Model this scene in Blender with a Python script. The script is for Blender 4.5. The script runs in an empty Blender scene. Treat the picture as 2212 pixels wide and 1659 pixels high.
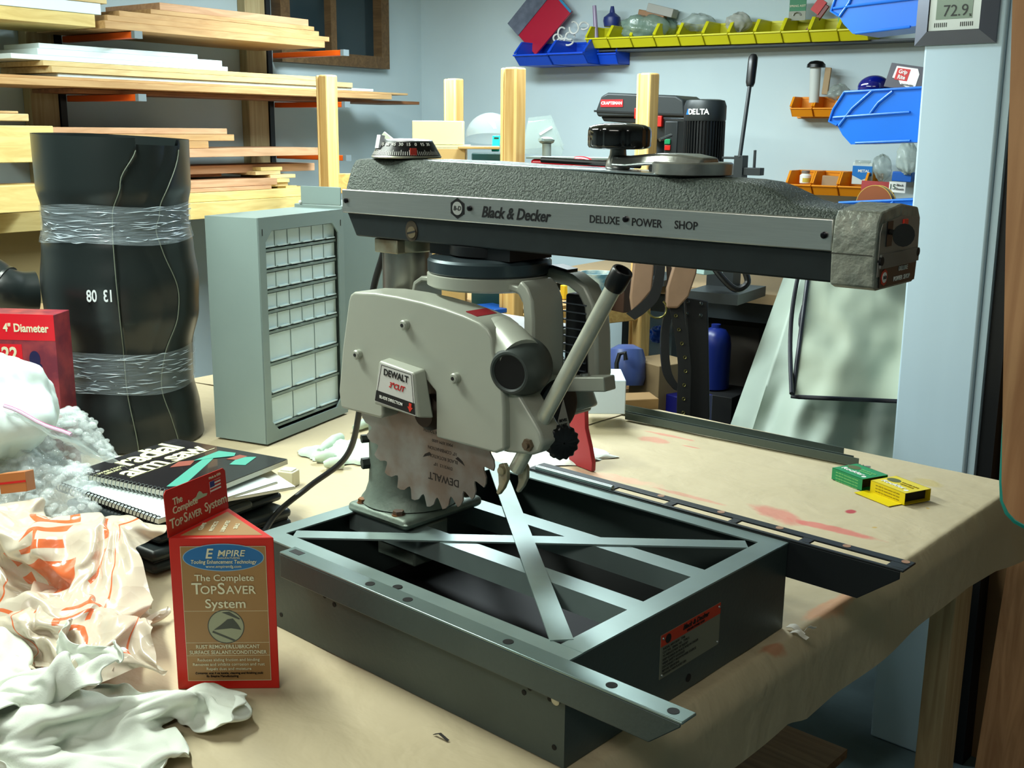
import bpy, bmesh, math, random
from mathutils import Vector, Matrix, noise
import numpy as np
random.seed(7)
SC = bpy.context.scene
COL = SC.collection
PI = math.pi

# ---------------------------------------------------------------- camera
FPX, PITCH, ROLL, YAW = 2386.0, .2262, .0096, .7343
CAM = Vector((1.1543, -.7869, .6352))
_f0 = Vector((-math.sin(YAW), math.cos(YAW), 0)); _r0 = Vector((math.cos(YAW), math.sin(YAW), 0)); _u0 = Vector((0, 0, 1))
FW = _f0*math.cos(PITCH) - _u0*math.sin(PITCH)
_u = _u0*math.cos(PITCH) + _f0*math.sin(PITCH)
RT = _r0*math.cos(ROLL) + _u*math.sin(ROLL)
UP = _u*math.cos(ROLL) - _r0*math.sin(ROLL)
cd = bpy.data.cameras.new('camera'); co = bpy.data.objects.new('camera', cd); COL.objects.link(co)
cd.sensor_width = 36; cd.sensor_fit = 'HORIZONTAL'; cd.lens = FPX/2212*36
cd.clip_start = .02; cd.clip_end = 60
co.matrix_world = Matrix(((RT.x, UP.x, -FW.x, CAM.x), (RT.y, UP.y, -FW.y, CAM.y), (RT.z, UP.z, -FW.z, CAM.z), (0, 0, 0, 1)))
SC.camera = co

# ---------------------------------------------------------------- light
w = bpy.data.worlds.new('world'); SC.world = w; w.use_nodes = True
w.node_tree.nodes['Background'].inputs[0].default_value = (.72, .80, .80, 1)
w.node_tree.nodes['Background'].inputs[1].default_value = .09
def area(name, loc, target, sx, sy, power, col):
    l = bpy.data.lights.new(name, 'AREA'); l.shape = 'RECTANGLE'; l.size = sx; l.size_y = sy; l.energy = power; l.color = col
    o = bpy.data.objects.new(name, l); COL.objects.link(o); o.location = loc
    d = Vector(target) - Vector(loc); o.rotation_euler = d.to_track_quat('-Z', 'Y').to_euler(); return o
area('bench_tube_light', (-.75, -.10, 1.28), (-.70, .0, 0), 1.2, .12, 42, (.90, 1.0, .90))
area('ceiling_tube_light', (-1.0, 1.45, 1.24), (-.98, 1.52, 0), 1.2, .2, 50, (.84, .98, 1.0))
area('rear_fill_light', (.9, -1.6, 1.6), (.5, .2, 0), 1.2, .25, 13, (1.0, .97, .88))  # fill lamp added behind the camera, not a fixture of the room
SC.view_settings.view_transform = 'Standard'; SC.view_settings.look = 'None'
SC.view_settings.exposure = -0.12; SC.view_settings.gamma = 1.0
SC.view_settings.use_curve_mapping = False

# ---------------------------------------------------------------- helpers
def C(u, v, d):
    "point seen at pixel u, v at depth d along the view axis"
    return CAM + (FW + RT*((u-1106)/FPX) - UP*((v-829.5)/FPX))*d
def plane(u, v, n, p0):
    n = Vector(n); p0 = Vector(p0); d = FW + RT*((u-1106)/FPX) - UP*((v-829.5)/FPX)
    return CAM + d*((p0-CAM).dot(n)/d.dot(n))
def onz(u, v, z=0): return plane(u, v, (0, 0, 1), (0, 0, z))
def lin(c):
    return tuple((x/12.92 if x <= .04045 else ((x+.055)/1.055)**2.4) for x in c)
MATS = {}
def mat(name, rgb, rough=.6, metal=0, spec=.5, var=0, vscale=8, rgb2=None, bump=0, bscale=60, coat=0, trans=0, alpha=1, emit=0, ior=1.45, stretch=None, detail=4, sss=0):
    if name in MATS: return MATS[name]
    m = bpy.data.materials.new(name); m.use_nodes = True; nt = m.node_tree; b = nt.nodes['Principled BSDF']
    c = lin(rgb) + (1,)
    b.inputs['Base Color'].default_value = c; b.inputs['Roughness'].default_value = rough; b.inputs['Metallic'].default_value = metal
    b.inputs['Specular IOR Level'].default_value = spec; b.inputs['Coat Weight'].default_value = coat
    b.inputs['Transmission Weight'].default_value = trans; b.inputs['Alpha'].default_value = alpha; b.inputs['IOR'].default_value = ior
    if sss: b.inputs['Subsurface Weight'].default_value = sss; b.inputs['Subsurface Scale'].default_value = .02
    if emit: b.inputs['Emission Color'].default_value = c; b.inputs['Emission Strength'].default_value = emit
    if var or bump or rgb2:
        tc = nt.nodes.new('ShaderNodeTexCoord'); mp = nt.nodes.new('ShaderNodeMapping'); nt.links.new(tc.outputs['Object'], mp.inputs[0])
        if stretch: mp.inputs['Scale'].default_value = stretch
    if var or rgb2:
        n = nt.nodes.new('ShaderNodeTexNoise'); n.inputs['Scale'].default_value = vscale; n.inputs['Detail'].default_value = detail
        nt.links.new(mp.outputs[0], n.inputs['Vector'])
        r = nt.nodes.new('ShaderNodeValToRGB')
        c2 = lin(rgb2) + (1,) if rgb2 else tuple(x*(1-var) for x in c[:3]) + (1,)
        r.color_ramp.elements[0].position = .38; r.color_ramp.elements[1].position = .62
        r.color_ramp.elements[0].color = c2; r.color_ramp.elements[1].color = c
        nt.links.new(n.outputs['Fac'], r.inputs[0]); nt.links.new(r.outputs[0], b.inputs['Base Color'])
    if bump:
        n2 = nt.nodes.new('ShaderNodeTexNoise'); n2.inputs['Scale'].default_value = bscale; n2.inputs['Detail'].default_value = 5
        nt.links.new(mp.outputs[0], n2.inputs['Vector'])
        bp = nt.nodes.new('ShaderNodeBump'); bp.inputs['Strength'].default_value = bump; bp.inputs['Distance'].default_value = .004
        nt.links.new(n2.outputs['Fac'], bp.inputs['Height']); nt.links.new(bp.outputs[0], b.inputs['Normal'])
    MATS[name] = m; return m
def wood(name, rgb, rgb2, axis='x', rough=.6, scale=1.0):
    if name in MATS: return MATS[name]
    m = bpy.data.materials.new(name); m.use_nodes = True; nt = m.node_tree; b = nt.nodes['Principled BSDF']
    b.inputs['Roughness'].default_value = rough; b.inputs['Specular IOR Level'].default_value = .3
    tc = nt.nodes.new('ShaderNodeTexCoord'); mp = nt.nodes.new('ShaderNodeMapping'); nt.links.new(tc.outputs['Object'], mp.inputs[0])
    s = {'x': (1.2, 22, 22), 'y': (22, 1.2, 22), 'z': (22, 22, 1.2)}[axis]; mp.inputs['Scale'].default_value = tuple(q*scale for q in s)
    n = nt.nodes.new('ShaderNodeTexNoise'); n.inputs['Scale'].default_value = 2.2; n.inputs['Detail'].default_value = 6; n.inputs['Distortion'].default_value = 1.2
    nt.links.new(mp.outputs[0], n.inputs['Vector'])
    oi = nt.nodes.new('ShaderNodeObjectInfo'); ml = nt.nodes.new('ShaderNodeMath'); ml.operation = 'MULTIPLY'; ml.inputs[1].default_value = 40
    nt.links.new(oi.outputs['Random'], ml.inputs[0]); nt.links.new(ml.outputs[0], mp.inputs['Location'])
    r = nt.nodes.new('ShaderNodeValToRGB'); r.color_ramp.elements[0].position = .35; r.color_ramp.elements[1].position = .65
    r.color_ramp.elements[0].color = lin(rgb2)+(1,); r.color_ramp.elements[1].color = lin(rgb)+(1,)
    nt.links.new(n.outputs['Fac'], r.inputs[0]); nt.links.new(r.outputs[0], b.inputs['Base Color'])
    MATS[name] = m; return m

class MB:
    def __init__(s): s.v = []; s.f = []; s.mi = []; s.cur = 0
    def add(s, vs, fs, M=None):
        n = len(s.v)
        s.v += [tuple(M @ Vector(p)) if M else tuple(p) for p in vs]
        s.f += [tuple(n+i for i in f) for f in fs]; s.mi += [s.cur]*len(fs); return s
    def box(s, a, b, M=None):
        x0, y0, z0 = a; x1, y1, z1 = b
        vs = [(x0,y0,z0),(x1,y0,z0),(x1,y1,z0),(x0,y1,z0),(x0,y0,z1),(x1,y0,z1),(x1,y1,z1),(x0,y1,z1)]
        return s.add(vs, [(0,3,2,1),(4,5,6,7),(0,1,5,4),(1,2,6,5),(2,3,7,6),(3,0,4,7)], M)
    def hexa(s, vs):  # 8 points, bottom ring then top ring
        return s.add(vs, [(0,3,2,1),(4,5,6,7),(0,1,5,4),(1,2,6,5),(2,3,7,6),(3,0,4,7)])
    def prism(s, pts, h0, h1, M=None):
        n = len(pts); vs = [(p[0], p[1], h0) for p in pts] + [(p[0], p[1], h1) for p in pts]
        fs = [tuple(range(n))[::-1], tuple(range(n, 2*n))] + [(i, (i+1) % n, n+(i+1) % n, n+i) for i in range(n)]
        return s.add(vs, fs, M)
    def quad(s, a, b, c, d): return s.add([a, b, c, d], [(0, 1, 2, 3)])
    def lathe(s, prof, M=None, seg=32, cap0=True, cap1=True, a0=0, a1=2*PI):
        full = abs(a1-a0-2*PI) < 1e-6; k = seg if full else seg+1; vs = []; fs = []
        for r, z in prof:
            for i in range(k):
                a = a0+(a1-a0)*i/seg; vs.append((r*math.cos(a), r*math.sin(a), z))
        for j in range(len(prof)-1):
            for i in range(seg):
                i2 = (i+1) % k; fs.append((j*k+i, j*k+i2, (j+1)*k+i2, (j+1)*k+i))
        if cap0 and full: fs.append(tuple(range(k))[::-1])
        if cap1 and full: fs.append(tuple((len(prof)-1)*k+i for i in range(k)))
        return s.add(vs, fs, M)
    def cyl(s, p0, p1, r0, r1=None, seg=24, caps=True):
        r1 = r0 if r1 is None else r1; p0 = Vector(p0); p1 = Vector(p1)
        return s.lathe([(r0, 0), (r1, (p1-p0).length)], axisM(p0, p1-p0), seg, caps, caps)
    def tube(s, pts, r, seg=12, caps=True):
        pts = [Vector(p) for p in pts]; n = len(pts); rr = r if hasattr(r, '__len__') else [r]*n
        t0 = (pts[1]-pts[0]).normalized(); up = Vector((0,0,1)) if abs(t0.z) < .9 else Vector((1,0,0)); a = t0.cross(up).normalized()
        vs = []; fs = []
        for i, p in enumerate(pts):
            t = (pts[min(i+1, n-1)]-pts[max(i-1, 0)]).normalized(); a = (a - t*a.dot(t)).normalized(); b = t.cross(a)
            for j in range(seg):
                q = 2*PI*j/seg; vs.append(tuple(p+(a*math.cos(q)+b*math.sin(q))*rr[i]))
        for i in range(n-1):
            for j in range(seg): fs.append((i*seg+j, i*seg+(j+1) % seg, (i+1)*seg+(j+1) % seg, (i+1)*seg+j))
        if caps: fs += [tuple(range(seg))[::-1], tuple((n-1)*seg+j for j in range(seg))]
        return s.add(vs, fs)
    def ribbon(s, pts, wid, thick, side):
        "strip of rectangular section along pts; side(i)->unit width vector"
        pts = [Vector(p) for p in pts]; n = len(pts); vs = []; fs = []
        for i, p in enumerate(pts):
            t = (pts[min(i+1, n-1)]-pts[max(i-1, 0)]).normalized(); sd = Vector(side(i)) if callable(side) else Vector(side); sd = sd.normalized(); nn = t.cross(sd).normalized()
            for a, b in ((-1,-1),(1,-1),(1,1),(-1,1)): vs.append(tuple(p+sd*a*wid/2+nn*b*thick/2))
        for i in range(n-1):
            for j in range(4): fs.append((i*4+j, i*4+(j+1) % 4, i*4+4+(j+1) % 4, i*4+4+j))
        fs += [(3,2,1,0), tuple((n-1)*4+j for j in range(4))]
        return s.add(vs, fs)
    def sphere(s, c, r, sx=1, sy=1, sz=1, seg=16, rings=10, M=None):
        T = Matrix.Translation(c) @ Matrix.Diagonal((sx, sy, sz, 1))
        if M: T = M @ T
        return s.lathe([(max(r*math.sin(PI*i/rings), 1e-5), -r*math.cos(PI*i/rings)) for i in range(rings+1)], T, seg)
    def grid(s, fn, nu, nv, closeu=False):
        vs = [fn(i/(nu if closeu else nu-1), j/(nv-1)) for j in range(nv) for i in range(nu)]; fs = []
        for j in range(nv-1):
            for i in range(nu if closeu else nu-1): fs.append((j*nu+i, j*nu+(i+1) % nu, (j+1)*nu+(i+1) % nu, (j+1)*nu+i))
        return s.add(vs, fs)

def axisM(p, d):
    d = Vector(d).normalized(); up = Vector((0,0,1)) if abs(d.z) < .95 else Vector((1,0,0))
    x = up.cross(d).normalized(); y = d.cross(x)
    return Matrix(((x.x, y.x, d.x, p[0]), (x.y, y.y, d.y, p[1]), (x.z, y.z, d.z, p[2]), (0,0,0,1)))
def frame(o, x, y):
    x = Vector(x).normalized(); y = Vector(y); y = (y-x*y.dot(x)).normalized(); z = x.cross(y); o = Vector(o)
    return Matrix(((x.x, y.x, z.x, o.x), (x.y, y.y, z.y, o.y), (x.z, y.z, z.z, o.z), (0,0,0,1)))
ROOTM = {}
def setp(o, label=None, cat=None, group=None, kind=None):
    if label: o['label'] = label
    if cat: o['category'] = cat
    if group: o['group'] = group
    if kind: o['kind'] = kind
    return o
def thing(name, label, cat, loc=(0,0,0), rotz=0, group=None):
    o = bpy.data.objects.new(name, None); COL.objects.link(o); o.empty_display_size = .05
    M = Matrix.Translation(loc) @ Matrix.Rotation(rotz, 4, 'Z'); o.matrix_world = M; ROOTM[o.name] = M
    return setp(o, label, cat, group)
def obj(name, mb, m, parent=None, local=False, bev=0, bseg=2, smooth=True, sub=0, origin=None, angle=35):
    """mesh from world coordinates (local=True: coordinates of the parent's own frame)"""
    me = bpy.data.meshes.new(name); R = ROOTM[parent.name] if parent else None
    if not parent and origin is None:
        a = np.array(mb.v); lo = a.min(0); hi = a.max(0); origin = ((lo[0]+hi[0])/2, (lo[1]+hi[1])/2, lo[2])
    if parent: Mi = Matrix.Identity(4) if local else R.inverted()
    else: Mi = Matrix.Translation(-Vector(origin))
    me.from_pydata([tuple(Mi @ Vector(p)) for p in mb.v], [], mb.f)
    bm = bmesh.new(); bm.from_mesh(me); bmesh.ops.recalc_face_normals(bm, faces=bm.faces); bm.to_mesh(me); bm.free()
    ms = m if isinstance(m, (list, tuple)) else [m]
    for q in ms: me.materials.append(q)
    if len(ms) > 1: me.polygons.foreach_set('material_index', mb.mi)
    if smooth:
        me.shade_smooth(); me.set_sharp_from_angle(angle=math.radians(angle))
    o = bpy.data.objects.new(name, me); COL.objects.link(o)
    if parent: o.parent = parent; ROOTM[o.name] = R
    else: o.location = origin
    if bev:
        md = o.modifiers.new('b', 'BEVEL'); md.width = bev; md.segments = bseg; md.limit_method = 'ANGLE'; md.angle_limit = math.radians(40)
    if sub:
        md = o.modifiers.new('s', 'SUBSURF'); md.levels = sub; md.render_levels = sub
    return o
def text(s, M, size, m, parent, name='lettering', bold=0, shear=0, sx=1, align='CENTER', ext=.0003, mirror=False, space=1.0):
    cu = bpy.data.curves.new('t', 'FONT'); cu.body = s; cu.size = size; cu.align_x = align; cu.align_y = 'CENTER'; cu.extrude = ext; cu.offset = bold*size; cu.shear = shear; cu.space_character = space; cu.resolution_u = 3
    t = bpy.data.objects.new('t', cu); COL.objects.link(t); bpy.context.view_layer.update()
    me = bpy.data.meshes.new_from_object(t.evaluated_get(bpy.context.evaluated_depsgraph_get())); bpy.data.objects.remove(t); bpy.data.curves.remove(cu)
    me.name = name; T = M @ Matrix.Diagonal((sx*(-1 if mirror else 1), 1, 1, 1)); R = ROOTM[parent.name]
    me.transform(R.inverted() @ T); me.materials.clear(); me.materials.append(m)
    if mirror: me.flip_normals()
    o = bpy.data.objects.new(name, me); COL.objects.link(o); o.parent = parent; ROOTM[o.name] = R; return o
def dup(root, M, label=None, group=None):
    "copy a thing with its parts and sub-parts to matrix M"
    r = root.copy(); COL.objects.link(r); r.matrix_world = M; ROOTM[r.name] = M
    if label: r['label'] = label
    if group: r['group'] = group
    for ch in list(root.children):
        c = ch.copy(); COL.objects.link(c); c.parent = r; ROOTM[c.name] = M
        for g in list(ch.children):
            d = g.copy(); COL.objects.link(d); d.parent = c; ROOTM[d.name] = M
    return r
def TR(x, y, z, rz=0): return Matrix.Translation((x, y, z)) @ Matrix.Rotation(rz, 4, 'Z')

# ---------------------------------------------------------------- shared materials
white = mat('white_print', (.93, .93, .90), .5); black = mat('black_print', (.05, .05, .06), .5)
steel = mat('brushed_steel', (.70, .72, .71), .32, .9, var=.15, vscale=30, stretch=(1, 6, 6))
darkm = mat('dark_interior', (.035, .04, .045), .7)
blackp = mat('black_plastic', (.06, .065, .07), .35, var=.1)
redp = mat('red_paint', (.75, .08, .08), .45)
# ---------------------------------------------------------------- the room
C0 = Vector((-2.36, 2.52, 0)); RD = Vector((.9939, .1104, 0)); LD = Vector((.1104, -.9939, 0))   # corner; right wall runs along RD, left wall along LD
FL, CE = -.86, 1.72
wallm = mat('wall_paint', (.74, .81, .83), .75, var=.05, vscale=3)
b = MB()
def wallbox(o, d, n, L, t=.1):
    o = Vector(o); return b.hexa([tuple(o+n*-t+Vector((0,0,FL))), tuple(o+d*L-n*t+Vector((0,0,FL))), tuple(o+d*L+Vector((0,0,FL))), tuple(o+Vector((0,0,FL))),
                   tuple(o+n*-t+Vector((0,0,CE))), tuple(o+d*L-n*t+Vector((0,0,CE))), tuple(o+d*L+Vector((0,0,CE))), tuple(o+Vector((0,0,CE)))])
b = MB(); wallbox(C0-RD*.1, RD, Vector((RD.y, -RD.x, 0)), 5.6); setp(obj('wall_right', b, wallm, smooth=False), kind='structure')
b = MB(); wallbox(C0, LD, Vector((-LD.y, LD.x, 0)), 5.4); setp(obj('wall_left', b, wallm, smooth=False), kind='structure')
b = MB(); wallbox(C0+LD*5.3, RD, Vector((-RD.y, RD.x, 0)), 5.5); setp(obj('wall_behind', b, wallm, smooth=False), kind='structure')
b = MB(); wallbox(C0+RD*5.4, LD, Vector((LD.y, -LD.x, 0)), 5.4); setp(obj('wall_far_right', b, wallm, smooth=False), kind='structure')
b = MB(); b.box((-3.2, -3.6, FL-.1), (4.2, 4.2, FL)); setp(obj('floor', b, mat('painted_concrete', (.36, .43, .44), .55, var=.25, vscale=7, bump=.2), smooth=False), kind='structure')
b = MB(); b.box((-3.2, -3.6, CE), (4.2, 4.2, CE+.1)); setp(obj('ceiling', b, mat('ceiling_paint', (.80, .82, .80), .8), smooth=False), kind='structure')

# ---------------------------------------------------------------- workbench with kraft paper
TT = -.004
wd = wood('bench_wood', (.78, .68, .50), (.66, .55, .38), 'x')
wdz = wood('bench_wood_upright', (.76, .66, .50), (.66, .55, .40), 'z')
t = thing('workbench', 'large wooden workbench covered in brown paper, carrying the saw', 'workbench', (-.5, .4, FL))
b = MB(); b.box((-1.32, -.50, -.044), (.54, 1.305, TT)); obj('bench_top', b, wd, t, bev=.003)
for x, y in ((.452, 1.16), (.43, -.42), (-1.30, 1.20), (-1.30, -.42)):
    b = MB(); b.box((x, y, FL), (x+.045, y+.088, -.044)); obj('leg', b, wdz, t, bev=.003)
b = MB(); b.box((-1.20, -.44, -.62), (.30, 1.20, -.60)); obj('lower_shelf', b, wood('shelf_wood', (.60,.50,.36), (.50,.40,.28), 'x'), t)
b = MB(); b.box((.46, -.33, -.66), (.50, 1.19, -.56)); obj('stretcher', b, wood('stretch_wood', (.66,.56,.42),(.56,.46,.32),'y'), t)

def papermat():
    m = bpy.data.materials.new('kraft_paper'); m.use_nodes = True; nt = m.node_tree; B = nt.nodes['Principled BSDF']
    B.inputs['Roughness'].default_value = .62; B.inputs['Specular IOR Level'].default_value = .35
    geo = nt.nodes.new('ShaderNodeNewGeometry')
    n = nt.nodes.new('ShaderNodeTexNoise'); n.inputs['Scale'].default_value = 5; n.inputs['Detail'].default_value = 6; nt.links.new(geo.outputs['Position'], n.inputs['Vector'])
    r = nt.nodes.new('ShaderNodeValToRGB'); r.color_ramp.elements[0].color = lin((.73,.67,.54))+(1,); r.color_ramp.elements[1].color = lin((.78,.72,.60))+(1,)
    nt.links.new(n.outputs['Fac'], r.inputs[0]); cur = r.outputs[0]
    wob = nt.nodes.new('ShaderNodeTexNoise'); wob.inputs['Scale'].default_value = 26; wob.inputs['Detail'].default_value = 5; nt.links.new(geo.outputs['Position'], wob.inputs['Vector'])
    def stain(cx, cy, rx, ry, ang, col, strength):
        nonlocal cur
        mp = nt.nodes.new('ShaderNodeMapping'); mp.vector_type = 'TEXTURE'; mp.inputs['Location'].default_value = (cx, cy, 0); mp.inputs['Rotation'].default_value = (0,0,ang); mp.inputs['Scale'].default_value = (rx, ry, 1)
        nt.links.new(geo.outputs['Position'], mp.inputs[0])
        sep = nt.nodes.new('ShaderNodeSeparateXYZ'); nt.links.new(mp.outputs[0], sep.inputs[0]); cb = nt.nodes.new('ShaderNodeCombineXYZ')
        nt.links.new(sep.outputs[0], cb.inputs[0]); nt.links.new(sep.outputs[1], cb.inputs[1])
        ln = nt.nodes.new('ShaderNodeVectorMath'); ln.operation = 'LENGTH'; nt.links.new(cb.outputs[0], ln.inputs[0])
        ad = nt.nodes.new('ShaderNodeMath'); ad.operation = 'MULTIPLY_ADD'; nt.links.new(wob.outputs['Fac'], ad.inputs[0]); ad.inputs[1].default_value = 1.3; nt.links.new(ln.outputs['Value'], ad.inputs[2])
        mr = nt.nodes.new('ShaderNodeMapRange'); mr.inputs['From Min'].default_value = 1.35; mr.inputs['From Max'].default_value = 1.75; mr.inputs['To Min'].default_value = strength; mr.inputs['To Max'].default_value = 0
        nt.links.new(ad.outputs[0], mr.inputs[0])
        mx = nt.nodes.new('ShaderNodeMix'); mx.data_type = 'RGBA'; nt.links.new(mr.outputs[0], mx.inputs[0]); nt.links.new(cur, mx.inputs[6]); mx.inputs[7].default_value = lin(col)+(1,); cur = mx.outputs[2]
    red = (.80, .38, .36)
    def st(u, v, u2, v2, wid, col, s):
        a = onz(u, v); c = onz(u2, v2); d = c-a
        stain((a.x+c.x)/2, (a.y+c.y)/2, d.length/2+wid*.5, wid, math.atan2(d.y, d.x), col, s)
    st(1640, 1095, 1720, 1128, .028, red, .6); st(1700, 1120, 1890, 1165, .014, red, .75); st(1620, 1140, 1660, 1170, .012, (.80,.60,.48), .5)
    st(1390, 945, 1430, 955, .022, red, .45); st(1400, 932, 1490, 950, .008, red, .5); st(1475, 962, 1515, 970, .004, red, .6)
    st(1100, 1002, 1140, 1008, .03, (.90,.62,.55), .4); st(1240, 1015, 1420, 1050, .02, (.90,.62,.55), .4); st(1420, 1055, 1560, 1090, .008, red, .4)
    st(1836, 1104, 1840, 1105, .012, (.70,.28,.30), 1.0); st(1740, 1340, 1850, 1275, .012, (.86,.58,.42), .6); st(1650, 1405, 1690, 1390, .010, (.72,.40,.25), .6)
    st(1985, 1035, 2020, 1050, .020, (.74,.66,.40), .6); st(1888, 1139, 1890, 1140, .006, (.75,.60,.25), .7); st(2003, 1098, 2005, 1098, .005, (.75,.60,.25), .7)
    nt.links.new(cur, B.inputs['Base Color'])
    w1 = nt.nodes.new('ShaderNodeTexNoise'); w1.inputs['Scale'].default_value = 11; w1.inputs['Detail'].default_value = 4; w1.inputs['Distortion'].default_value = .3
    mp = nt.nodes.new('ShaderNodeMapping'); mp.inputs['Scale'].default_value = (1, 1.3, 1); nt.links.new(geo.outputs['Position'], mp.inputs[0]); nt.links.new(mp.outputs[0], w1.inputs['Vector'])
    bp = nt.nodes.new('ShaderNodeBump'); bp.inputs['Strength'].default_value = .5; bp.inputs['Distance'].default_value = .012; nt.links.new(w1.outputs['Fac'], bp.inputs['Height']); nt.links.new(bp.outputs[0], B.inputs['Normal'])
    return m
PM = papermat()
t = thing('paper_sheet', 'brown kraft paper sheet with red paint smears draped over the workbench edge', 'paper', (-.4, .4, 0))
b = MB()
def dropz(y):
    k = [( -.6,-.10),(.30,-.115),(.42,-.112),(.47,-.128),(.64,-.119),(.82,-.113),(.96,-.114),(1.18,-.132),(1.32,-.15)]
    for (a, za), (c, zc) in zip(k, k[1:]):
        if a <= y <= c: return za+(zc-za)*(y-a)/(c-a)
    return k[0][1] if y < k[0][0] else k[-1][1]
def paper(u, v):
    y = -.5+1.82*v; s = u
    if s < .8:
        x = -1.33+ (1.865*(s/.8)); z = 0
        z += .0012*noise.noise(Vector((x*9, y*16, 0)))
        if z > 0: z *= .6
        edge = .03
    else:
        q = (s-.8)/.2; zz = dropz(y)
        wav = .005*math.sin(y*9+1)*q + .003*math.sin(y*21)*q*q
        x = .535 + .022*math.sin(min(q*3, 1)*PI/2) + max(wav, -.004)*q; z = -.0 + zz*max(0, (q-.04)/.96)**1.0
    if y > 1.30 and s <= .8: y = 1.30+ (y-1.30)*.3
    return (x, y, z)
b.grid(paper, 160, 130)
obj('main_sheet', b, PM, t, angle=80)
b = MB()
def paper2(u, v):
    a = Vector((-1.3, .98-.28, 0)).lerp(Vector((-.30, .925, 0)), u); c = Vector((-1.3, 1.302, 0)).lerp(Vector((-.30, 1.302, 0)), u)
    p = a.lerp(c, v); p.z = .0022 + .001*noise.noise(p*8); return tuple(p)
b.grid(paper2, 40, 16); obj('overlapping_sheet', b, PM, t, angle=80)

# ---------------------------------------------------------------- radial arm saw
saw = thing('radial_arm_saw', 'old grey radial arm saw with silver-banded arm standing on an open steel base', 'saw', (.26, .225, 0))
green = mat('saw_green_paint', (.29, .335, .325), .42, .2, var=.22, vscale=6, bump=.08, bscale=180)
flat = mat('worn_flange_paint', (.60, .68, .67), .33, .45, var=.16, vscale=9)
gpaint = mat('grey_enamel', (.665, .68, .63), .38, .15, var=.04, vscale=6)
cast = mat('cast_iron_green', (.47, .53, .49), .5, .35, rgb2=(.38, .42, .38), vscale=9, bump=.3, bscale=70)
BX, BY, BH = .52, .45, .12
b = MB(); b.box((0,0,0.001), (BX,.0025,BH-.002)); obj('side_panel', b, green, saw)
b = MB(); b.box((0,BY-.0025,0.001), (BX,BY,BH-.002)); obj('side_panel', b, green, saw)
b = MB(); b.box((BX-.0025,.0026,0.001), (BX,BY-.0026,BH-.002)); fp = obj('front_panel', b, green, saw)
b = MB(); b.box((0,.0026,0.001), (.0025,BY-.0026,BH-.002)); obj('rear_panel', b, green, saw)
b = MB(); b.box((.003,.003,.0035), (BX-.003,BY-.003,.005)); obj('base_shade_sheet', b, darkm, saw)  # dark sheet added to stand for the shade inside the open base
b = MB(); fw_ = .026
b.box((-.0005,-.0005,BH-.002), (BX+.0005,fw_,BH)); b.box((-.0005,BY-fw_,BH-.002), (BX+.0005,BY+.0005,BH)); b.box((-.0005,fw_,BH-.002), (fw_,BY-fw_,BH)); b.box((BX-.028,fw_,BH-.0018), (BX+.0005,BY-fw_,BH+.0004))
obj('top_flange', b, flat, saw)
for y0 in (.145, .272):
    b = MB(); b.box((.01, y0, BH-.004), (BX-.02, y0+.030, BH-.0022)); b.box((.01, y0, BH-.03), (BX-.01, y0+.002, BH-.004)); b.box((.01, y0+.028, BH-.03), (BX-.01, y0+.030, BH-.004))
    obj('rail', b, flat, saw)
for k, (p, q) in enumerate((((.03, .425), (.487, .033)), ((.036, .032), (.484, .408)))):
    P_ = Vector((p[0], p[1], BH-.0012+.0012*(1-k))); Q_ = Vector((q[0], q[1], P_.z)); b = MB(); b.ribbon([P_, Q_], .025, .0022, Vector((-(Q_-P_).y, (Q_-P_).x, 0)))
    obj('cross_brace', b, flat, saw)
def dot(mb, p, n, r, h=.0006, seg=18): mb.cyl(Vector(p), Vector(p)+Vector(n)*h, r, seg=seg)
def dots(name, pts, n, r, m, parent, h=.0006):
    for p in pts:
        b_ = MB(); dot(b_, p, n, r, h); obj(name, b_, m, parent)
dots('bolt_hole', [(x,0,z) for x, z in ((.507,.020),(.500,.072),(.473,.074),(.465,.066),(.137,.074),(.155,.068),(.045,.02))], (0,-1,0), .003, darkm, saw)
dots('bolt_hole', [(BX,.227,.015)], (1,0,0), .005, darkm, saw)
b = MB(); b.lathe([(.0055,0),(.0055,.0012),(.004,.002)], axisM((.508,0,.0735),(0,-1,0)), 16); obj('screw_head', b, mat('zinc',(.75,.74,.68),.4,.8), saw)
# near clamp rail: an angle iron whose top leg is level with the frame
railm = mat('angle_iron_green', (.54, .62, .61), .25, .6, var=.1, vscale=7)
b = MB(); b.box((.078,-.0225,.1195),(.672,.0014,.1225)); b.cur = 1
b.prism([(.078,.1195),(.670,.1195),(.670,.1165),(.637,.0885),(.078,.0885)], 0, .0025, Matrix(((1,0,0,0),(0,0,1,-.0225),(0,1,0,0),(0,0,0,1))))
nr = obj('clamp_rail', b, [railm, green], saw, bev=.001)
dots('rail_hole', [(x,-.011,.1225) for x in (.300,.452,.585,.655,.236)]+[(.262,.008,.1205)], (0,0,1), .0058, darkm, nr, .0004)
b = MB(); b.box((.086, -.014, .1224), (.106, -.004, .1228)); obj('rail_slot', b, darkm, nr)
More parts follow.
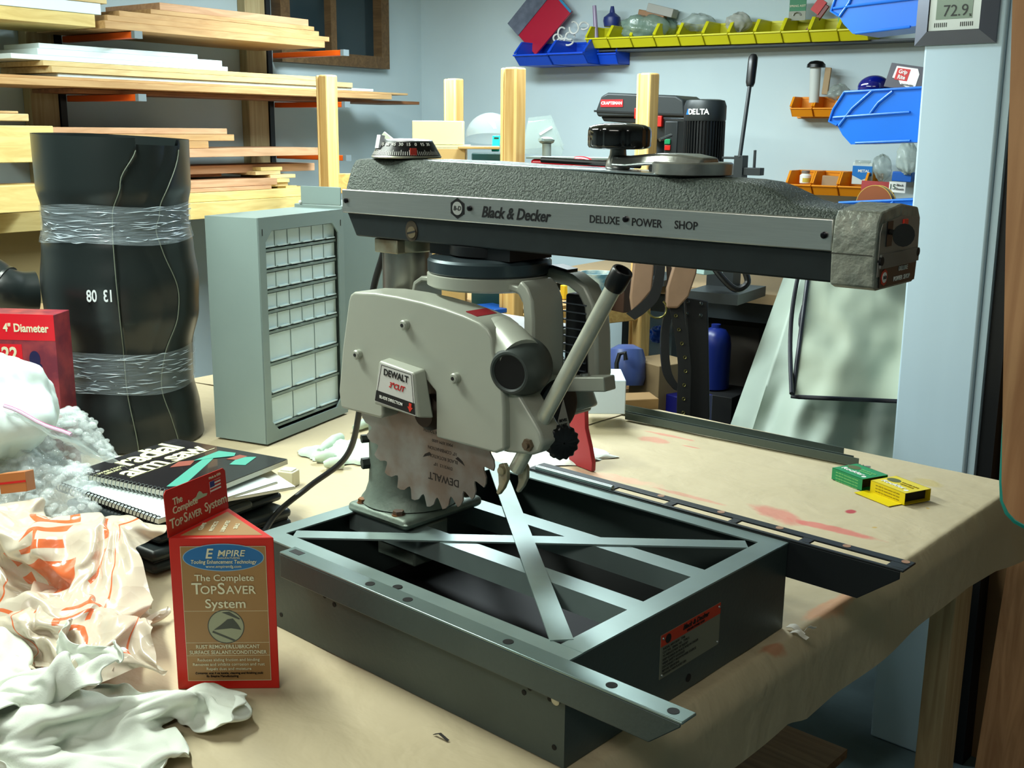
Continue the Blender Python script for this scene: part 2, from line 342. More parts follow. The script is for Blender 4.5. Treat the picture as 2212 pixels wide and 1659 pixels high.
# far clamp rail, slotted
b = MB(); y0, y1, zt = .4515, .489, .1235; xa, xb = .072, .672
b.box((xa, .474, zt-.0025), (xb, y1, zt))
slots = [(.084,.112),(.222,.33),(.338,.43),(.438,.532),(.54,.652)]
px = xa
segs = []
for s0, s1 in [(.232,.322),(.335,.425),(.438,.53),(.545,.648)]: segs.append((px, s0)); px = s1
segs.append((px, xb))
for s0, s1 in segs: b.box((s0, y0+.006, zt-.0025), (s1, .4741, zt))
b.box((xa, y0, zt-.0025), (xb, y0+.0062, zt))
pts = [(xa, zt-.0025), (xb-.004, zt-.0025), (xb-.004, zt-.012), (xb-.055, zt-.052), (xa, zt-.052)]
b.prism(pts, 0, .0022, Matrix(((1,0,0,0),(0,0,1,y0),(0,1,0,0),(0,0,0,1))))
railb = mat('black_angle_iron', (.17, .19, .20), .45, .4)
fr = obj('slotted_rail', b, railb, saw, bev=.0008)
b = MB(); b.cyl((.085,.457,zt+.002), (.232,.457,zt+.002), .0042, seg=14); obj('guide_rod', b, mat('zinc_rod',(.50,.56,.56),.38,.7), fr)
dots('rail_hole', [(x,.482,zt) for x in (.30,.40,.49,.585,.662)], (0,0,1), .0052, mat('paper_in_hole', (.72,.55,.45), .7), fr, .0004)
# data plate on the front panel
b = MB(); b.box((BX, .166, .036), (BX+.0008, .2895, .0895)); pl = obj('data_plate', b, mat('plate_aluminium', (.56,.57,.50), .45, .5), saw)
b = MB(); b.box((BX+.0008, .166, .0755), (BX+.0011, .2895, .0895)); obj('red_strip', b, mat('plate_red', (.80,.22,.10), .5), pl)
PF = lambda y, z: frame((BX+.0013, y, z), (0,1,0), (0,0,1))
text('Black & Decker', PF(.236, .0842), .0085, black, pl, bold=.02, shear=.25); text('DELUXE POWER SHOP', PF(.236,.0782), .0036, black, pl)
b = MB(); b.cyl((BX+.001,.180,.082),(BX+.0014,.180,.082),.0055,seg=20); obj('emblem', b, black, pl)
lines = ['RADIAL ARM SAW   7740', 'CAT NO.  SERIAL NO.  TYPE 2', 'TO REDUCE RISK OF INJURY', 'KEEP GUARDS IN PLACE AND IN ORDER', 'WEAR SAFETY GOGGLES', 'DISCONNECT FROM POWER SOURCE', 'BEFORE SERVICING', 'TOWSON MARYLAND USA']
for i, s in enumerate(lines): text(s, PF(.170, .0720-.0045*i), .0040, black, pl, align='LEFT', ext=.0001)
for y, z in ((.170,.085),(.286,.085),(.170,.040),(.286,.040)):
    b = MB(); b.sphere((BX+.001,y,z), .0018, seg=10, rings=6); obj('rivet', b, steel, pl)
# column
AX = Vector((.075, .204, 0)); CX, CY = .072, .203
b = MB(); b.box((.020,.132,BH+.001), (.140,.280,BH+.016)); obj('column_foot', b, cast, saw, bev=.008, bseg=3)
b = MB(); b.box((.06,.152,BH-.055), (.135,.215,BH-.0005)); obj('column_block', b, cast, saw, bev=.003)
b = MB(); b.lathe([(.068,.002),(.062,.010),(.057,.025),(.0555,.045),(.0555,.125),(.057,.131),(.050,.137)], TR(CX,CY,BH+.0155), 40); obj('column_socket', b, cast, saw)
b = MB(); b.lathe([(.033,0),(.033,.225)], TR(CX,CY,BH+.150), 40); obj('column', b, mat('worn_column_steel',(.66,.66,.62),.30,.85,rgb2=(.50,.46,.42),vscale=6,stretch=(3,3,.6)), saw)
b = MB(); b.lathe([(.038,0),(.038,.017)], TR(CX,CY,.4795), 32); b.box((.054,.162,.4785),(.098,.182,.4965)); obj('column_collar', b, mat('zinc_clamp',(.66,.66,.58),.4,.7,rgb2=(.45,.36,.25),vscale=14), saw, bev=.0015)
for x, y in ((.040,.146),(.112,.145),(.12,.268)):
    b = MB(); b.lathe([(.0075,0),(.0075,.006)], TR(x,y,BH+.0155), 6); b.lathe([(.009,0),(.009,.0012)], TR(x,y,BH+.0152), 20); obj('foot_bolt', b, mat('rusty_bolt',(.42,.36,.33),.6,.6,rgb2=(.50,.32,.12),vscale=60), saw)
for z_, r_ in ((.225,.006),(.19,.008)):
    b = MB(); b.cyl((CX-.03,CY-.045,z_),(CX-.035,CY-.056,z_),r_,seg=6); obj('gib_bolt', b, mat('dark_bolt',(.2,.22,.2),.5,.6), saw)

# arm, rotated about the column
th = math.radians(2.4); AM = Matrix.Translation(AX) @ Matrix.Rotation(th, 4, 'Z')
XZ = AM @ Matrix(((1,0,0,0),(0,0,-1,0),(0,1,0,0),(0,0,0,1)))    # maps (x, z, -y)
wrinkle = mat('wrinkle_paint', (.25,.29,.27), .42, .1, rgb2=(.36,.40,.37), vscale=420, bump=.9, bscale=420, detail=2)
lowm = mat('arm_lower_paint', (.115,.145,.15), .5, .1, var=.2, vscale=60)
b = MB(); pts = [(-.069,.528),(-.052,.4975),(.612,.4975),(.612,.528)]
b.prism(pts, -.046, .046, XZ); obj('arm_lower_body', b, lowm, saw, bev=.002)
# upper housing: loft of cross sections along x
def sec(x, zt, wt, wb=.0475, zb=.557):
    r = .008
    return [(x,-wb,zb),(x,-wb+.001,zb+.004),(x,-wt-.002,zt-r),(x,-wt+.003,zt-.002),(x,-wt+.010,zt),(x,0,zt+.001),(x,wt-.010,zt),(x,wt-.003,zt-.002),(x,wt+.002,zt-r),(x,wb-.001,zb+.004),(x,wb,zb)]
S = [sec(-.067,.590,.036),sec(-.062,.596,.037),(sec(-.05,.597,.037)),sec(.14,.5975,.037),sec(.27,.594,.037),sec(.36,.5905,.037),sec(.44,.5895,.037),sec(.495,.588,.037),sec(.515,.586,.037),sec(.53,.5815,.038),sec(.545,.575,.041),sec(.556,.5695,.043),sec(.57,.567,.044),sec(.60,.5655,.045),sec(.612,.5655,.045)]
b = MB(); n = len(S[0]); vs = [tuple(AM @ Vector(p)) for s_ in S for p in s_]; fs = [(j*n+i, j*n+i+1, (j+1)*n+i+1, (j+1)*n+i) for j in range(len(S)-1) for i in range(n-1)]
fs += [tuple(range(n))[::-1], tuple((len(S)-1)*n+i for i in range(n))] + [(j*n+n-1, j*n, (j+1)*n, (j+1)*n+n-1) for j in range(len(S)-1)]
b.add(vs, fs); obj('arm_housing', b, wrinkle, saw, angle=60)
band = mat('silver_band', (.80,.80,.78), .30, .9, var=.06, vscale=90, stretch=(.3,1,9))
b = MB(); b.box((-.073,-.0505,.527), (.606,-.0455,.5575), AM); bd = obj('trim_band', b, band, saw, bev=.0015)
b = MB(); b.box((-.073,.0455,.527), (.606,.0505,.5575), AM); obj('trim_band', b, band, saw, bev=.0015)
AF = lambda x, z: AM @ frame((x, -.0507, z), (1,0,0), (0,0,1))
text('Black & Decker', AF(.2215,.5405), .0182, black, bd, bold=.022, shear=.28, sx=.88)
text('DELUXE', AF(.347,.5412), .0118, black, bd, bold=.012, sx=.92); text('POWER', AF(.401,.5412), .0118, black, bd, bold=.012, sx=.92); text('SHOP', AF(.4485,.5415), .0118, black, bd, bold=.012, sx=.92)
b = MB(); hx = []
for k in range(6):
    a = PI/6+k*PI/3; hx.append((.0125*math.cos(a), .0125*math.sin(a)*1.0))
for k in range(6):
    p, q = Vector(hx[k]), Vector(hx[(k+1) % 6]); Mx = AF(.133,.5430)
    b.prism([tuple(p), tuple(q), tuple(q*.82), tuple(p*.82)], 0, .0004, Mx)
b.lathe([(.0098,0),(.0098,.0004)], AF(.133,.5430), 24); obj('hexagon_emblem', b, black, bd)
b = MB(); b.lathe([(.0080,0),(.0080,.0004)], AF(.133,.5430) @ Matrix.Translation((0,0,.0003)), 24); obj('emblem_disc', b, mat('emblem_silver',(.78,.78,.76),.35,.6), bd)
text('B-D', AF(.133,.5430) @ Matrix.Translation((0,0,.0008)), .0075, black, bd, shear=.2, bold=.01)
for x, z in ((-.064,.543),(.153,.544),(.375,.544),(.598,.542)):
    b = MB(); b.lathe([(.0033,0),(.0033,.0022),(.002,.003)], AF(x,z), 12); obj('band_screw', b, mat('dark_screw',(.10,.10,.12),.35,.8), bd)
b = MB(); b.lathe([(.0072,0),(.0072,.002)], AM @ frame((.052,-.0462,.509),(1,0,0),(0,0,1)), 20); sc_ = obj('slotted_screw', b, mat('old_brass',(.62,.55,.44),.35,.8), saw)
b = MB(); b.box((-.0075,-.0011,.0019),(.0075,.0011,.0023), AM @ frame((.052,-.0462,.509),(1,-.0,.25),(0,0,1))); obj('screw_slot', b, darkm, sc_)
b = MB(); b.lathe([(.0105,0),(.0105,.0008)], AM @ frame((.051,-.0461,.5105),(1,0,0),(0,0,1)) @ Matrix.Diagonal((1,1.25,1,1)), 20); obj('screw_recess', b, mat('recess_brown',(.25,.22,.17),.6,.3), saw)
# silver strip on top
b = MB(); b.prism([(.05,-.024),(.085,-.0325),(.40,-.033),(.43,-.02),(.43,.02),(.40,.033),(.085,.0325),(.05,.024)], 0, .0022, AM @ Matrix.Translation((0,0,.5965)) @ Matrix.Rotation(.0165,4,'Y')); obj('top_plate', b, mat('top_plate_steel',(.78,.82,.84),.25,.85), saw, bev=.0006)
b = MB(); b.tube([AM @ Vector((.20,.026,.6005)), AM @ Vector((.34,.026,.5975))], .0035, 10); obj('top_groove_trim', b, blackp, saw)
# miter dial
DM = AM @ Matrix.Translation((-.003,0,.5985))
b = MB(); b.lathe([(.0445,0),(.0455,.0015),(.0445,.003)], DM, 48); b.cur = 1; b.lathe([(.0445,.003),(.0345,.0205)], DM, 48, cap0=False, cap1=False); b.cur = 2; b.lathe([(.0345,.0205),(.034,.022),(.029,.0232),(.010,.0245)], DM, 48, cap0=False)
dl = obj('miter_dial', b, [mat('dial_rim',(.62,.62,.56),.4,.6), mat('dial_black',(.05,.05,.055),.35), mat('dial_top',(.72,.74,.74),.3,.7)], saw)
sl = math.atan2(.010,.0175)
for k, s in enumerate(['45','60','75','60','45','30','15','0','15','30']):
    a = math.radians(-128+k*14.5); rr = .0370; p = DM @ Vector((rr*math.cos(a), rr*math.sin(a), .0172)); tg = (DM.to_3x3() @ Vector((-math.sin(a), math.cos(a), 0)))
    up = (DM.to_3x3() @ Vector((-math.cos(a)*math.sin(sl), -math.sin(a)*math.sin(sl), math.cos(sl)))); text(s, frame(p+tg.cross(up)*.0002, tg, up), .0060, white, dl, name='numeral', bold=.01)
b = MB()
for k in range(44):
    a = math.radians(-134+k*14.5/4); h = .0065 if k % 4 == 2 else (.0045 if k % 2 == 0 else .0045)
    ps = []
    for zz in (.0042, .0042+h):
        r_ = .0445-(zz-.003)*(.010/.0175)+.0003; ps.append((r_, zz))
    for da in (-.012,):
        vs = [DM @ Vector((r_*math.cos(a+s*.009), r_*math.sin(a+s*.009), z_)) for (r_, z_) in ps for s in (-1, 1)]
        b.add([tuple(v) for v in vs], [(0,1,3,2)])
obj('tick_marks', b, white, dl, smooth=False)
b = MB(); b.box((.0385,-.004,.0035),(.0438,.004,.013), DM @ Matrix.Rotation(math.radians(-33),4,'Z')); obj('red_pointer', b, mat('pointer_red',(.70,.20,.15),.5), dl)
b = MB(); b.box((.0365,-.0065,.004),(.0425,.0065,.021), DM @ Matrix.Rotation(math.radians(-113),4,'Z') @ Matrix.Rotation(-.2,4,'Y')); obj('cursor_window', b, mat('cursor_white',(.85,.87,.9),.3), dl)
# crank ring, arm and knob
b = MB(); RM = AM @ Matrix.Translation((.423,.0,.5905))
b.lathe([(.040,0),(.0425,.001),(.0425,.0120),(.0405,.0135)], RM, 48)
cr = obj('crank_hub', b, mat('cast_aluminium',(.70,.70,.68),.30,.85,rgb2=(.56,.56,.54),vscale=20,bump=.15,bscale=90), saw)
b = MB()
path = [(.445,.0,.6045),(.42,.0,.6080),(.395,.0,.6085),(.37,.0,.6070),(.345,.0,.6045),(.325,.0,.6050)]
def q_(i): return Vector(AM.to_3x3() @ Vector((0,1,0)))
wds = [.045,.066,.048,.034,.026,.026]
vs = []; fs = []
for i, p in enumerate(path):
    p = AM @ Vector(p); sd = AM.to_3x3() @ Vector((0,1,0))
    for a_, z_ in ((-1,-.0075),(1,-.0075),(.72,.004),(-.72,.004)): vs.append(tuple(p+sd*wds[i]/2*a_+Vector((0,0,z_))))
for i in range(len(path)-1):
    for j in range(4): fs.append((i*4+j,i*4+(j+1)%4,i*4+4+(j+1)%4,i*4+4+j))
fs += [(3,2,1,0),(20,21,22,23)]
b.add(vs, fs); b.lathe([(.0145,-.012),(.013,-.004),(.0095,.004),(.0085,.014)], AM @ Matrix.Translation((.325,.004,.605)), 24)
obj('crank_arm', b, MATS['cast_aluminium'], cr, bev=.003)
b = MB(); KM = AM @ Matrix.Translation((.329,.0,.6155)); pr = []
ncos = 10
def knobfn(u, v):
    a = u*2*PI; lv = [(.010,0),(.026,0),(.0335,.0015),(.0350,.004),(.0350,.0195),(.0335,.0235),(.027,.0262),(.014,.0280),(.0001,.0285)]
    i = min(int(v*(len(lv)-1)+1e-6), len(lv)-1); r_, z_ = lv[i]; k = 1-.055*max(0, math.cos(a*8))**4*(1 if r_ > .03 else 0); return tuple(KM @ Vector((r_*k*math.cos(a), r_*k*math.sin(a), z_)))
b.grid(knobfn, 96, 9, closeu=True); obj('crank_knob', b, mat('glossy_bakelite',(.035,.022,.022),.12,spec=.6,coat=.5), cr, angle=50)
b = MB(); dot(b, AM @ Vector((.385,-.0193,.5965)), (AM.to_3x3() @ Vector((-.45,-.9,0))).normalized(), .0036, .002); obj('set_screw', b, darkm, cr)
# end cap with switches
capm = mat('cap_enamel',(.60,.61,.56),.45,.2,rgb2=(.50,.52,.48),vscale=70,bump=.6,bscale=130)
b = MB()
def capsec(x, dz=0): return [(x,-.045,.494),(x,-.054,.4975+.0),(x,-.056,.528),(x,-.054,.556),(x,-.048,.5655),(x,-.0,.5715),(x,.042,.5665),(x,.050,.556),(x,.052,.528),(x,.050,.4975),(x,.042,.494)]
n = 11; vs = [tuple(AM @ Vector(p)) for x in (.608,.650) for p in capsec(x)]
for i in range(11, 22):   # slant: the end face leans back towards the bottom
    pass
fs = [tuple(range(n))[::-1], tuple(range(n, 2*n))] + [(i,(i+1)%n,n+(i+1)%n,n+i) for i in range(n)]; b.add(vs, fs); cap = obj('control_end_cap', b, capm, saw, bev=.0015)
EF = lambda y, z: AM @ frame((.6504, y, z), (0,1,0), (0,0,1))
b = MB(); b.prism([(-.046,.020),(-.050,.012),(-.050,-.028),(.044,-.028),(.046,.016),(.042,.022),(0,.026)], 0, .0008, EF(0,.535)); obj('switch_panel', b, mat('panel_grey',(.52,.52,.49),.45,.2), cap)
b = MB(); b.box((-.048,-.020,.0008),(.046,-.0075,.0028), EF(0,.535)); obj('panel_ridge', b, mat('ridge_grey',(.46,.46,.44),.5,.2), cap)
b = MB(); b.prism([(-.046,-.0215),(-.044,-.0385),(.044,-.0385),(.046,-.0215)], 0, .0010, EF(0,.535)); lp = obj('name_label', b, mat('label_black',(.12,.11,.10),.4), cap)
text('DELUXE', EF(.012,.5105) @ Matrix.Translation((0,0,.0012)), .0062, white, lp, bold=.01); text('POWER  SHOP', EF(.010,.5015) @ Matrix.Translation((0,0,.0012)), .0062, white, lp, bold=.01)
b = MB(); b.lathe([(.0078,0),(.0078,.0004)], EF(-.034,.5055) @ Matrix.Translation((0,0,.001)), 8); obj('red_emblem', b, mat('emblem_red',(.80,.2,.1),.5), lp)
b = MB(); b.lathe([(.0050,0),(.0050,.0004)], EF(-.034,.5055) @ Matrix.Translation((0,0,.0014)), 18); obj('emblem_centre', b, white, lp)
text('B-D', EF(-.034,.5055) @ Matrix.Translation((0,0,.002)), .0045, black, lp)
b = MB(); b.box((-.0065,-.0115,.0008),(.0065,.0115,.0016), EF(-.030,.5455)); obj('switch_slot', b, mat('switch_black',(.04,.04,.06),.4), cap)
b = MB(); b.box((-.0055,-.0125,.0008),(.0055,.0125,.0026), EF(.006,.5445)); obj('rocker_switch', b, mat('switch_red',(.88,.16,.08),.35), cap, bev=.0006)
AXN = AM.to_3x3() @ Vector((1,0,0)); KP = plane(1952,508,AXN,AM @ Vector((.668,0,0)))
b = MB(); b.prism([(.0098*math.cos(q*PI/8)+.016, .0105*math.sin(q*PI/8)) for q in range(16)], -.0009, .0009, frame(KP, AM.to_3x3() @ Vector((.8,.6,0)), (0,0,1)) @ Matrix.Translation((-.016,0,0))); b.cyl(plane(1921,500,AXN,AM @ Vector((.6505,0,0))), KP, .0026, seg=12)
obj('switch_key', b, mat('key_black',(.13,.13,.12),.45), cap)
for y_, z_ in ((-.046,.5215),(.0435,.5235)):
    b = MB(); dot(b, EF(y_,z_).translation, AM.to_3x3() @ Vector((1,0,0)), .0042, .003); obj('cap_screw', b, darkm, cap)
b = MB(); b.box((.608,-.0562,.5262),(.6475,-.0555,.5272), AM); obj('cap_seam', b, mat('seam_dark',(.25,.25,.22),.6), cap)

# carriage disc and yoke
YC = Vector((.217, .208, 0))
b = MB(); b.lathe([(.050,.486),(.050,.4975)], TR(YC.x,YC.y,0), 32); b.box((.15,.170,.484),(.285,.246,.4975)); obj('carriage', b, mat('carriage_black',(.08,.09,.10),.45,.3), saw)
b = MB(); b.lathe([(.064,.4835),(.074,.482),(.077,.479),(.077,.466),(.074,.463)], TR(YC.x,YC.y,0), 56); obj('swivel_scale', b, mat('scale_dark',(.24,.29,.31),.3,.5), saw)
b = MB(); b.lathe([(.076,.4635),(.0775,.4625),(.0775,.449),(.073,.4465)], TR(YC.x,YC.y,0), 56); obj('yoke_ring', b, gpaint, saw)
b = MB()
b.ribbon([(.300,.195,.458),(.309,.195,.452),(.3155,.195,.440),(.318,.195,.42),(.319,.195,.36),(.318,.195,.31)], .056, .016, (0,1,0))
b.ribbon([(.27,.195,.4555),(.300,.195,.452),(.309,.195,.44)], .05, .010, (0,1,0)); obj('yoke_leg', b, gpaint, saw, bev=.003)
b = MB(); b.ribbon([(.150,.20,.4500),(.128,.20,.4490),(.116,.20,.442),(.112,.20,.428),(.112,.20,.36),(.114,.20,.31)], .050, .007, (0,1,0)); obj('yoke_leg', b, gpaint, saw, bev=.002)
b = MB(); hp = [(.255,.25,.4585),(.292,.25,.4640),(.322,.25,.4600),(.341,.25,.450),(.3525,.25,.432),(.3575,.25,.40),(.3605,.25,.345)]
b.ribbon(hp, .030, .016, (0,1,0)); yh = obj('yoke_handle', b, gpaint, saw, bev=.004)
b = MB(); b.ribbon([(.255,.25,.4685),(.292,.25,.4735),(.315,.25,.470)], .020, .004, (0,1,0)); obj('handle_inlay', b, blackp, yh)
b = MB(); b.box((.316,.236,.345),(.3515,.262,.444)); gr = obj('ribbed_grip', b, mat('grip_black',(.05,.055,.07),.3), yh, bev=.003)
b = MB()
for k in range(9): b.box((.3140,.2335,.352+k*.0100),(.3500,.2605,.3535+k*.0100))
obj('grip_rib', b, mat('grip_edge',(.30,.33,.36),.25), gr)
# motor
MC = Vector((.1843, 0, .2963))
b = MB(); b.lathe([(.050,0),(.058,.006),(.060,.02),(.060,.17),(.055,.185),(.03,.19)], axisM((MC.x,.165,MC.z),(0,1,0)) , 36); obj('motor_body', b, gpaint, saw)
b = MB(); b.box((.12,.185,.355),(.262,.335,.385)); b.cur = 1; b.box((.125,.190,.385),(.258,.330,.3868)); obj('motor_cover', b, [gpaint, mat('motor_label_white',(.84,.86,.88),.35)], saw, bev=.003)
# blade guard
P0 = [(.049,.280),(.046,.30),(.056,.36),(.070,.422),(.074,.4305),(.081,.4345),(.12,.4375),(.161,.4375),(.205,.4355),(.242,.432),(.275,.4275),(.299,.4225),(.312,.4165),(.3195,.407),(.322,.39),(.335,.36),(.339,.33),(.340,.281),(.326,.2735),(.228,.2735),(.2285,.296),(.228,.33),(.20,.35),(.15,.35),(.133,.335),(.133,.283),(.1285,.2785),(.052,.2785)]
GM = Matrix(((1,0,0,0),(0,0,-1,0),(0,1,0,0),(0,0,0,1)))
b = MB(); b.prism(P0, -.158, -.103, GM); gd = obj('blade_guard', b, gpaint, saw, bev=.005, bseg=4)
for x, z in ((.179,.405),(.09,.356),(.265,.353)):
    b = MB(); b.lathe([(.0062,0),(.0062,.006),(.0048,.0078),(.0022,.0078),(.0022,.006)], axisM((x,.103,z),(0,-1,0)), 20); obj('guard_nut', b, gpaint, gd)
    b = MB(); dot(b, (x,.0965,z), (0,-1,0), .0021, .0022); obj('nut_hole', b, darkm, gd)
b = MB(); b.box((.266,.116,.4268),(.284,.150,.4276), Matrix.Translation((.277,0,.427)) @ Matrix.Rotation(.22,4,'Y') @ Matrix.Translation((-.277,0,-.427))); obj('red_decal', b, mat('decal_red',(.55,.10,.14),.45), gd)
# label bracket on the guard
f_ = [(.147,.358),(.209,.352),(.218,.300),(.137,.301)]; k_ = [(.152,.361),(.222,.354),(.230,.299),(.137,.301)]
b = MB(); b.hexa([(.137,.103,.301),(.226,.103,.2965),(.2185,.085,.2995),(.1365,.085,.302),(.147,.103,.3605),(.212,.103,.3555),(.2095,.085,.3525),(.1475,.085,.3585)]); br = obj('label_bracket', b, gpaint, gd, bev=.0025)
BF = frame((.178,.0848,.329),(1,0,-.075),(0,0,1))
b = MB(); b.prism([(-.0285,.0255),(.0285,.0255),(.0375,-.0255),(-.0375,-.0255)], 0, .0004, BF); obj('bracket_label', b, mat('label_pale',(.80,.80,.78),.4), br)
b = MB(); b.prism([(-.0345,-.0105),(.0345,-.0105),(.0367,-.0245),(-.0367,-.0245)], .0004, .0006, BF); obj('black_strip', b, black, br)
b = MB(); E_ = [(-.0265,.0235),(.0265,.0235),(.0350,-.0240),(-.0350,-.0240)]
for i in range(4):
    p, q = Vector(E_[i]), Vector(E_[(i+1)%4]); b.ribbon([BF @ Vector((p.x,p.y,.0006)), BF @ Vector((q.x,q.y,.0006))], .0006, .0002, BF.to_3x3() @ Vector((-(q-p).y,(q-p).x,0)))
obj('label_border', b, black, br)
T_ = lambda x, y: BF @ Matrix.Translation((x,y,.0008))
text('DEWALT', T_(0,.0155), .0115, black, br, bold=.015, sx=.95); text('3"CUT', T_(.002,.0020), .0095, redp, br, bold=.02, shear=.25)
text('BLADE DIRECTION', T_(-.007,-.0172), .0052, white, br, bold=.01, sx=.95)
b = MB(); b.prism([(-.0022,.005),(.0022,.005),(.0022,0),(.0045,0),(0,-.006),(-.0045,0),(-.0022,0)], 0, .0003, T_(.0275,-.0170)); obj('arrow', b, mat('arrow_red',(.85,.2,.12),.5), br)
b = MB(); b.lathe([(.022,0),(.022,.012),(.016,.02)], axisM((.201,.128,.2965),(0,-1,0)), 24); obj('arbor_flange', b, mat('arbor_dark',(.22,.17,.13),.5,.5), saw)
# blade
b = MB(); NT = 28; bl = []
for k in range(NT):
    a = 2*PI*k/NT
    for da, r_ in ((0,.1275),(.045,.1265),(.10,.1225),(.14,.1150),(.17,.1125),(.19,.1150)): bl.append((MC.x+r_*math.cos(a+da), MC.z+r_*math.sin(a+da)))
b.prism(bl, -.1309, -.1287, GM)
bm_ = mat('rusty_blade',(.62,.62,.60),.45,.4,rgb2=(.52,.46,.41),vscale=16,detail=8)
bo = obj('saw_blade', b, bm_, saw, smooth=False)
def bladetext(s, x, z, size, **k): text(s, frame((x,.1286,z),(-1,0,0),(0,0,-1)), size, mat('blade_ink',(.14,.11,.10),.6), bo, ext=.0001, **k)
bladetext('DEWALT', .2150,.2120,.0135, bold=.01); bladetext('DW3112  10"', .214,.2285,.0058); bladetext('BLADE ROTATION', .214,.2385,.0062); bladetext('10" COMBINATION', .213,.2485,.0060); bladetext('MAX RPM 6000', .213,.2585,.0055); bladetext('FAST CUTTING  24 TOOTH', .214,.2695,.0056); bladetext('WEAR EYE PROTECTION', .214,.2790,.0050)
for x, z, s in ((.178,.2330,1),(.252,.2370,-1)):
    b = MB(); b.prism([(0,0),(.016*s,.006),(.012*s,.009),(.004*s,.005)], 0, .0002, frame((x,.1286,z),(1,0,0),(0,0,1))); obj('direction_arrow', b, MATS['blade_ink'], bo)
# dust spout
b = MB(); b.sphere((.300,.136,.402), .026, 1, .85, .9, 24, 14); b.tube([(.303,.136,.402),(.318,.133,.397),(.332,.129,.390),(.345,.124,.384)], [.023,.0245,.0255,.026], 24); obj('spout_neck', b, gpaint, gd)
od = Vector((.22,-.95,-.06)).normalized(); oc = Vector((.3475,.1010,.3715))
b = MB(); b.lathe([(.0205,.012),(.0195,.002),(.0215,0),(.0240,.0005),(.0265,.006),(.0315,.018),(.0340,.032),(.032,.046),(.026,.056),(.018,.062)], axisM(oc+od*.0, -od), 40, cap0=False)
boot = obj('rubber_dust_boot', b, mat('grey_rubber',(.25,.28,.27),.5,var=.15,vscale=20), saw)
b = MB(); dot(b, oc-od*.0025, -od, .0203, .001, 30); obj('boot_opening', b, darkm, boot)
# triangular bracket, rod, pawls
b = MB(); b.prism([(.318,.370),(.336,.362),(.372,.322),(.384,.308),(.389,.296),(.384,.284),(.372,.2785),(.358,.277),(.335,.274),(.318,.274)], -.150, -.113, GM); obj('rod_bracket', b, gpaint, saw, bev=.004, bseg=3)
b = MB(); b.lathe([(.0075,0),(.0075,.004)], axisM((.3685,.113,.2905),(0,-1,0)), 6); b.lathe([(.004,0),(.004,.0075)], axisM((.3685,.113,.2905),(0,-1,0)), 14); obj('hex_bolt', b, mat('hex_bolt',(.46,.40,.33),.4,.7), saw)
R0, R1 = Vector((.3335,.131,.250)), Vector((.4735,.131,.4875)); rd = (R1-R0).normalized()
b = MB(); b.cyl(R0, R0+rd*.034, .0088, seg=20); b.cyl(R0+rd*.066, R1, .0088, seg=20); rod = obj('kickback_rod', b, mat('zinc_tube',(.82,.83,.77),.38,.5,var=.12,vscale=40), saw)
b = MB(); b.lathe([(.0105,0),(.0115,.004),(.0115,.022),(.0105,.0235),(.0085,.0235),(.0085,.014)], axisM(R1-rd*.014, rd), 24); obj('rod_cap', b, blackp, rod)
pw = mat('pawl_cast',(.66,.66,.58),.4,.3,rgb2=(.60,.56,.44),vscale=40)
for k, (dx, dy) in enumerate(((0,-.012),(.011,.010))):
    b = MB(); b.prism([(.3195,.2565),(.328,.259),(.3325,.252),(.3325,.240),(.327,.228),(.3195,.2185),(.3155,.2205),(.3195,.232),(.318,.248)], -(.131+dy)-.003, -(.131+dy)+.003, Matrix.Translation((dx,0,0)) @ GM); obj('pawl', b, pw, rod, bev=.001)
b = MB(); b.lathe([(.005,0),(.005,.003),(.003,.004)], axisM((.3255,.1155,.2500),(0,-1,0)), 16); obj('pawl_rivet', b, pw, rod)
kd = Vector((.8,-.35,0)).normalized(); kc = Vector((.383,.150,.290))
def knob2(u, v):
    a = u*2*PI; lv = [(.001,0),(.016,0),(.0195,.002),(.0195,.009),(.017,.011),(.001,.011)]; r_, z_ = lv[min(int(v*5+1e-6),5)]; k = 1+.05*math.cos(a*14) if r_ > .015 else 1
    return tuple(axisM(kc, kd) @ Vector((r_*k*math.cos(a), r_*k*math.sin(a), z_)))
b = MB(); b.grid(knob2, 112, 6, closeu=True); obj('clamp_knob', b, blackp, saw, angle=50)
# bevel dial facing the front of the yoke
b = MB(); b.lathe([(.036,0),(.036,.008),(.033,.011)], axisM((.334,.188,.318),(1,-.1,0)), 36); bv = obj('bevel_scale', b, gpaint, saw)
b = MB(); b.lathe([(.0325,0),(.031,.004),(.028,.005)], axisM((.3452,.188,.318),(1,-.1,0)), 36); obj('bevel_dial', b, mat('bevel_black',(.05,.06,.07),.4), bv)
b = MB(); b.prism([(0,.012),(.013,-.026),(-.013,-.026)], 0, .0006, frame((.3512,.193,.314),(.1,1,0),(0,0,1))); obj('bevel_pointer', b, mat('pointer_grey',(.72,.70,.66),.45), bv)
text('BEVEL', frame((.3522,.193,.3005),(.1,1,0),(0,0,1)), .0050, black, bv); text('LOCK', frame((.3522,.193,.2945),(.1,1,0),(0,0,1)), .0050, black, bv)
b = MB(); b.cyl((.315,.25,.345),(.336,.25,.300),.020,seg=20); b.box((.305,.19,.295),(.335,.27,.33)); obj('yoke_boss', b, gpaint, saw, bev=.003)
b = MB(); b.box((0,-.011,-.0085),(.100,.011,.0085), frame((.310,.205,.337),(.96,.02,.15),(0,1,0))); lv_ = obj('clamp_lever', b, gpaint, saw, bev=.0015)
b = MB(); b.lathe([(.006,0),(.006,.003)], axisM((.372,.207,.3552),(-.15,0,1)), 16); obj('lever_bolt', b, steel, lv_)
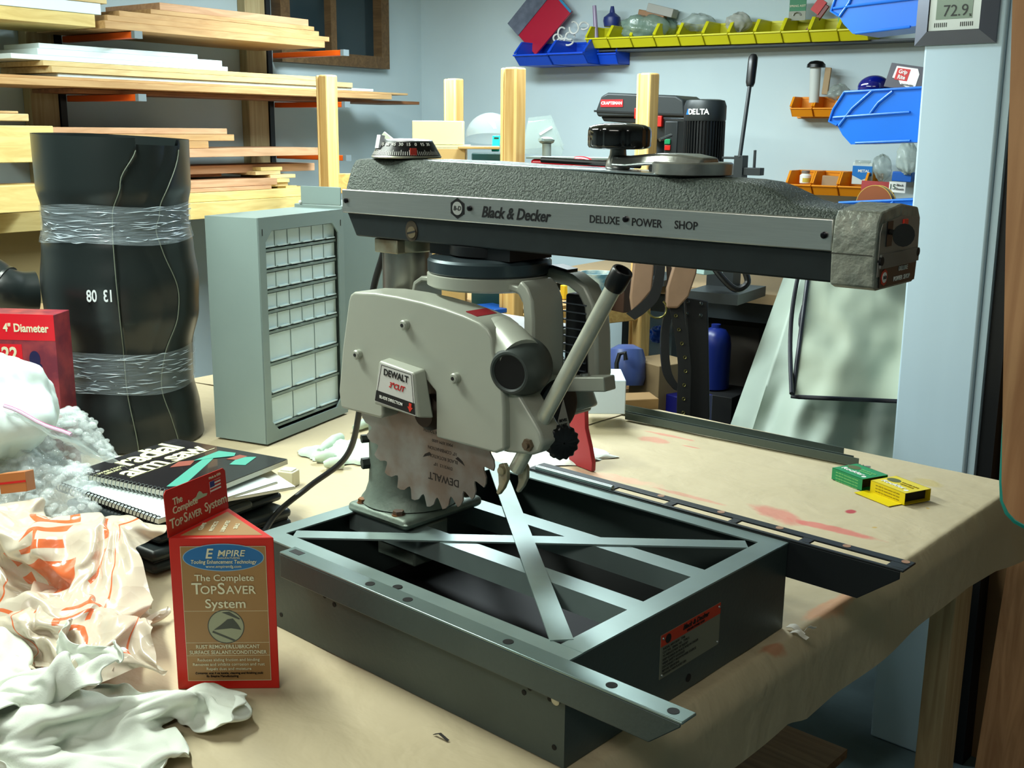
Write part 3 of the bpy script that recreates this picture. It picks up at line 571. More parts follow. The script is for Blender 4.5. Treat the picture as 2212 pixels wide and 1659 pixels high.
# power cord
cp = [(.030,.205,.500),(.022,.205,.47),(-.005,.21,.42),(-.04,.22,.33),(-.09,.25,.22),(-.16,.28,.13),(-.23,.26,.07),(-.24,.20,.035),(-.19,.12,.010),(-.12,.02,.0065),(-.10,-.06,.0065)]
def smoothpath(P_, n=8):
    P_ = [Vector(p) for p in P_]; out = []
    for i in range(len(P_)-1):
        p0, p1, p2, p3 = P_[max(i-1,0)], P_[i], P_[i+1], P_[min(i+2,len(P_)-1)]
        for k in range(n):
            t_ = k/n; out.append(.5*((2*p1)+(p2-p0)*t_+(2*p0-5*p1+4*p2-p3)*t_*t_+(3*p1-p0-3*p2+p3)*t_**3))
    out.append(P_[-1]); return out

b = MB(); b.tube(smoothpath(cp), .0048, 12); obj('power_cord', b, mat('cord_rubber',(.09,.10,.11),.45), saw)

# ---------------------------------------------------------------- fold shapes of crumpled cloth and film
# 46 by 36 points of the crumpled cloth, x y z in millimetres, row by row
RAG_FOLDS_MM = [
[205,16,52,194,24,61,183,34,57,188,47,47,192,60,35,194,70,24,185,74,30,174,82,25,163,92,21,152,104,23,142,112,19,148,106,14,151,97,13,140,99,9,132,98,4,117,99,9,112,88,18,98,88,22,85,88,21,76,77,20,67,81,25,59,92,29,51,97,33,43,93,28,36,93,31,27,93,33,16,90,30,8,98,36,-3,94,46,-15,93,43,-27,85,45,-30,100,35,-41,105,27,-56,107,33,-59,107,22,-57,111,8,-65,107,2,-75,109,6,-75,117,1,-71,129,7,-79,131,2,-83,137,8,-86,141,17,-94,146,21,-107,148,23,-119,148,29],
[195,2,58,186,13,54,191,25,47,197,36,46,195,49,36,191,58,21,181,67,18,171,74,29,159,82,26,149,94,27,140,103,28,139,98,19,139,88,19,141,81,11,128,83,10,115,82,9,100,84,5,85,81,9,74,80,10,64,77,8,58,81,16,50,87,21,45,96,22,42,103,23,34,99,22,29,101,28,19,96,24,8,94,29,0,87,41,-13,92,43,-24,91,42,-32,93,37,-42,97,30,-53,103,26,-65,103,26,-60,111,17,-64,115,8,-75,110,6,-83,111,7,-83,118,10,-86,122,16,-94,124,11,-100,126,15,-101,129,21,-111,132,27,-124,130,30],
[188,-8,51,190,3,45,203,14,44,205,29,39,191,37,35,182,52,28,176,63,14,167,71,22,157,76,33,150,86,34,139,94,36,141,89,31,139,78,26,130,70,20,121,64,11,106,65,6,90,68,9,74,67,3,65,65,11,54,67,6,51,75,15,46,80,10,44,91,10,39,100,11,33,106,15,25,104,20,17,105,27,6,100,26,-2,90,34,-15,83,36,-18,94,33,-30,95,30,-44,92,24,-56,94,22,-63,99,18,-63,106,17,-68,111,15,-71,112,15,-81,113,17,-91,107,18,-99,112,22,-106,116,26,-111,110,21,-116,117,28,-115,118,40,-118,127,46],
[195,-16,40,199,-2,33,210,10,32,208,21,32,199,34,29,184,46,23,172,60,20,162,72,17,156,72,31,149,80,36,139,86,40,130,82,36,126,74,29,117,73,25,106,66,21,94,58,16,79,54,11,64,52,4,52,55,7,45,60,14,40,68,9,34,74,13,31,83,11,33,90,17,30,96,15,23,103,12,15,110,18,3,107,25,-5,98,31,-12,90,29,-22,86,24,-33,92,21,-43,98,15,-53,96,8,-60,99,7,-70,101,7,-74,100,14,-75,102,19,-78,104,25,-91,105,29,-101,102,35,-108,106,40,-116,103,39,-127,104,42,-134,113,46,-134,120,48],
[187,-18,35,199,-8,25,210,6,22,202,17,26,193,28,30,188,41,15,176,54,14,162,64,15,151,74,24,146,73,40,138,77,36,127,69,39,123,63,33,110,61,35,95,61,32,80,58,28,65,54,22,52,48,14,45,43,9,34,50,12,30,58,5,25,67,4,21,74,12,25,81,19,26,87,23,20,93,15,13,101,13,2,110,16,-9,106,24,-16,97,18,-25,94,18,-34,89,12,-45,87,12,-56,86,7,-64,87,9,-68,93,16,-73,90,19,-74,92,29,-75,100,36,-85,95,36,-96,93,38,-107,93,46,-112,103,53,-126,105,60,-132,120,61,-145,126,59],
[179,-17,33,189,-3,29,197,7,20,190,15,28,183,29,28,179,37,19,173,46,15,164,55,14,154,66,23,142,71,31,135,66,37,128,56,33,118,50,28,106,46,28,92,43,30,77,40,32,61,37,27,47,32,19,40,30,9,33,37,4,25,45,1,20,54,4,21,62,13,20,70,20,24,76,26,17,84,22,11,92,15,4,102,10,-6,104,9,-18,100,7,-22,88,10,-32,85,4,-43,79,7,-50,81,15,-56,82,22,-59,88,28,-63,85,32,-65,90,39,-74,92,48,-86,91,49,-96,82,48,-106,85,53,-115,91,58,-125,99,64,-133,112,68,-145,125,67],
[175,-22,23,185,-7,22,183,6,18,181,17,22,173,28,25,172,41,25,165,44,20,158,53,15,152,63,19,142,65,27,133,62,23,121,56,20,110,46,18,100,36,18,87,30,21,73,24,25,64,30,16,52,23,10,39,21,8,29,26,5,21,32,1,16,40,5,19,50,12,16,58,17,21,64,26,14,74,27,6,83,22,5,91,11,-1,92,4,-10,89,6,-18,79,3,-27,73,11,-35,76,20,-39,83,26,-47,87,34,-53,87,42,-60,81,46,-69,79,42,-79,82,51,-87,87,62,-101,84,62,-114,76,59,-121,85,64,-132,88,63,-137,98,68,-148,111,64],
[166,-20,17,175,-6,24,175,8,24,174,19,15,171,31,12,163,38,20,162,47,26,161,56,29,153,64,34,143,62,36,135,54,25,123,45,15,107,40,9,91,35,6,79,28,9,71,20,7,64,17,15,53,13,19,42,13,7,31,14,4,21,20,4,19,28,8,23,39,10,16,47,17,17,52,24,12,61,28,6,70,22,11,74,13,4,76,10,-2,76,11,-10,72,17,-17,71,23,-24,74,32,-32,79,39,-41,79,45,-50,73,48,-59,70,51,-69,72,51,-82,73,58,-92,78,64,-101,76,72,-114,77,74,-123,75,71,-126,85,77,-142,91,75,-148,93,65],
[161,-15,8,164,-3,19,168,8,11,163,21,11,160,34,11,156,43,11,151,50,19,148,56,28,146,54,40,143,59,45,135,54,36,125,42,26,112,32,15,97,25,7,83,18,6,73,11,3,59,13,8,59,4,17,45,4,11,34,4,4,23,8,4,20,16,11,28,28,11,20,36,14,13,41,21,12,48,27,7,55,22,6,56,13,2,58,7,-6,60,10,-7,59,23,-15,58,32,-25,61,39,-35,66,41,-46,73,36,-58,73,38,-63,64,42,-73,62,51,-85,63,60,-99,67,62,-108,71,70,-109,69,80,-121,71,80,-126,75,84,-139,82,78,-152,82,78],
[149,-11,5,157,0,6,154,10,9,155,22,13,149,31,15,153,36,23,150,42,29,145,40,35,140,41,44,138,50,44,130,55,46,122,45,35,113,31,27,100,25,18,87,15,12,76,4,8,62,2,6,54,-6,10,42,-6,15,34,-1,14,29,5,11,24,11,15,25,21,18,23,31,18,15,32,19,10,37,26,3,40,23,-1,40,13,-6,42,4,-15,45,12,-21,51,15,-26,54,23,-34,58,30,-44,62,32,-54,64,29,-63,67,29,-71,72,34,-82,69,40,-94,66,49,-103,65,62,-106,61,72,-114,58,81,-124,62,87,-130,68,81,-142,71,78,-150,70,78],
[145,-2,9,146,11,4,142,21,11,143,27,23,152,25,31,155,30,40,154,37,48,148,42,52,138,43,56,133,40,44,125,50,47,115,50,45,109,37,37,99,29,29,90,16,24,81,3,15,68,-5,12,55,-7,18,45,-4,23,42,5,19,39,13,16,33,20,19,29,28,26,24,33,31,16,26,30,9,26,30,2,30,22,-7,28,15,-15,28,7,-25,36,9,-33,44,15,-34,48,22,-43,56,18,-45,65,15,-57,67,12,-67,74,19,-81,73,22,-94,70,30,-105,65,42,-108,58,54,-113,52,69,-120,55,77,-124,53,83,-133,60,74,-141,59,81,-151,54,77],
[138,7,8,140,8,14,144,16,24,147,21,36,143,24,42,145,26,49,142,29,57,146,29,67,140,34,68,131,29,54,121,37,50,114,48,57,106,41,49,97,32,39,86,23,31,79,10,21,68,4,21,57,4,28,47,3,30,39,6,28,30,9,29,24,15,33,17,21,38,16,26,46,7,26,47,3,19,41,0,27,35,-6,27,27,-12,20,17,-21,24,15,-33,32,19,-41,41,23,-49,50,26,-56,52,11,-62,60,15,-73,64,12,-82,64,24,-94,59,33,-106,52,42,-112,50,55,-116,49,67,-117,43,81,-127,45,79,-136,50,76,-139,50,69,-145,41,68],
[132,7,8,139,4,24,140,12,36,148,10,44,146,14,54,152,17,61,149,18,70,140,15,70,133,26,72,129,27,67,122,26,58,114,36,61,102,41,61,92,39,49,83,28,39,76,14,29,65,17,27,53,16,31,46,12,35,36,12,39,30,13,41,24,19,46,17,16,50,8,16,54,3,21,62,-2,16,54,-8,18,43,-11,29,38,-17,26,30,-23,17,20,-32,23,12,-44,34,13,-54,41,24,-63,53,23,-74,48,14,-83,51,24,-88,54,41,-98,54,50,-105,47,54,-113,40,54,-119,40,63,-123,36,74,-131,38,75,-137,39,67,-135,36,60,-143,38,53],
[127,16,13,131,5,21,132,9,36,137,13,46,143,5,55,146,3,68,148,7,82,142,14,86,134,16,79,124,23,80,117,23,69,111,25,58,103,30,58,90,34,61,78,33,46,69,24,37,64,18,37,52,17,43,43,7,46,33,9,52,26,8,55,21,8,55,15,12,60,6,11,64,1,9,67,-6,16,65,-12,16,54,-18,22,47,-24,30,40,-30,24,30,-38,15,17,-49,24,14,-60,38,19,-71,42,24,-85,41,27,-99,40,36,-97,38,52,-100,37,65,-109,39,73,-116,28,70,-123,27,69,-134,29,70,-142,33,74,-144,30,66,-144,25,54,-142,31,48],
[130,21,19,123,10,20,126,14,29,126,12,43,130,7,56,136,-2,67,136,0,81,130,5,87,128,7,79,123,11,77,112,15,76,104,20,70,100,23,56,89,25,58,76,29,57,66,25,48,59,15,49,50,5,51,39,10,58,30,6,64,23,14,66,18,8,68,11,3,69,7,4,76,-2,8,77,-9,8,70,-16,15,66,-23,17,59,-30,25,51,-37,28,38,-46,21,26,-56,18,15,-68,27,18,-82,31,21,-93,31,36,-97,28,50,-104,23,64,-105,24,78,-116,25,81,-124,29,81,-135,29,80,-145,29,79,-152,25,78,-153,34,67,-153,25,56,-148,28,41],
[124,23,12,118,17,22,117,7,26,117,7,40,122,0,52,127,1,62,126,-2,70,118,0,73,109,3,70,109,9,62,106,13,59,98,14,62,93,16,61,87,19,53,75,22,63,66,21,61,56,15,59,46,8,64,38,9,71,28,16,73,16,18,76,8,12,78,10,2,81,2,-5,85,-7,1,87,-12,6,81,-16,6,72,-25,11,65,-30,15,55,-37,17,42,-50,19,34,-60,16,26,-74,17,19,-84,17,33,-85,22,52,-93,20,68,-106,13,76,-116,12,74,-127,16,77,-138,17,77,-148,20,82,-158,24,88,-165,25,86,-161,30,74,-159,33,61,-152,31,44],
[120,13,8,112,14,18,109,6,29,113,-4,36,120,-8,48,116,1,57,112,4,59,104,-2,59,96,2,57,91,6,54,91,7,47,89,15,44,82,13,47,76,8,55,74,15,59,66,10,68,56,8,67,49,14,78,36,11,84,26,13,86,15,12,89,4,8,90,-1,2,91,-3,-4,100,-8,-2,97,-15,0,92,-17,0,80,-22,2,67,-25,5,56,-34,7,45,-47,6,36,-62,8,30,-75,16,33,-77,17,47,-84,11,63,-98,6,75,-112,4,84,-125,6,83,-135,13,86,-143,19,91,-153,16,94,-163,16,98,-169,20,90,-171,25,77,-166,33,62,-158,35,46],
[112,10,8,115,4,15,105,0,23,106,-6,35,112,-16,46,105,-5,49,101,1,43,90,-3,43,83,-7,45,82,-1,41,76,1,42,75,3,38,72,8,33,65,7,40,68,10,50,71,3,65,58,-1,71,51,2,83,36,1,87,23,1,87,14,0,86,11,0,96,3,-1,106,-7,-4,113,-12,-10,104,-15,-10,94,-20,-1,83,-27,6,76,-33,6,63,-37,2,53,-48,5,47,-62,12,43,-73,5,38,-85,7,48,-98,4,60,-110,-2,72,-124,-1,80,-132,3,91,-140,8,99,-150,13,101,-157,19,105,-168,21,110,-175,21,98,-179,23,82,-174,27,64,-164,28,47],
[110,4,2,113,-2,12,114,-4,24,105,-11,33,101,-20,41,95,-14,42,86,-12,41,78,-12,33,73,-12,32,75,-6,25,69,-8,29,63,-9,33,62,-4,28,61,-3,36,61,3,45,66,-3,58,64,-9,69,55,-10,81,40,-10,84,27,-11,84,18,-9,80,11,-9,91,2,-9,102,-4,-14,111,-16,-16,107,-20,-10,97,-24,-9,85,-30,-2,78,-39,3,72,-45,2,59,-53,-2,48,-61,7,49,-74,3,51,-89,-2,55,-105,-7,63,-121,-9,72,-135,-6,81,-145,-3,91,-151,3,99,-154,6,108,-156,10,114,-165,12,113,-176,15,107,-179,15,90,-175,19,70,-170,20,50],
[121,-4,1,113,-6,11,109,-12,21,108,-19,30,97,-15,31,88,-12,31,81,-16,26,73,-23,24,71,-18,17,69,-15,13,62,-17,17,59,-23,24,54,-18,23,52,-11,31,53,-4,43,58,-9,50,60,-18,62,56,-23,76,44,-23,85,32,-22,80,19,-19,76,7,-17,83,4,-17,97,-3,-15,98,-12,-22,96,-20,-16,90,-30,-11,83,-36,-7,73,-41,-3,63,-53,-4,62,-62,-3,54,-69,0,51,-78,2,64,-94,-3,72,-109,-8,78,-125,-11,86,-137,-8,95,-150,-9,99,-153,-5,107,-157,-2,114,-160,3,124,-165,9,123,-171,9,111,-171,11,97,-169,13,78,-171,12,58],
[127,-7,10,118,-14,9,107,-17,10,103,-22,21,94,-23,26,93,-20,15,84,-22,9,80,-27,12,74,-31,14,68,-29,8,62,-30,10,54,-27,9,47,-27,14,47,-24,26,50,-17,38,44,-12,48,47,-23,55,49,-33,66,43,-37,79,30,-35,83,19,-31,77,7,-26,84,-1,-25,93,-6,-19,87,-15,-20,83,-24,-19,80,-28,-12,70,-40,-15,64,-49,-12,53,-58,-11,52,-69,-7,46,-77,-7,49,-81,-8,64,-96,-13,74,-112,-16,84,-127,-19,94,-141,-18,98,-146,-15,108,-152,-15,116,-151,-11,125,-158,-7,134,-167,0,133,-172,2,118,-178,10,104,-175,8,86,-178,6,68],
[131,-11,19,122,-18,21,119,-24,12,113,-31,20,105,-36,16,95,-38,12,86,-39,6,78,-40,3,71,-42,10,64,-41,12,55,-37,8,46,-38,7,40,-31,11,42,-34,22,46,-32,36,38,-26,45,31,-27,52,35,-39,61,37,-49,72,29,-49,82,17,-43,81,9,-35,90,1,-30,88,-6,-27,81,-14,-23,76,-26,-23,70,-30,-20,60,-40,-17,50,-54,-19,45,-61,-14,45,-70,-12,36,-83,-12,43,-92,-9,56,-102,-19,65,-117,-21,74,-131,-21,84,-144,-24,91,-151,-25,102,-154,-21,114,-157,-18,127,-159,-21,140,-167,-12,141,-176,-4,130,-184,4,115,-185,9,97,-187,3,80],
[138,-24,22,133,-27,13,126,-37,13,123,-43,17,113,-48,17,98,-49,18,86,-49,12,80,-52,5,70,-50,2,58,-48,5,53,-45,13,41,-43,16,33,-36,15,31,-33,21,33,-40,32,34,-42,46,21,-38,47,19,-43,59,24,-54,68,25,-62,79,16,-55,85,5,-45,91,0,-41,88,-10,-37,84,-20,-34,78,-31,-32,68,-38,-27,58,-47,-26,51,-61,-24,49,-70,-20,47,-77,-20,45,-89,-17,38,-100,-8,44,-110,-13,54,-124,-15,62,-137,-14,72,-145,-12,86,-154,-17,95,-161,-23,106,-162,-24,118,-165,-24,129,-167,-16,130,-176,-14,128,-183,-9,118,-192,-1,106,-197,4,92],
[146,-37,18,140,-42,9,133,-48,3,132,-51,9,119,-54,11,106,-58,13,92,-59,16,82,-59,10,72,-60,4,60,-54,12,47,-51,7,38,-42,6,25,-40,11,25,-44,22,26,-49,32,28,-55,41,17,-51,46,9,-51,53,10,-58,67,13,-67,78,12,-67,87,2,-57,92,-7,-52,90,-17,-47,84,-22,-43,74,-32,-40,62,-44,-36,56,-57,-28,60,-70,-22,60,-82,-24,53,-90,-22,45,-97,-17,46,-107,-16,35,-118,-13,45,-128,-7,54,-142,-4,63,-151,-2,77,-157,-6,89,-161,-11,101,-163,-15,109,-162,-9,117,-169,-4,117,-176,-9,111,-185,-15,103,-198,-14,103,-208,-7,102],
[151,-44,5,147,-56,11,142,-63,6,134,-65,10,126,-64,6,111,-63,5,95,-64,9,82,-63,16,72,-66,8,59,-61,8,44,-56,12,34,-47,2,24,-50,7,17,-53,16,29,-58,28,24,-64,41,16,-64,47,5,-64,49,9,-67,60,8,-74,71,5,-75,80,-1,-65,81,-10,-62,78,-17,-57,73,-27,-53,68,-39,-49,64,-52,-42,64,-65,-38,66,-76,-34,60,-86,-33,54,-88,-33,46,-101,-26,45,-111,-26,42,-126,-21,43,-131,-18,55,-147,-13,59,-158,-9,70,-162,-1,81,-164,0,94,-170,-7,100,-173,-7,104,-174,-1,102,-183,1,98,-193,-5,94,-203,-12,89,-207,-20,93],
[157,-59,7,150,-70,6,144,-75,18,135,-79,13,133,-74,3,117,-72,7,101,-69,14,85,-70,19,70,-68,16,58,-66,4,42,-58,10,31,-55,7,25,-61,3,15,-67,12,20,-63,28,32,-69,40,20,-77,48,7,-75,43,6,-77,56,-1,-75,62,-4,-81,69,-8,-75,68,-19,-75,68,-29,-72,68,-39,-66,69,-51,-59,66,-64,-53,59,-67,-43,54,-69,-32,49,-75,-35,43,-86,-32,39,-98,-34,40,-109,-32,42,-123,-32,46,-133,-31,55,-147,-25,60,-156,-16,71,-164,-10,79,-166,-3,87,-175,1,89,-174,-5,92,-175,-9,94,-185,-11,90,-191,-16,90,-198,-22,90,-205,-31,91],
[158,-74,12,152,-85,13,145,-86,23,138,-85,17,136,-85,4,119,-80,7,103,-78,11,87,-75,12,71,-73,15,54,-68,12,41,-63,4,31,-65,10,24,-64,14,21,-72,22,23,-73,33,21,-75,37,16,-83,43,7,-85,46,1,-83,47,-4,-80,52,-12,-79,54,-22,-78,53,-23,-67,51,-32,-63,50,-42,-67,49,-50,-60,48,-55,-48,47,-62,-42,41,-68,-36,32,-77,-36,27,-84,-40,33,-94,-43,35,-108,-42,38,-115,-40,47,-129,-42,55,-137,-31,64,-146,-22,74,-155,-16,84,-166,-14,90,-171,-12,87,-177,-16,83,-178,-24,89,-184,-28,92,-190,-33,93,-193,-31,100,-205,-28,102],
[163,-86,16,153,-87,25,141,-91,27,134,-90,21,135,-95,7,119,-89,7,103,-83,12,87,-79,7,70,-75,5,53,-74,13,40,-66,9,31,-74,13,29,-71,21,33,-71,28,31,-84,35,17,-90,33,7,-90,36,-1,-94,38,-8,-89,41,-13,-87,48,-19,-81,40,-24,-73,34,-33,-65,31,-34,-56,27,-44,-55,29,-54,-54,33,-57,-48,30,-66,-47,25,-74,-52,20,-80,-46,15,-89,-47,24,-98,-47,31,-101,-50,44,-110,-49,46,-115,-43,60,-126,-39,66,-139,-31,73,-150,-25,82,-160,-21,84,-164,-24,89,-171,-29,90,-174,-38,93,-176,-32,104,-187,-34,109,-198,-39,109,-201,-31,113],
[162,-91,28,150,-86,35,137,-89,35,129,-95,23,131,-103,11,118,-96,1,102,-90,8,88,-83,14,71,-82,9,52,-78,7,41,-77,10,39,-72,20,32,-82,21,29,-86,28,26,-96,37,13,-100,43,2,-100,44,-7,-101,50,-15,-100,48,-19,-94,44,-20,-89,42,-27,-85,34,-36,-75,28,-40,-65,29,-45,-65,23,-53,-65,26,-64,-61,25,-62,-57,14,-72,-55,9,-82,-55,9,-90,-56,14,-95,-55,24,-99,-55,37,-110,-56,44,-115,-54,55,-121,-49,68,-132,-41,76,-143,-35,79,-154,-36,79,-158,-40,92,-163,-42,103,-171,-43,111,-182,-41,115,-190,-39,121,-201,-39,122,-206,-43,117],
[160,-95,40,146,-92,40,134,-95,41,124,-97,30,125,-105,18,122,-100,7,103,-96,8,86,-89,10,72,-83,19,56,-82,16,46,-82,24,39,-88,25,33,-95,29,24,-100,24,11,-103,29,0,-105,38,-7,-110,41,-14,-102,39,-21,-105,41,-25,-99,50,-23,-92,53,-30,-88,44,-37,-83,39,-46,-75,37,-48,-74,31,-50,-78,25,-63,-74,28,-68,-71,17,-75,-71,12,-84,-70,15,-91,-69,20,-96,-67,29,-92,-62,38,-102,-63,40,-111,-65,50,-117,-61,64,-125,-52,77,-135,-48,77,-148,-53,82,-162,-51,90,-173,-51,101,-182,-48,111,-184,-50,124,-195,-45,131,-206,-50,130,-211,-47,124],
[154,-97,31,149,-100,43,137,-103,43,127,-105,32,117,-107,20,121,-103,11,108,-98,14,90,-95,16,73,-90,18,59,-87,24,53,-95,31,44,-102,34,33,-109,36,23,-116,33,13,-115,35,3,-114,30,-6,-106,26,-17,-106,27,-23,-104,34,-29,-98,44,-30,-93,54,-31,-86,56,-41,-88,48,-47,-82,47,-54,-79,43,-57,-84,37,-60,-84,29,-67,-81,27,-74,-78,29,-79,-78,33,-83,-74,38,-89,-76,44,-95,-73,50,-94,-63,55,-100,-61,62,-106,-56,71,-114,-53,82,-127,-47,88,-144,-47,95,-158,-58,100,-172,-64,107,-181,-56,115,-191,-51,117,-196,-52,125,-205,-54,120,-211,-50,120],
[149,-96,30,148,-100,38,141,-109,35,132,-115,29,122,-115,21,121,-112,8,110,-105,8,94,-103,18,77,-97,23,64,-99,21,55,-105,25,47,-114,29,35,-121,29,25,-119,27,13,-119,20,2,-113,14,-11,-114,17,-20,-109,21,-27,-109,33,-29,-107,46,-34,-100,54,-33,-93,63,-42,-86,60,-48,-91,56,-56,-89,55,-61,-88,49,-65,-85,48,-70,-81,48,-66,-73,52,-74,-74,55,-77,-73,60,-81,-69,64,-87,-76,68,-92,-71,69,-92,-62,75,-100,-60,84,-110,-63,84,-124,-55,86,-139,-50,97,-151,-59,104,-165,-64,111,-179,-65,116,-193,-58,120,-195,-53,113,-204,-53,109,-211,-48,115],
[145,-101,32,143,-98,29,134,-102,26,131,-110,17,126,-118,11,118,-120,6,110,-111,2,95,-107,9,80,-105,15,69,-110,22,58,-114,21,46,-118,18,34,-125,16,24,-128,14,15,-125,11,4,-123,12,-8,-124,17,-21,-118,22,-31,-109,28,-34,-106,40,-35,-109,53,-37,-102,64,-44,-92,69,-52,-92,67,-62,-94,66,-66,-88,64,-65,-80,68,-73,-82,69,-77,-80,70,-74,-75,76,-82,-77,79,-81,-71,83,-87,-68,85,-94,-74,85,-94,-68,91,-95,-64,96,-107,-66,93,-122,-61,89,-137,-60,94,-147,-60,106,-162,-56,110,-174,-58,119,-191,-60,125,-197,-60,117,-208,-61,112,-214,-56,119],
[144,-107,30,147,-106,22,141,-107,13,135,-116,10,127,-123,9,119,-129,3,108,-122,9,96,-117,16,87,-115,13,74,-123,21,61,-126,17,51,-134,15,38,-140,9,26,-141,12,17,-136,18,10,-128,24,0,-120,19,-15,-121,28,-30,-117,28,-40,-109,35,-40,-103,48,-44,-107,62,-45,-101,74,-52,-91,78,-62,-96,78,-69,-93,78,-67,-86,87,-74,-87,87,-82,-89,88,-77,-82,95,-84,-85,96,-86,-80,99,-85,-74,103,-93,-78,102,-96,-72,106,-93,-65,106,-106,-65,102,-118,-56,97,-130,-62,97,-140,-56,108,-156,-59,117,-171,-67,122,-187,-61,125,-199,-65,119,-207,-65,125,-208,-60,130],
[144,-114,26,138,-117,22,139,-121,14,140,-124,5,131,-130,6,121,-132,13,108,-134,16,95,-131,18,88,-124,11,78,-121,12,67,-127,8,51,-126,3,36,-130,3,22,-132,4,11,-136,8,2,-135,18,-1,-124,25,-8,-115,29,-22,-117,35,-37,-117,38,-47,-108,46,-50,-101,58,-53,-104,73,-55,-99,84,-62,-92,89,-70,-97,94,-75,-96,100,-77,-93,104,-84,-95,104,-81,-89,111,-87,-90,113,-90,-85,115,-86,-79,119,-95,-78,118,-98,-72,123,-95,-62,117,-105,-62,110,-119,-56,107,-127,-66,103,-139,-58,113,-155,-52,119,-168,-64,127,-184,-68,122,-195,-73,119,-196,-70,131,-194,-61,137],
[143,-127,22,137,-131,19,132,-135,13,140,-139,6,131,-143,4,118,-146,9,111,-148,19,97,-147,18,87,-138,10,82,-123,3,69,-120,5,60,-118,9,44,-117,6,28,-119,2,13,-125,2,4,-131,12,-5,-130,22,-7,-119,33,-17,-114,39,-31,-114,42,-43,-114,49,-55,-106,54,-60,-104,68,-65,-104,82,-65,-101,95,-67,-102,108,-74,-106,112,-77,-101,118,-83,-100,121,-85,-95,126,-86,-86,128,-96,-89,129,-93,-82,134,-99,-79,134,-105,-76,129,-99,-63,127,-107,-66,119,-119,-58,115,-130,-63,109,-142,-67,114,-154,-54,124,-170,-55,129,-182,-68,125,-183,-75,127,-182,-68,134,-186,-73,140]]
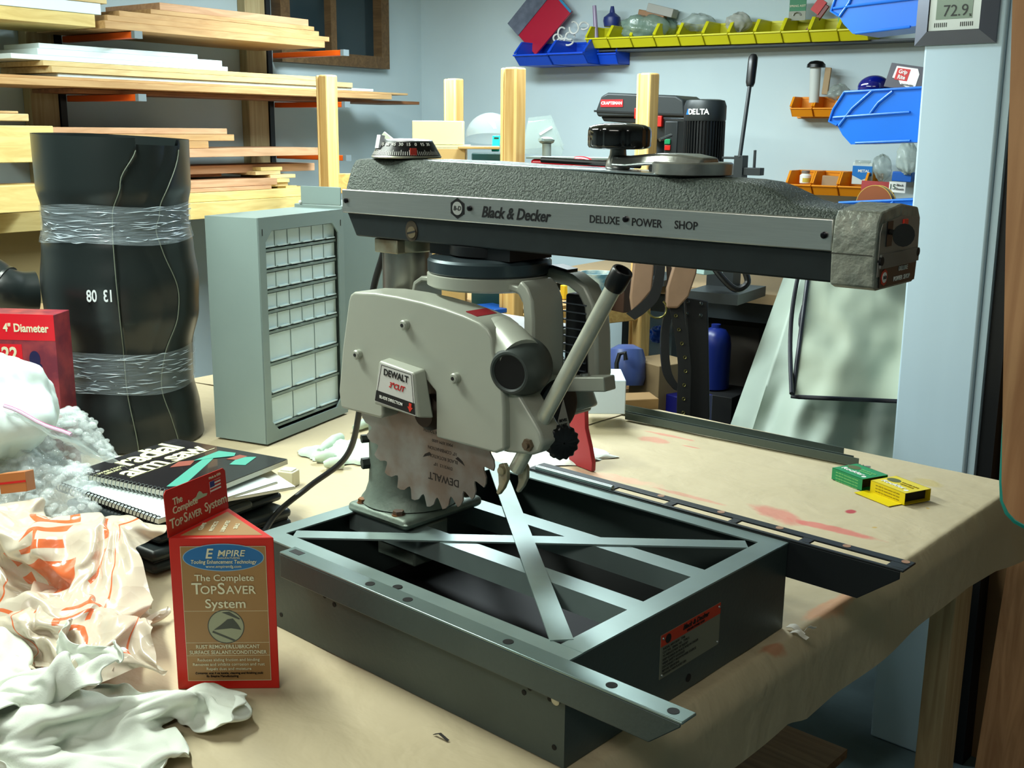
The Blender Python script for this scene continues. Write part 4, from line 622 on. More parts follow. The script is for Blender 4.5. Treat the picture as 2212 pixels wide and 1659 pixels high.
# 40 by 32 points of the crumpled bag film, x y z in millimetres, row by row
BAG_FOLDS_MM = [
[229,27,69,211,35,63,195,42,56,192,56,47,180,68,44,167,71,52,153,77,60,139,89,65,140,91,79,146,103,92,148,107,108,136,113,103,123,118,87,102,119,88,90,120,102,77,121,116,64,123,129,49,122,137,35,121,136,22,128,130,10,139,124,-2,149,117,-13,160,114,-14,174,120,-3,183,130,-20,191,134,-37,193,128,-50,189,112,-66,177,98,-82,161,92,-98,146,92,-109,133,93,-115,133,87,-124,138,86,-128,130,90,-133,126,87,-134,119,79,-136,108,76,-140,102,78,-141,105,62],
[221,26,57,210,30,44,195,34,42,188,44,35,178,53,36,169,64,37,156,70,44,143,77,53,135,81,68,142,84,85,144,88,99,132,94,90,114,98,82,101,101,96,89,102,112,76,103,124,61,105,135,47,106,145,35,113,150,23,119,143,10,126,135,-2,138,130,-15,148,125,-10,162,129,-9,173,138,-24,178,135,-39,177,130,-42,174,110,-55,165,93,-70,152,84,-85,138,81,-96,128,84,-106,122,82,-113,128,80,-122,128,75,-124,120,81,-127,113,85,-128,103,75,-139,98,67,-150,111,61],
[206,18,52,201,21,35,189,28,34,179,32,32,171,41,32,165,51,33,159,59,39,146,64,46,140,65,59,145,67,73,139,69,86,126,77,82,116,83,95,98,85,108,80,88,115,64,95,116,49,100,126,36,102,137,29,104,151,21,115,156,9,118,148,-3,127,141,-13,139,140,-10,155,142,-19,162,135,-30,168,143,-36,166,132,-47,162,117,-49,152,99,-58,142,83,-70,132,74,-79,120,75,-90,114,79,-97,119,75,-105,122,71,-114,117,75,-121,115,72,-132,113,69,-139,106,59,-154,102,48],
[203,7,40,191,14,39,177,19,46,172,25,46,167,34,48,158,38,46,157,45,52,150,48,55,142,48,57,143,49,69,130,53,78,125,62,89,108,68,99,90,74,109,74,76,120,61,89,124,44,94,133,29,98,132,20,105,144,16,108,160,5,116,162,-5,115,149,-11,131,152,-18,147,152,-25,160,145,-35,154,138,-48,158,139,-53,150,125,-57,143,107,-57,130,93,-58,120,78,-65,113,68,-76,106,69,-85,108,69,-90,115,68,-103,111,67,-115,116,60,-127,112,58,-144,113,50,-161,110,41],
[190,3,45,175,9,38,165,14,51,158,20,58,153,23,57,156,27,63,147,29,59,147,34,68,138,35,68,128,34,72,123,41,87,108,53,91,89,65,94,75,72,105,60,78,114,49,84,116,38,88,127,27,92,139,14,103,145,6,109,154,-2,108,166,-15,112,162,-25,122,152,-31,138,151,-38,152,155,-44,145,146,-54,145,141,-64,142,130,-60,134,115,-62,122,103,-64,109,92,-65,101,80,-66,99,66,-76,99,61,-80,112,58,-95,111,55,-113,107,53,-127,113,49,-143,118,41,-162,120,35],
[184,-7,45,170,2,46,154,6,54,154,9,67,146,12,66,144,16,70,142,19,74,136,20,75,132,22,81,122,25,85,109,34,88,97,45,95,78,57,98,69,66,112,54,69,119,43,82,124,29,87,121,20,94,136,15,98,153,4,104,160,-8,107,156,-21,104,161,-28,116,162,-36,131,157,-45,138,156,-54,139,154,-56,133,143,-61,134,133,-66,125,123,-75,120,110,-74,106,105,-77,101,89,-76,98,74,-73,91,60,-78,104,51,-89,110,43,-110,106,40,-126,118,38,-143,118,30,-159,119,24],
[176,-17,42,164,-9,49,153,-3,60,144,1,67,147,4,78,139,4,77,138,9,85,128,11,84,118,14,82,114,20,94,100,28,93,85,40,88,69,53,96,59,64,105,50,66,124,41,80,134,30,83,129,20,91,139,9,97,148,1,102,157,-11,101,159,-23,107,151,-33,108,162,-42,121,161,-48,124,154,-54,126,149,-63,127,147,-70,126,139,-78,123,131,-86,115,120,-83,106,113,-87,105,97,-87,98,82,-84,89,68,-88,95,54,-90,101,37,-107,111,28,-127,113,29,-146,112,23,-165,112,15],
[167,-30,39,154,-18,44,147,-12,56,140,-10,68,143,-7,81,139,0,91,127,-1,87,122,6,91,111,11,95,100,19,89,89,28,101,74,34,95,65,52,100,49,63,100,41,68,115,36,71,135,25,82,137,19,83,148,11,91,156,1,97,160,-7,97,151,-19,97,150,-35,105,155,-48,110,159,-56,114,153,-62,118,151,-67,118,145,-78,113,146,-81,111,135,-81,109,121,-93,105,121,-93,99,104,-91,93,90,-98,89,74,-99,91,56,-96,90,37,-110,100,21,-129,110,18,-149,104,17,-168,104,20],
[158,-44,36,146,-32,40,138,-22,52,136,-22,67,132,-18,84,132,-11,98,124,-5,95,113,-2,95,107,8,104,94,15,100,82,23,101,70,34,104,56,47,104,48,58,108,34,68,109,29,77,124,19,80,132,10,88,136,2,90,145,-3,90,156,-9,91,162,-22,92,160,-34,98,160,-48,102,153,-60,105,152,-64,111,146,-70,113,136,-75,111,128,-75,101,122,-75,97,115,-87,91,126,-88,91,109,-88,83,93,-92,77,77,-99,78,58,-109,88,42,-118,88,23,-133,102,15,-152,107,7,-165,93,9],
[149,-60,34,137,-48,38,128,-38,50,120,-29,66,122,-29,85,124,-25,102,117,-18,101,109,-7,106,99,2,101,91,6,101,77,19,101,68,30,109,61,43,112,52,57,117,34,63,115,22,71,116,16,78,123,6,77,132,-1,80,141,-8,82,150,-14,84,162,-20,92,171,-35,97,170,-48,101,160,-64,98,148,-65,105,136,-67,109,126,-65,106,115,-65,96,109,-74,87,112,-83,83,122,-94,84,114,-95,77,99,-100,71,83,-106,70,64,-117,80,49,-126,81,31,-139,91,18,-154,93,11,-166,94,1],
[136,-77,30,126,-66,37,119,-56,50,111,-45,65,107,-36,85,113,-36,102,111,-23,114,99,-15,106,99,-6,92,88,9,90,75,13,99,64,25,103,57,38,109,52,49,120,42,60,123,30,60,127,26,65,131,20,69,140,13,72,150,6,73,161,-5,73,170,-17,79,167,-32,86,163,-49,99,165,-65,102,157,-72,104,140,-70,99,127,-60,95,119,-62,83,108,-73,78,111,-86,75,115,-103,73,117,-109,75,103,-114,75,86,-118,65,72,-127,73,57,-137,77,41,-145,82,26,-154,77,9,-171,80,9],
[123,-91,28,119,-84,41,112,-74,53,106,-62,69,103,-50,87,98,-42,104,101,-33,120,94,-26,111,90,-16,94,83,0,84,74,6,98,67,15,108,60,26,113,51,40,118,42,49,117,42,50,128,38,54,138,30,56,146,19,57,152,6,59,156,-5,56,165,-21,61,167,-32,79,156,-48,93,156,-68,99,163,-78,99,148,-72,91,137,-71,84,124,-70,72,121,-81,69,113,-94,68,111,-106,64,105,-118,65,104,-125,69,94,-131,63,78,-138,65,63,-148,75,51,-157,71,34,-167,66,17,-183,71,6],
[112,-104,26,109,-96,40,108,-89,57,103,-77,74,101,-65,94,93,-53,111,90,-44,127,84,-30,118,81,-23,102,78,-6,91,70,6,89,66,14,97,59,17,108,52,27,117,45,33,122,43,31,130,35,38,131,24,43,132,12,47,135,0,44,144,-13,41,156,-28,48,161,-39,70,159,-51,82,149,-69,87,155,-81,87,155,-84,84,141,-76,73,134,-85,72,125,-94,64,119,-98,55,108,-113,55,108,-119,51,96,-132,53,90,-144,56,85,-150,68,77,-160,72,63,-167,65,44,-177,59,27,-193,61,14],
[101,-116,27,100,-108,41,101,-100,60,98,-88,79,91,-72,95,86,-62,115,79,-53,127,73,-39,120,72,-24,111,77,-11,105,68,0,99,61,9,94,59,20,96,51,24,103,45,21,110,35,24,116,26,25,113,15,28,116,1,29,122,-12,29,133,-23,27,147,-29,37,147,-45,52,156,-53,64,145,-70,70,149,-82,70,156,-86,70,144,-90,66,132,-89,57,124,-102,54,121,-109,45,116,-119,42,108,-131,42,101,-140,48,98,-149,58,97,-160,59,86,-170,65,73,-179,62,56,-188,54,39,-201,51,24],
[90,-120,24,91,-114,40,91,-104,58,88,-91,76,86,-81,98,76,-68,112,79,-58,112,66,-44,110,66,-29,103,68,-16,103,67,-7,97,57,2,94,49,13,88,44,24,92,42,14,96,34,3,106,21,5,114,8,2,117,5,6,131,-7,5,144,-12,12,157,-34,16,149,-48,30,157,-56,42,147,-70,50,142,-81,53,154,-89,56,147,-92,53,133,-100,46,128,-111,44,124,-116,35,115,-130,31,110,-139,38,110,-150,44,110,-153,43,95,-164,46,86,-178,54,79,-190,56,67,-199,49,50,-210,43,33],
[84,-130,25,81,-117,36,80,-105,54,81,-94,73,77,-83,93,70,-76,111,67,-57,107,72,-41,99,61,-29,95,54,-14,94,61,-6,83,54,5,79,41,12,72,35,22,76,27,22,87,21,9,99,11,-3,108,13,-9,124,15,-14,142,5,-16,157,-10,-9,167,-31,-4,160,-46,9,154,-60,20,151,-72,33,154,-81,38,144,-94,42,151,-101,41,140,-105,36,130,-111,28,120,-126,25,120,-140,28,114,-153,32,115,-159,33,106,-163,34,96,-169,36,85,-180,40,74,-194,43,70,-209,42,60,-217,34,42],
[80,-141,27,81,-127,37,82,-114,53,76,-103,72,73,-93,91,64,-79,103,65,-59,96,66,-42,90,62,-25,84,50,-15,79,45,-8,74,37,2,68,26,3,72,18,12,73,9,20,83,2,17,98,-4,6,113,-4,-9,126,3,-28,134,-6,-25,149,-18,-19,159,-29,-12,171,-44,-5,165,-58,5,159,-71,15,160,-76,22,145,-89,25,149,-96,29,140,-107,25,133,-119,21,127,-137,17,121,-151,23,117,-160,23,108,-167,31,108,-175,33,102,-180,35,92,-184,40,81,-197,34,76,-209,29,68,-223,25,53],
[82,-138,19,75,-131,32,75,-122,50,73,-114,71,69,-99,87,57,-81,92,53,-60,88,56,-41,82,47,-29,75,43,-14,65,33,-7,62,20,-1,60,14,5,57,7,12,63,-4,10,73,-7,2,88,-16,-6,102,-5,-16,110,-11,-27,122,-17,-16,133,-27,-13,143,-35,-22,155,-43,-20,163,-55,-12,165,-68,-3,163,-76,6,150,-84,15,139,-99,14,139,-112,20,141,-127,16,133,-147,15,130,-157,16,118,-168,20,109,-178,25,106,-183,32,108,-187,36,98,-184,28,87,-198,28,83,-212,23,76,-225,17,66],
[78,-138,13,73,-127,23,72,-116,41,71,-109,63,67,-97,81,60,-78,81,57,-59,71,55,-38,62,42,-25,62,28,-16,54,26,-1,50,11,1,47,3,3,51,-5,5,51,-14,3,64,-24,0,78,-18,-13,87,-15,-28,99,-19,-26,115,-29,-24,123,-24,-30,136,-32,-35,149,-39,-25,150,-49,-18,155,-59,-10,153,-69,-3,149,-80,2,141,-95,2,142,-110,9,136,-130,6,133,-144,5,123,-160,9,116,-175,16,114,-181,28,117,-187,37,113,-189,27,106,-187,20,94,-195,17,82,-211,17,81,-226,12,77],
[75,-146,16,71,-132,24,68,-123,41,67,-112,60,58,-98,74,50,-80,71,47,-59,63,43,-36,55,40,-19,47,29,-6,47,13,-7,43,3,3,37,-5,-3,41,-17,5,44,-28,4,54,-32,-9,67,-30,-18,83,-30,-28,99,-28,-39,111,-36,-39,119,-29,-44,129,-36,-36,137,-43,-31,141,-49,-27,144,-54,-20,148,-63,-17,144,-73,-11,137,-90,-5,132,-109,-4,135,-130,-6,137,-149,1,132,-164,9,128,-176,22,126,-187,35,128,-193,42,122,-196,35,110,-194,29,96,-202,19,88,-210,9,80,-224,6,79],
[69,-149,18,67,-139,25,67,-131,42,61,-118,59,54,-98,62,52,-76,58,43,-56,53,32,-35,49,27,-19,38,21,-2,32,4,-5,29,-8,-2,32,-17,-4,33,-25,-3,42,-38,-1,48,-43,-9,64,-44,-18,81,-43,-32,96,-40,-43,102,-37,-53,114,-41,-52,127,-46,-45,138,-47,-43,149,-52,-41,144,-54,-36,154,-63,-34,148,-71,-27,137,-87,-21,133,-107,-16,128,-127,-17,133,-152,-11,137,-168,4,132,-176,22,136,-186,35,140,-197,37,131,-202,35,116,-201,27,103,-200,16,94,-212,7,89,-223,-3,78],
[71,-148,33,62,-139,34,58,-126,36,63,-110,46,60,-91,48,53,-71,41,50,-49,37,36,-31,31,20,-18,25,4,-10,21,-3,2,15,-10,-3,24,-20,0,26,-30,-4,37,-39,-11,49,-54,-9,61,-55,-20,77,-51,-36,89,-49,-51,98,-52,-55,113,-56,-58,128,-55,-57,141,-56,-52,154,-63,-51,148,-69,-48,149,-72,-45,156,-78,-41,144,-88,-29,150,-107,-25,145,-125,-28,132,-147,-20,124,-165,-6,126,-179,10,130,-188,23,142,-191,26,129,-198,25,117,-204,17,107,-200,7,95,-205,-4,84,-219,-13,87],
[62,-148,49,58,-136,52,50,-122,53,51,-107,46,56,-89,33,55,-68,22,43,-48,18,31,-33,17,14,-21,9,-1,-12,5,-14,-5,6,-20,-3,16,-21,-10,27,-30,-10,34,-45,-12,40,-54,-18,56,-65,-22,71,-64,-35,85,-64,-50,96,-68,-52,114,-72,-60,130,-65,-64,143,-67,-63,156,-71,-62,151,-80,-62,153,-79,-59,160,-83,-49,161,-94,-40,156,-108,-38,159,-126,-35,150,-146,-32,135,-163,-23,129,-176,-6,132,-188,5,135,-197,11,129,-193,13,117,-191,9,105,-202,-5,100,-205,-18,89,-212,-28,84],
[49,-142,39,41,-133,47,33,-123,48,36,-106,35,45,-92,19,41,-74,14,26,-57,21,15,-41,26,2,-30,18,-10,-21,11,-16,-13,15,-25,-11,16,-31,-9,23,-32,-17,34,-42,-18,41,-57,-24,45,-69,-26,61,-74,-36,78,-76,-45,93,-77,-58,108,-76,-68,124,-77,-72,140,-79,-73,154,-85,-70,148,-91,-68,149,-94,-66,157,-96,-57,162,-96,-51,166,-106,-52,169,-125,-48,165,-140,-46,146,-156,-38,138,-170,-21,141,-184,-11,141,-190,-6,129,-183,-1,120,-188,-8,110,-192,-20,100,-201,-34,96,-203,-43,80],
[46,-134,20,38,-140,33,29,-131,29,38,-117,20,36,-98,7,24,-78,12,10,-63,16,0,-52,26,-9,-40,26,-17,-32,19,-27,-27,25,-30,-22,32,-40,-23,26,-43,-23,35,-41,-28,47,-56,-35,44,-71,-35,54,-82,-40,68,-83,-54,82,-84,-60,101,-89,-65,119,-90,-68,138,-94,-79,148,-100,-74,148,-108,-68,143,-107,-61,149,-106,-68,155,-114,-63,163,-104,-66,175,-118,-66,174,-134,-63,158,-150,-54,149,-165,-38,150,-179,-31,143,-176,-22,131,-174,-18,120,-179,-26,110,-186,-37,104,-191,-49,93,-199,-61,84],
[50,-157,14,39,-156,22,37,-138,15,31,-120,4,21,-102,7,8,-84,3,-6,-71,7,-13,-65,22,-14,-51,25,-24,-41,25,-37,-39,26,-35,-38,36,-40,-37,40,-47,-38,39,-48,-40,51,-58,-44,56,-72,-47,56,-85,-49,62,-94,-55,73,-94,-56,93,-99,-55,113,-103,-71,125,-111,-73,136,-114,-70,143,-123,-67,146,-125,-66,154,-121,-73,157,-115,-78,158,-107,-80,163,-109,-83,172,-128,-77,165,-147,-68,160,-162,-58,153,-167,-49,137,-163,-38,129,-165,-38,115,-175,-45,109,-186,-58,107,-183,-67,93,-188,-78,80],
[46,-175,7,40,-166,13,32,-146,4,19,-126,4,8,-107,6,-2,-91,4,-14,-82,7,-20,-70,15,-24,-58,25,-28,-52,31,-41,-52,33,-43,-51,40,-37,-50,48,-45,-50,47,-50,-50,51,-60,-51,57,-70,-52,63,-85,-56,55,-101,-51,63,-103,-60,82,-105,-55,99,-112,-67,111,-120,-68,125,-126,-63,133,-128,-62,141,-131,-71,145,-125,-78,150,-120,-87,153,-109,-89,155,-104,-94,164,-125,-92,168,-144,-83,162,-149,-71,147,-152,-60,136,-162,-56,126,-173,-57,119,-174,-65,107,-182,-76,101,-190,-84,92,-183,-96,80],
[43,-189,16,28,-173,10,21,-150,11,13,-131,12,10,-108,15,5,-91,14,-8,-88,17,-20,-83,20,-29,-71,25,-34,-63,35,-37,-61,41,-48,-61,43,-43,-59,52,-43,-53,57,-54,-55,59,-65,-58,60,-74,-55,71,-86,-59,64,-103,-60,56,-110,-62,69,-109,-64,90,-105,-71,108,-120,-76,116,-130,-77,128,-125,-83,135,-115,-81,141,-109,-86,146,-112,-96,143,-111,-99,149,-106,-105,160,-123,-103,167,-133,-92,152,-138,-82,136,-149,-74,123,-160,-69,114,-170,-76,114,-180,-85,107,-189,-92,99,-195,-102,87,-190,-112,74],
[49,-190,26,32,-171,22,17,-153,24,14,-131,22,18,-110,24,9,-98,24,-4,-100,18,-17,-93,23,-28,-84,27,-30,-74,40,-35,-67,51,-45,-69,51,-51,-63,56,-51,-58,67,-60,-54,72,-69,-60,72,-79,-64,72,-79,-65,62,-96,-66,57,-114,-67,62,-118,-70,84,-101,-77,96,-108,-81,114,-118,-88,120,-107,-90,129,-105,-94,137,-102,-101,144,-101,-111,151,-114,-110,157,-121,-110,155,-129,-104,165,-139,-98,149,-148,-91,132,-157,-93,115,-164,-89,101,-174,-88,94,-185,-94,91,-192,-107,91,-198,-118,84,-199,-126,71],
[58,-184,33,44,-167,32,27,-151,34,14,-136,37,15,-118,37,9,-109,29,3,-97,30,-14,-99,26,-28,-97,31,-37,-86,40,-39,-78,55,-44,-73,65,-55,-68,68,-63,-67,70,-67,-65,80,-77,-65,86,-81,-68,78,-78,-74,68,-92,-75,65,-108,-75,61,-123,-79,75,-112,-85,93,-103,-89,108,-101,-96,120,-101,-103,132,-106,-111,135,-112,-112,141,-113,-114,150,-116,-121,162,-128,-117,165,-138,-110,159,-141,-106,144,-155,-103,132,-170,-96,120,-179,-98,107,-181,-106,96,-184,-112,88,-188,-124,83,-198,-131,78,-213,-132,74],
[44,-181,38,39,-167,44,32,-153,46,20,-139,49,8,-127,46,5,-120,36,3,-104,36,-8,-102,34,-21,-94,39,-35,-94,50,-49,-86,59,-54,-81,72,-60,-76,83,-71,-81,80,-74,-79,89,-85,-76,88,-86,-78,82,-83,-80,74,-95,-73,75,-104,-71,69,-119,-86,74,-122,-93,95,-108,-100,103,-102,-109,118,-98,-116,133,-102,-119,144,-113,-125,147,-117,-123,154,-127,-117,152,-134,-121,161,-143,-116,165,-150,-115,146,-155,-115,126,-169,-109,114,-186,-110,110,-195,-113,102,-194,-123,93,-197,-136,86,-209,-142,74,-224,-138,79],
[31,-173,27,27,-162,36,19,-161,44,10,-151,45,3,-140,41,-3,-128,35,2,-116,28,-6,-110,34,-18,-107,44,-26,-98,59,-42,-98,68,-57,-96,79,-65,-93,93,-77,-95,93,-87,-92,93,-93,-84,97,-95,-85,85,-93,-88,76,-101,-75,80,-100,-72,77,-111,-88,77,-124,-102,88,-114,-110,106,-102,-121,117,-102,-119,130,-107,-129,140,-118,-130,148,-130,-130,154,-131,-123,152,-141,-127,148,-152,-129,162,-160,-120,152,-165,-124,133,-166,-126,114,-181,-128,107,-193,-126,99,-209,-123,94,-212,-133,84,-217,-146,87,-218,-144,92]]
def folded(rows, M):
    ny = len(rows); nx = len(rows[0])//3
    pts = [(r[3*i]/1000, r[3*i+1]/1000, r[3*i+2]/1000) for r in rows for i in range(nx)]
    b = MB(); b.add(pts, [(j*nx+i, j*nx+i+1, (j+1)*nx+i+1, (j+1)*nx+i) for j in range(ny-1) for i in range(nx-1)], M); b.nx, b.ny = nx, ny; return b
def sheet_obj(name, b, m, parent, thick=0):
    o = obj(name, b, m, parent, angle=180); uv = o.data.uv_layers.new(name='uv')
    for l in o.data.loops:
        i = l.vertex_index; uv.data[l.index].uv = ((i % b.nx)/(b.nx-1), (i//b.nx)/(b.ny-1))
    md = o.modifiers.new('s', 'SUBSURF'); md.levels = 1; md.render_levels = 2
    if thick: md = o.modifiers.new('t', 'SOLIDIFY'); md.thickness = thick
    return o
# ---------------------------------------------------------------- red cardboard box
cream = mat('cream_print', (.88,.86,.74), .5)
boxred = mat('box_red', (.78,.13,.09), .38)
tan = mat('box_tan', (.62,.47,.29), .42)
t = thing('cleaner_box', 'red and tan three-sided cardboard box with a hang tab standing upright on the table', 'box', (.10,-.12,0))
A_, B_, D_ = Vector((.088,-.178,0)), Vector((.172,-.096,0)), Vector((.050,-.074,0))
H = .186
b = MB(); b.prism([(p.x,p.y) for p in (A_,B_,D_)], 0, H); body = obj('carton', b, boxred, t, bev=.0012)
ex = (B_-A_).normalized(); W_ = (B_-A_).length
F = lambda x, z: frame(A_+ex*x+Vector((0,0,z)), ex, (0,0,1)) @ Matrix.Translation((0,0,.0003))
def pbox(mb, x0, x1, z0, z1, M, h=.0003): mb.prism([(x0,z0),(x1,z0),(x1,z1),(x0,z1)], 0, h, M)
b = MB(); pbox(b, .0125, W_-.0095, .011, H-.010, F(0,0)); lab = obj('tan_label', b, tan, body)
b = MB(); xl, xr, zb, zt_ = .0125, W_-.0095, .011, H-.010
for q in ((xl,xr,zb,zb+.0004),(xl,xr,zt_-.0004,zt_),(xl,xl+.0004,zb,zt_),(xr-.0004,xr,zb,zt_),(xl,xr,.0975,.0978),(xl,xr,.0585,.0588),(xl,xr,.0425,.0428)): pbox(b, q[0], q[1], q[2], q[3], F(0,0), .0005)
obj('label_lines', b, cream, lab)
mx = (xl+xr)/2
b = MB(); b.lathe([(1,0),(1,.0004)], F(mx,.1625) @ Matrix.Diagonal((.0455,.0165,1,1)), 48); b.cur = 1; b.lathe([(1,.0004),(1,.0007)], F(mx,.1625) @ Matrix.Diagonal((.0445,.0155,1,1)), 48)
obj('blue_oval', b, [mat('oval_rim',(.55,.70,.80),.4), mat('oval_blue',(.13,.42,.66),.4)], lab)
G = lambda x, z: F(x,z) @ Matrix.Translation((0,0,.0011))
text('E', G(mx-.0165,.1670), .0165, cream, lab, shear=.2, bold=.015); text('MPIRE', G(mx+.0085,.1675), .0105, cream, lab, shear=.2, bold=.01, sx=1.1); text('MANUFACTURING', G(mx+.006,.1622), .0030, cream, lab)
text('Tooling Enhancement Technology', G(mx,.1575), .0062, cream, lab, shear=.15, bold=.01, sx=.86); text('www.empiremfg.com', G(mx,.1520), .0046, cream, lab)
text('The Complete', G(mx,.1380), .0108, cream, lab, bold=.01, sx=1.05); text('T', G(mx-.0315,.1247), .0195, cream, lab, bold=.01); text('OP', G(mx-.0185,.1232), .0140, cream, lab, bold=.01); text('S', G(mx-.0040,.1247), .0195, cream, lab, bold=.01); text('AVER', G(mx+.0180,.1232), .0140, cream, lab, bold=.01); text('System', G(mx,.1065), .0155, cream, lab, bold=.01, sx=1.05)
text('RUST REMOVER/LUBRICANT', G(mx,.0538), .0062, cream, lab, bold=.01, sx=.92); text('SURFACE SEALANT/CONDITIONER', G(mx,.0468), .0062, cream, lab, bold=.01, sx=.90)
for s_, z_ in (('Reduces sliding friction and binding',.0375),('Removes and inhibits corrosion and rust',.0318),('Repels dust and moisture',.0262)): text(s_, G(mx,z_), .0050, cream, lab)
text('Contents: one 4 oz bottle, cleaning and finishing pads', G(mx,.0208), .0036, black, lab); text('By Empire Manufacturing', G(mx-.008,.0170), .0036, black, lab)
b = MB(); b.lathe([(.0205,0),(.0205,.0004)], F(mx-.001,.0785), 40); pc = obj('round_picture', b, mat('picture_ground',(.62,.63,.52),.5), lab)
b = MB(); b.lathe([(.0208,0),(.0208,.0006),(.0198,.0006),(.0198,0)], F(mx-.001,.0785), 40, cap0=False, cap1=False)
Gp = F(mx-.001,.0785) @ Matrix.Translation((0,0,.0005))
b.prism([(-.014,-.004),(-.006,.002),(.002,.009),(.008,.010),(.014,.002),(.017,-.004),(.006,-.002),(-.004,-.003)], 0, .0002, Gp); b.prism([(-.016,-.007),(-.015,-.005),(.010,-.0165),(.008,-.018)], 0, .0002, Gp); b.prism([(-.004,.0175),(.004,.0185),(.016,.010),(.0155,.0085)], 0, .0002, Gp)
obj('picture_drawing', b, mat('picture_ink',(.28,.29,.26),.5), lab)
# roof print
b = MB(); ce = (A_+B_+D_)/3; rp = [ce+(p-ce)*.78 for p in (A_,B_,D_)]; b.prism([(p.x,p.y) for p in rp], H, H+.0003); rf = obj('roof_label', b, tan, body)
for i in range(4):
    p = ce+ex*(-.020+.013*i)+Vector((0,0,H+.0006)); text(('CLEANS','PROTECTS','LUBRICATES','SEALS')[i], frame(p+Vector((-.004,-.002,0)), Vector((-ex.y,ex.x,0)), -ex), .0066, cream, rf, bold=.01)
# hang tab
te = (D_-A_).normalized(); tl = (D_-A_).length; TM = frame(A_+Vector((0,0,H)), te, (-.0,0,1))
b = MB(); r_ = .004
tp = [(0,0),(tl,0),(tl,.047),(tl-r_,.051),(r_,.054),(0,.050)]; lean = Matrix.Rotation(math.radians(-3),4,'X')
TT_ = TM @ lean
hole = [(.062,.030),(.065,.0265),(.092,.0265),(.095,.030),(.0865,.0325),(.083,.036),(.0785,.0385),(.074,.036),(.0705,.0325)]
b.prism(tp, -.0006, .0004, TT_); tab = obj('hang_tab', b, boxred, t)
hole = [(.046,.0300),(.048,.0275),(.072,.0275),(.074,.0300),(.066,.0315),(.063,.035),(.060,.0365),(.057,.035),(.054,.0315)]
b = MB(); b.prism(hole, 0, .0003, TT_ @ Matrix.Translation((0,0,.0004))); obj('hang_slot', b, mat('slot_pale',(.70,.78,.66),.6), tab)
L_ = lambda x, y: TT_ @ Matrix.Translation((x,y,.0009))
text('The', L_(.021,.0375), .0115, cream, tab, bold=.01, sx=.9); text('Complete', L_(.033,.0275), .0115, cream, tab, bold=.01, sx=.95); text('T', L_(.0085,.0135), .0160, cream, tab, bold=.01, sx=.9); text('OP', L_(.0195,.0122), .0115, cream, tab, bold=.01, sx=.9); text('S', L_(.0315,.0135), .0160, cream, tab, bold=.01, sx=.9); text('AVER', L_(.0480,.0122), .0115, cream, tab, bold=.01, sx=.9); text('System', L_(.087,.0135), .0150, cream, tab, bold=.01, sx=.98)
text('Made in USA', L_(.090,.0460), .0042, cream, tab)
b = MB(); pbox(b, .0795, .1000, .0270, .0415, TT_ @ Matrix.Translation((0,0,.0004)), .0003); fl_ = obj('flag', b, white, tab)
b = MB()
for i in range(4): pbox(b, .0795, .1000, .0270+.0041*i, .0270+.0041*i+.002, TT_ @ Matrix.Translation((0,0,.0007)), .0001)
obj('flag_stripes', b, redp, tab); b = MB(); pbox(b, .0795, .0880, .0345, .0415, TT_ @ Matrix.Translation((0,0,.0008)), .0002); obj('flag_canton', b, mat('flag_blue',(.20,.22,.50),.5), tab)

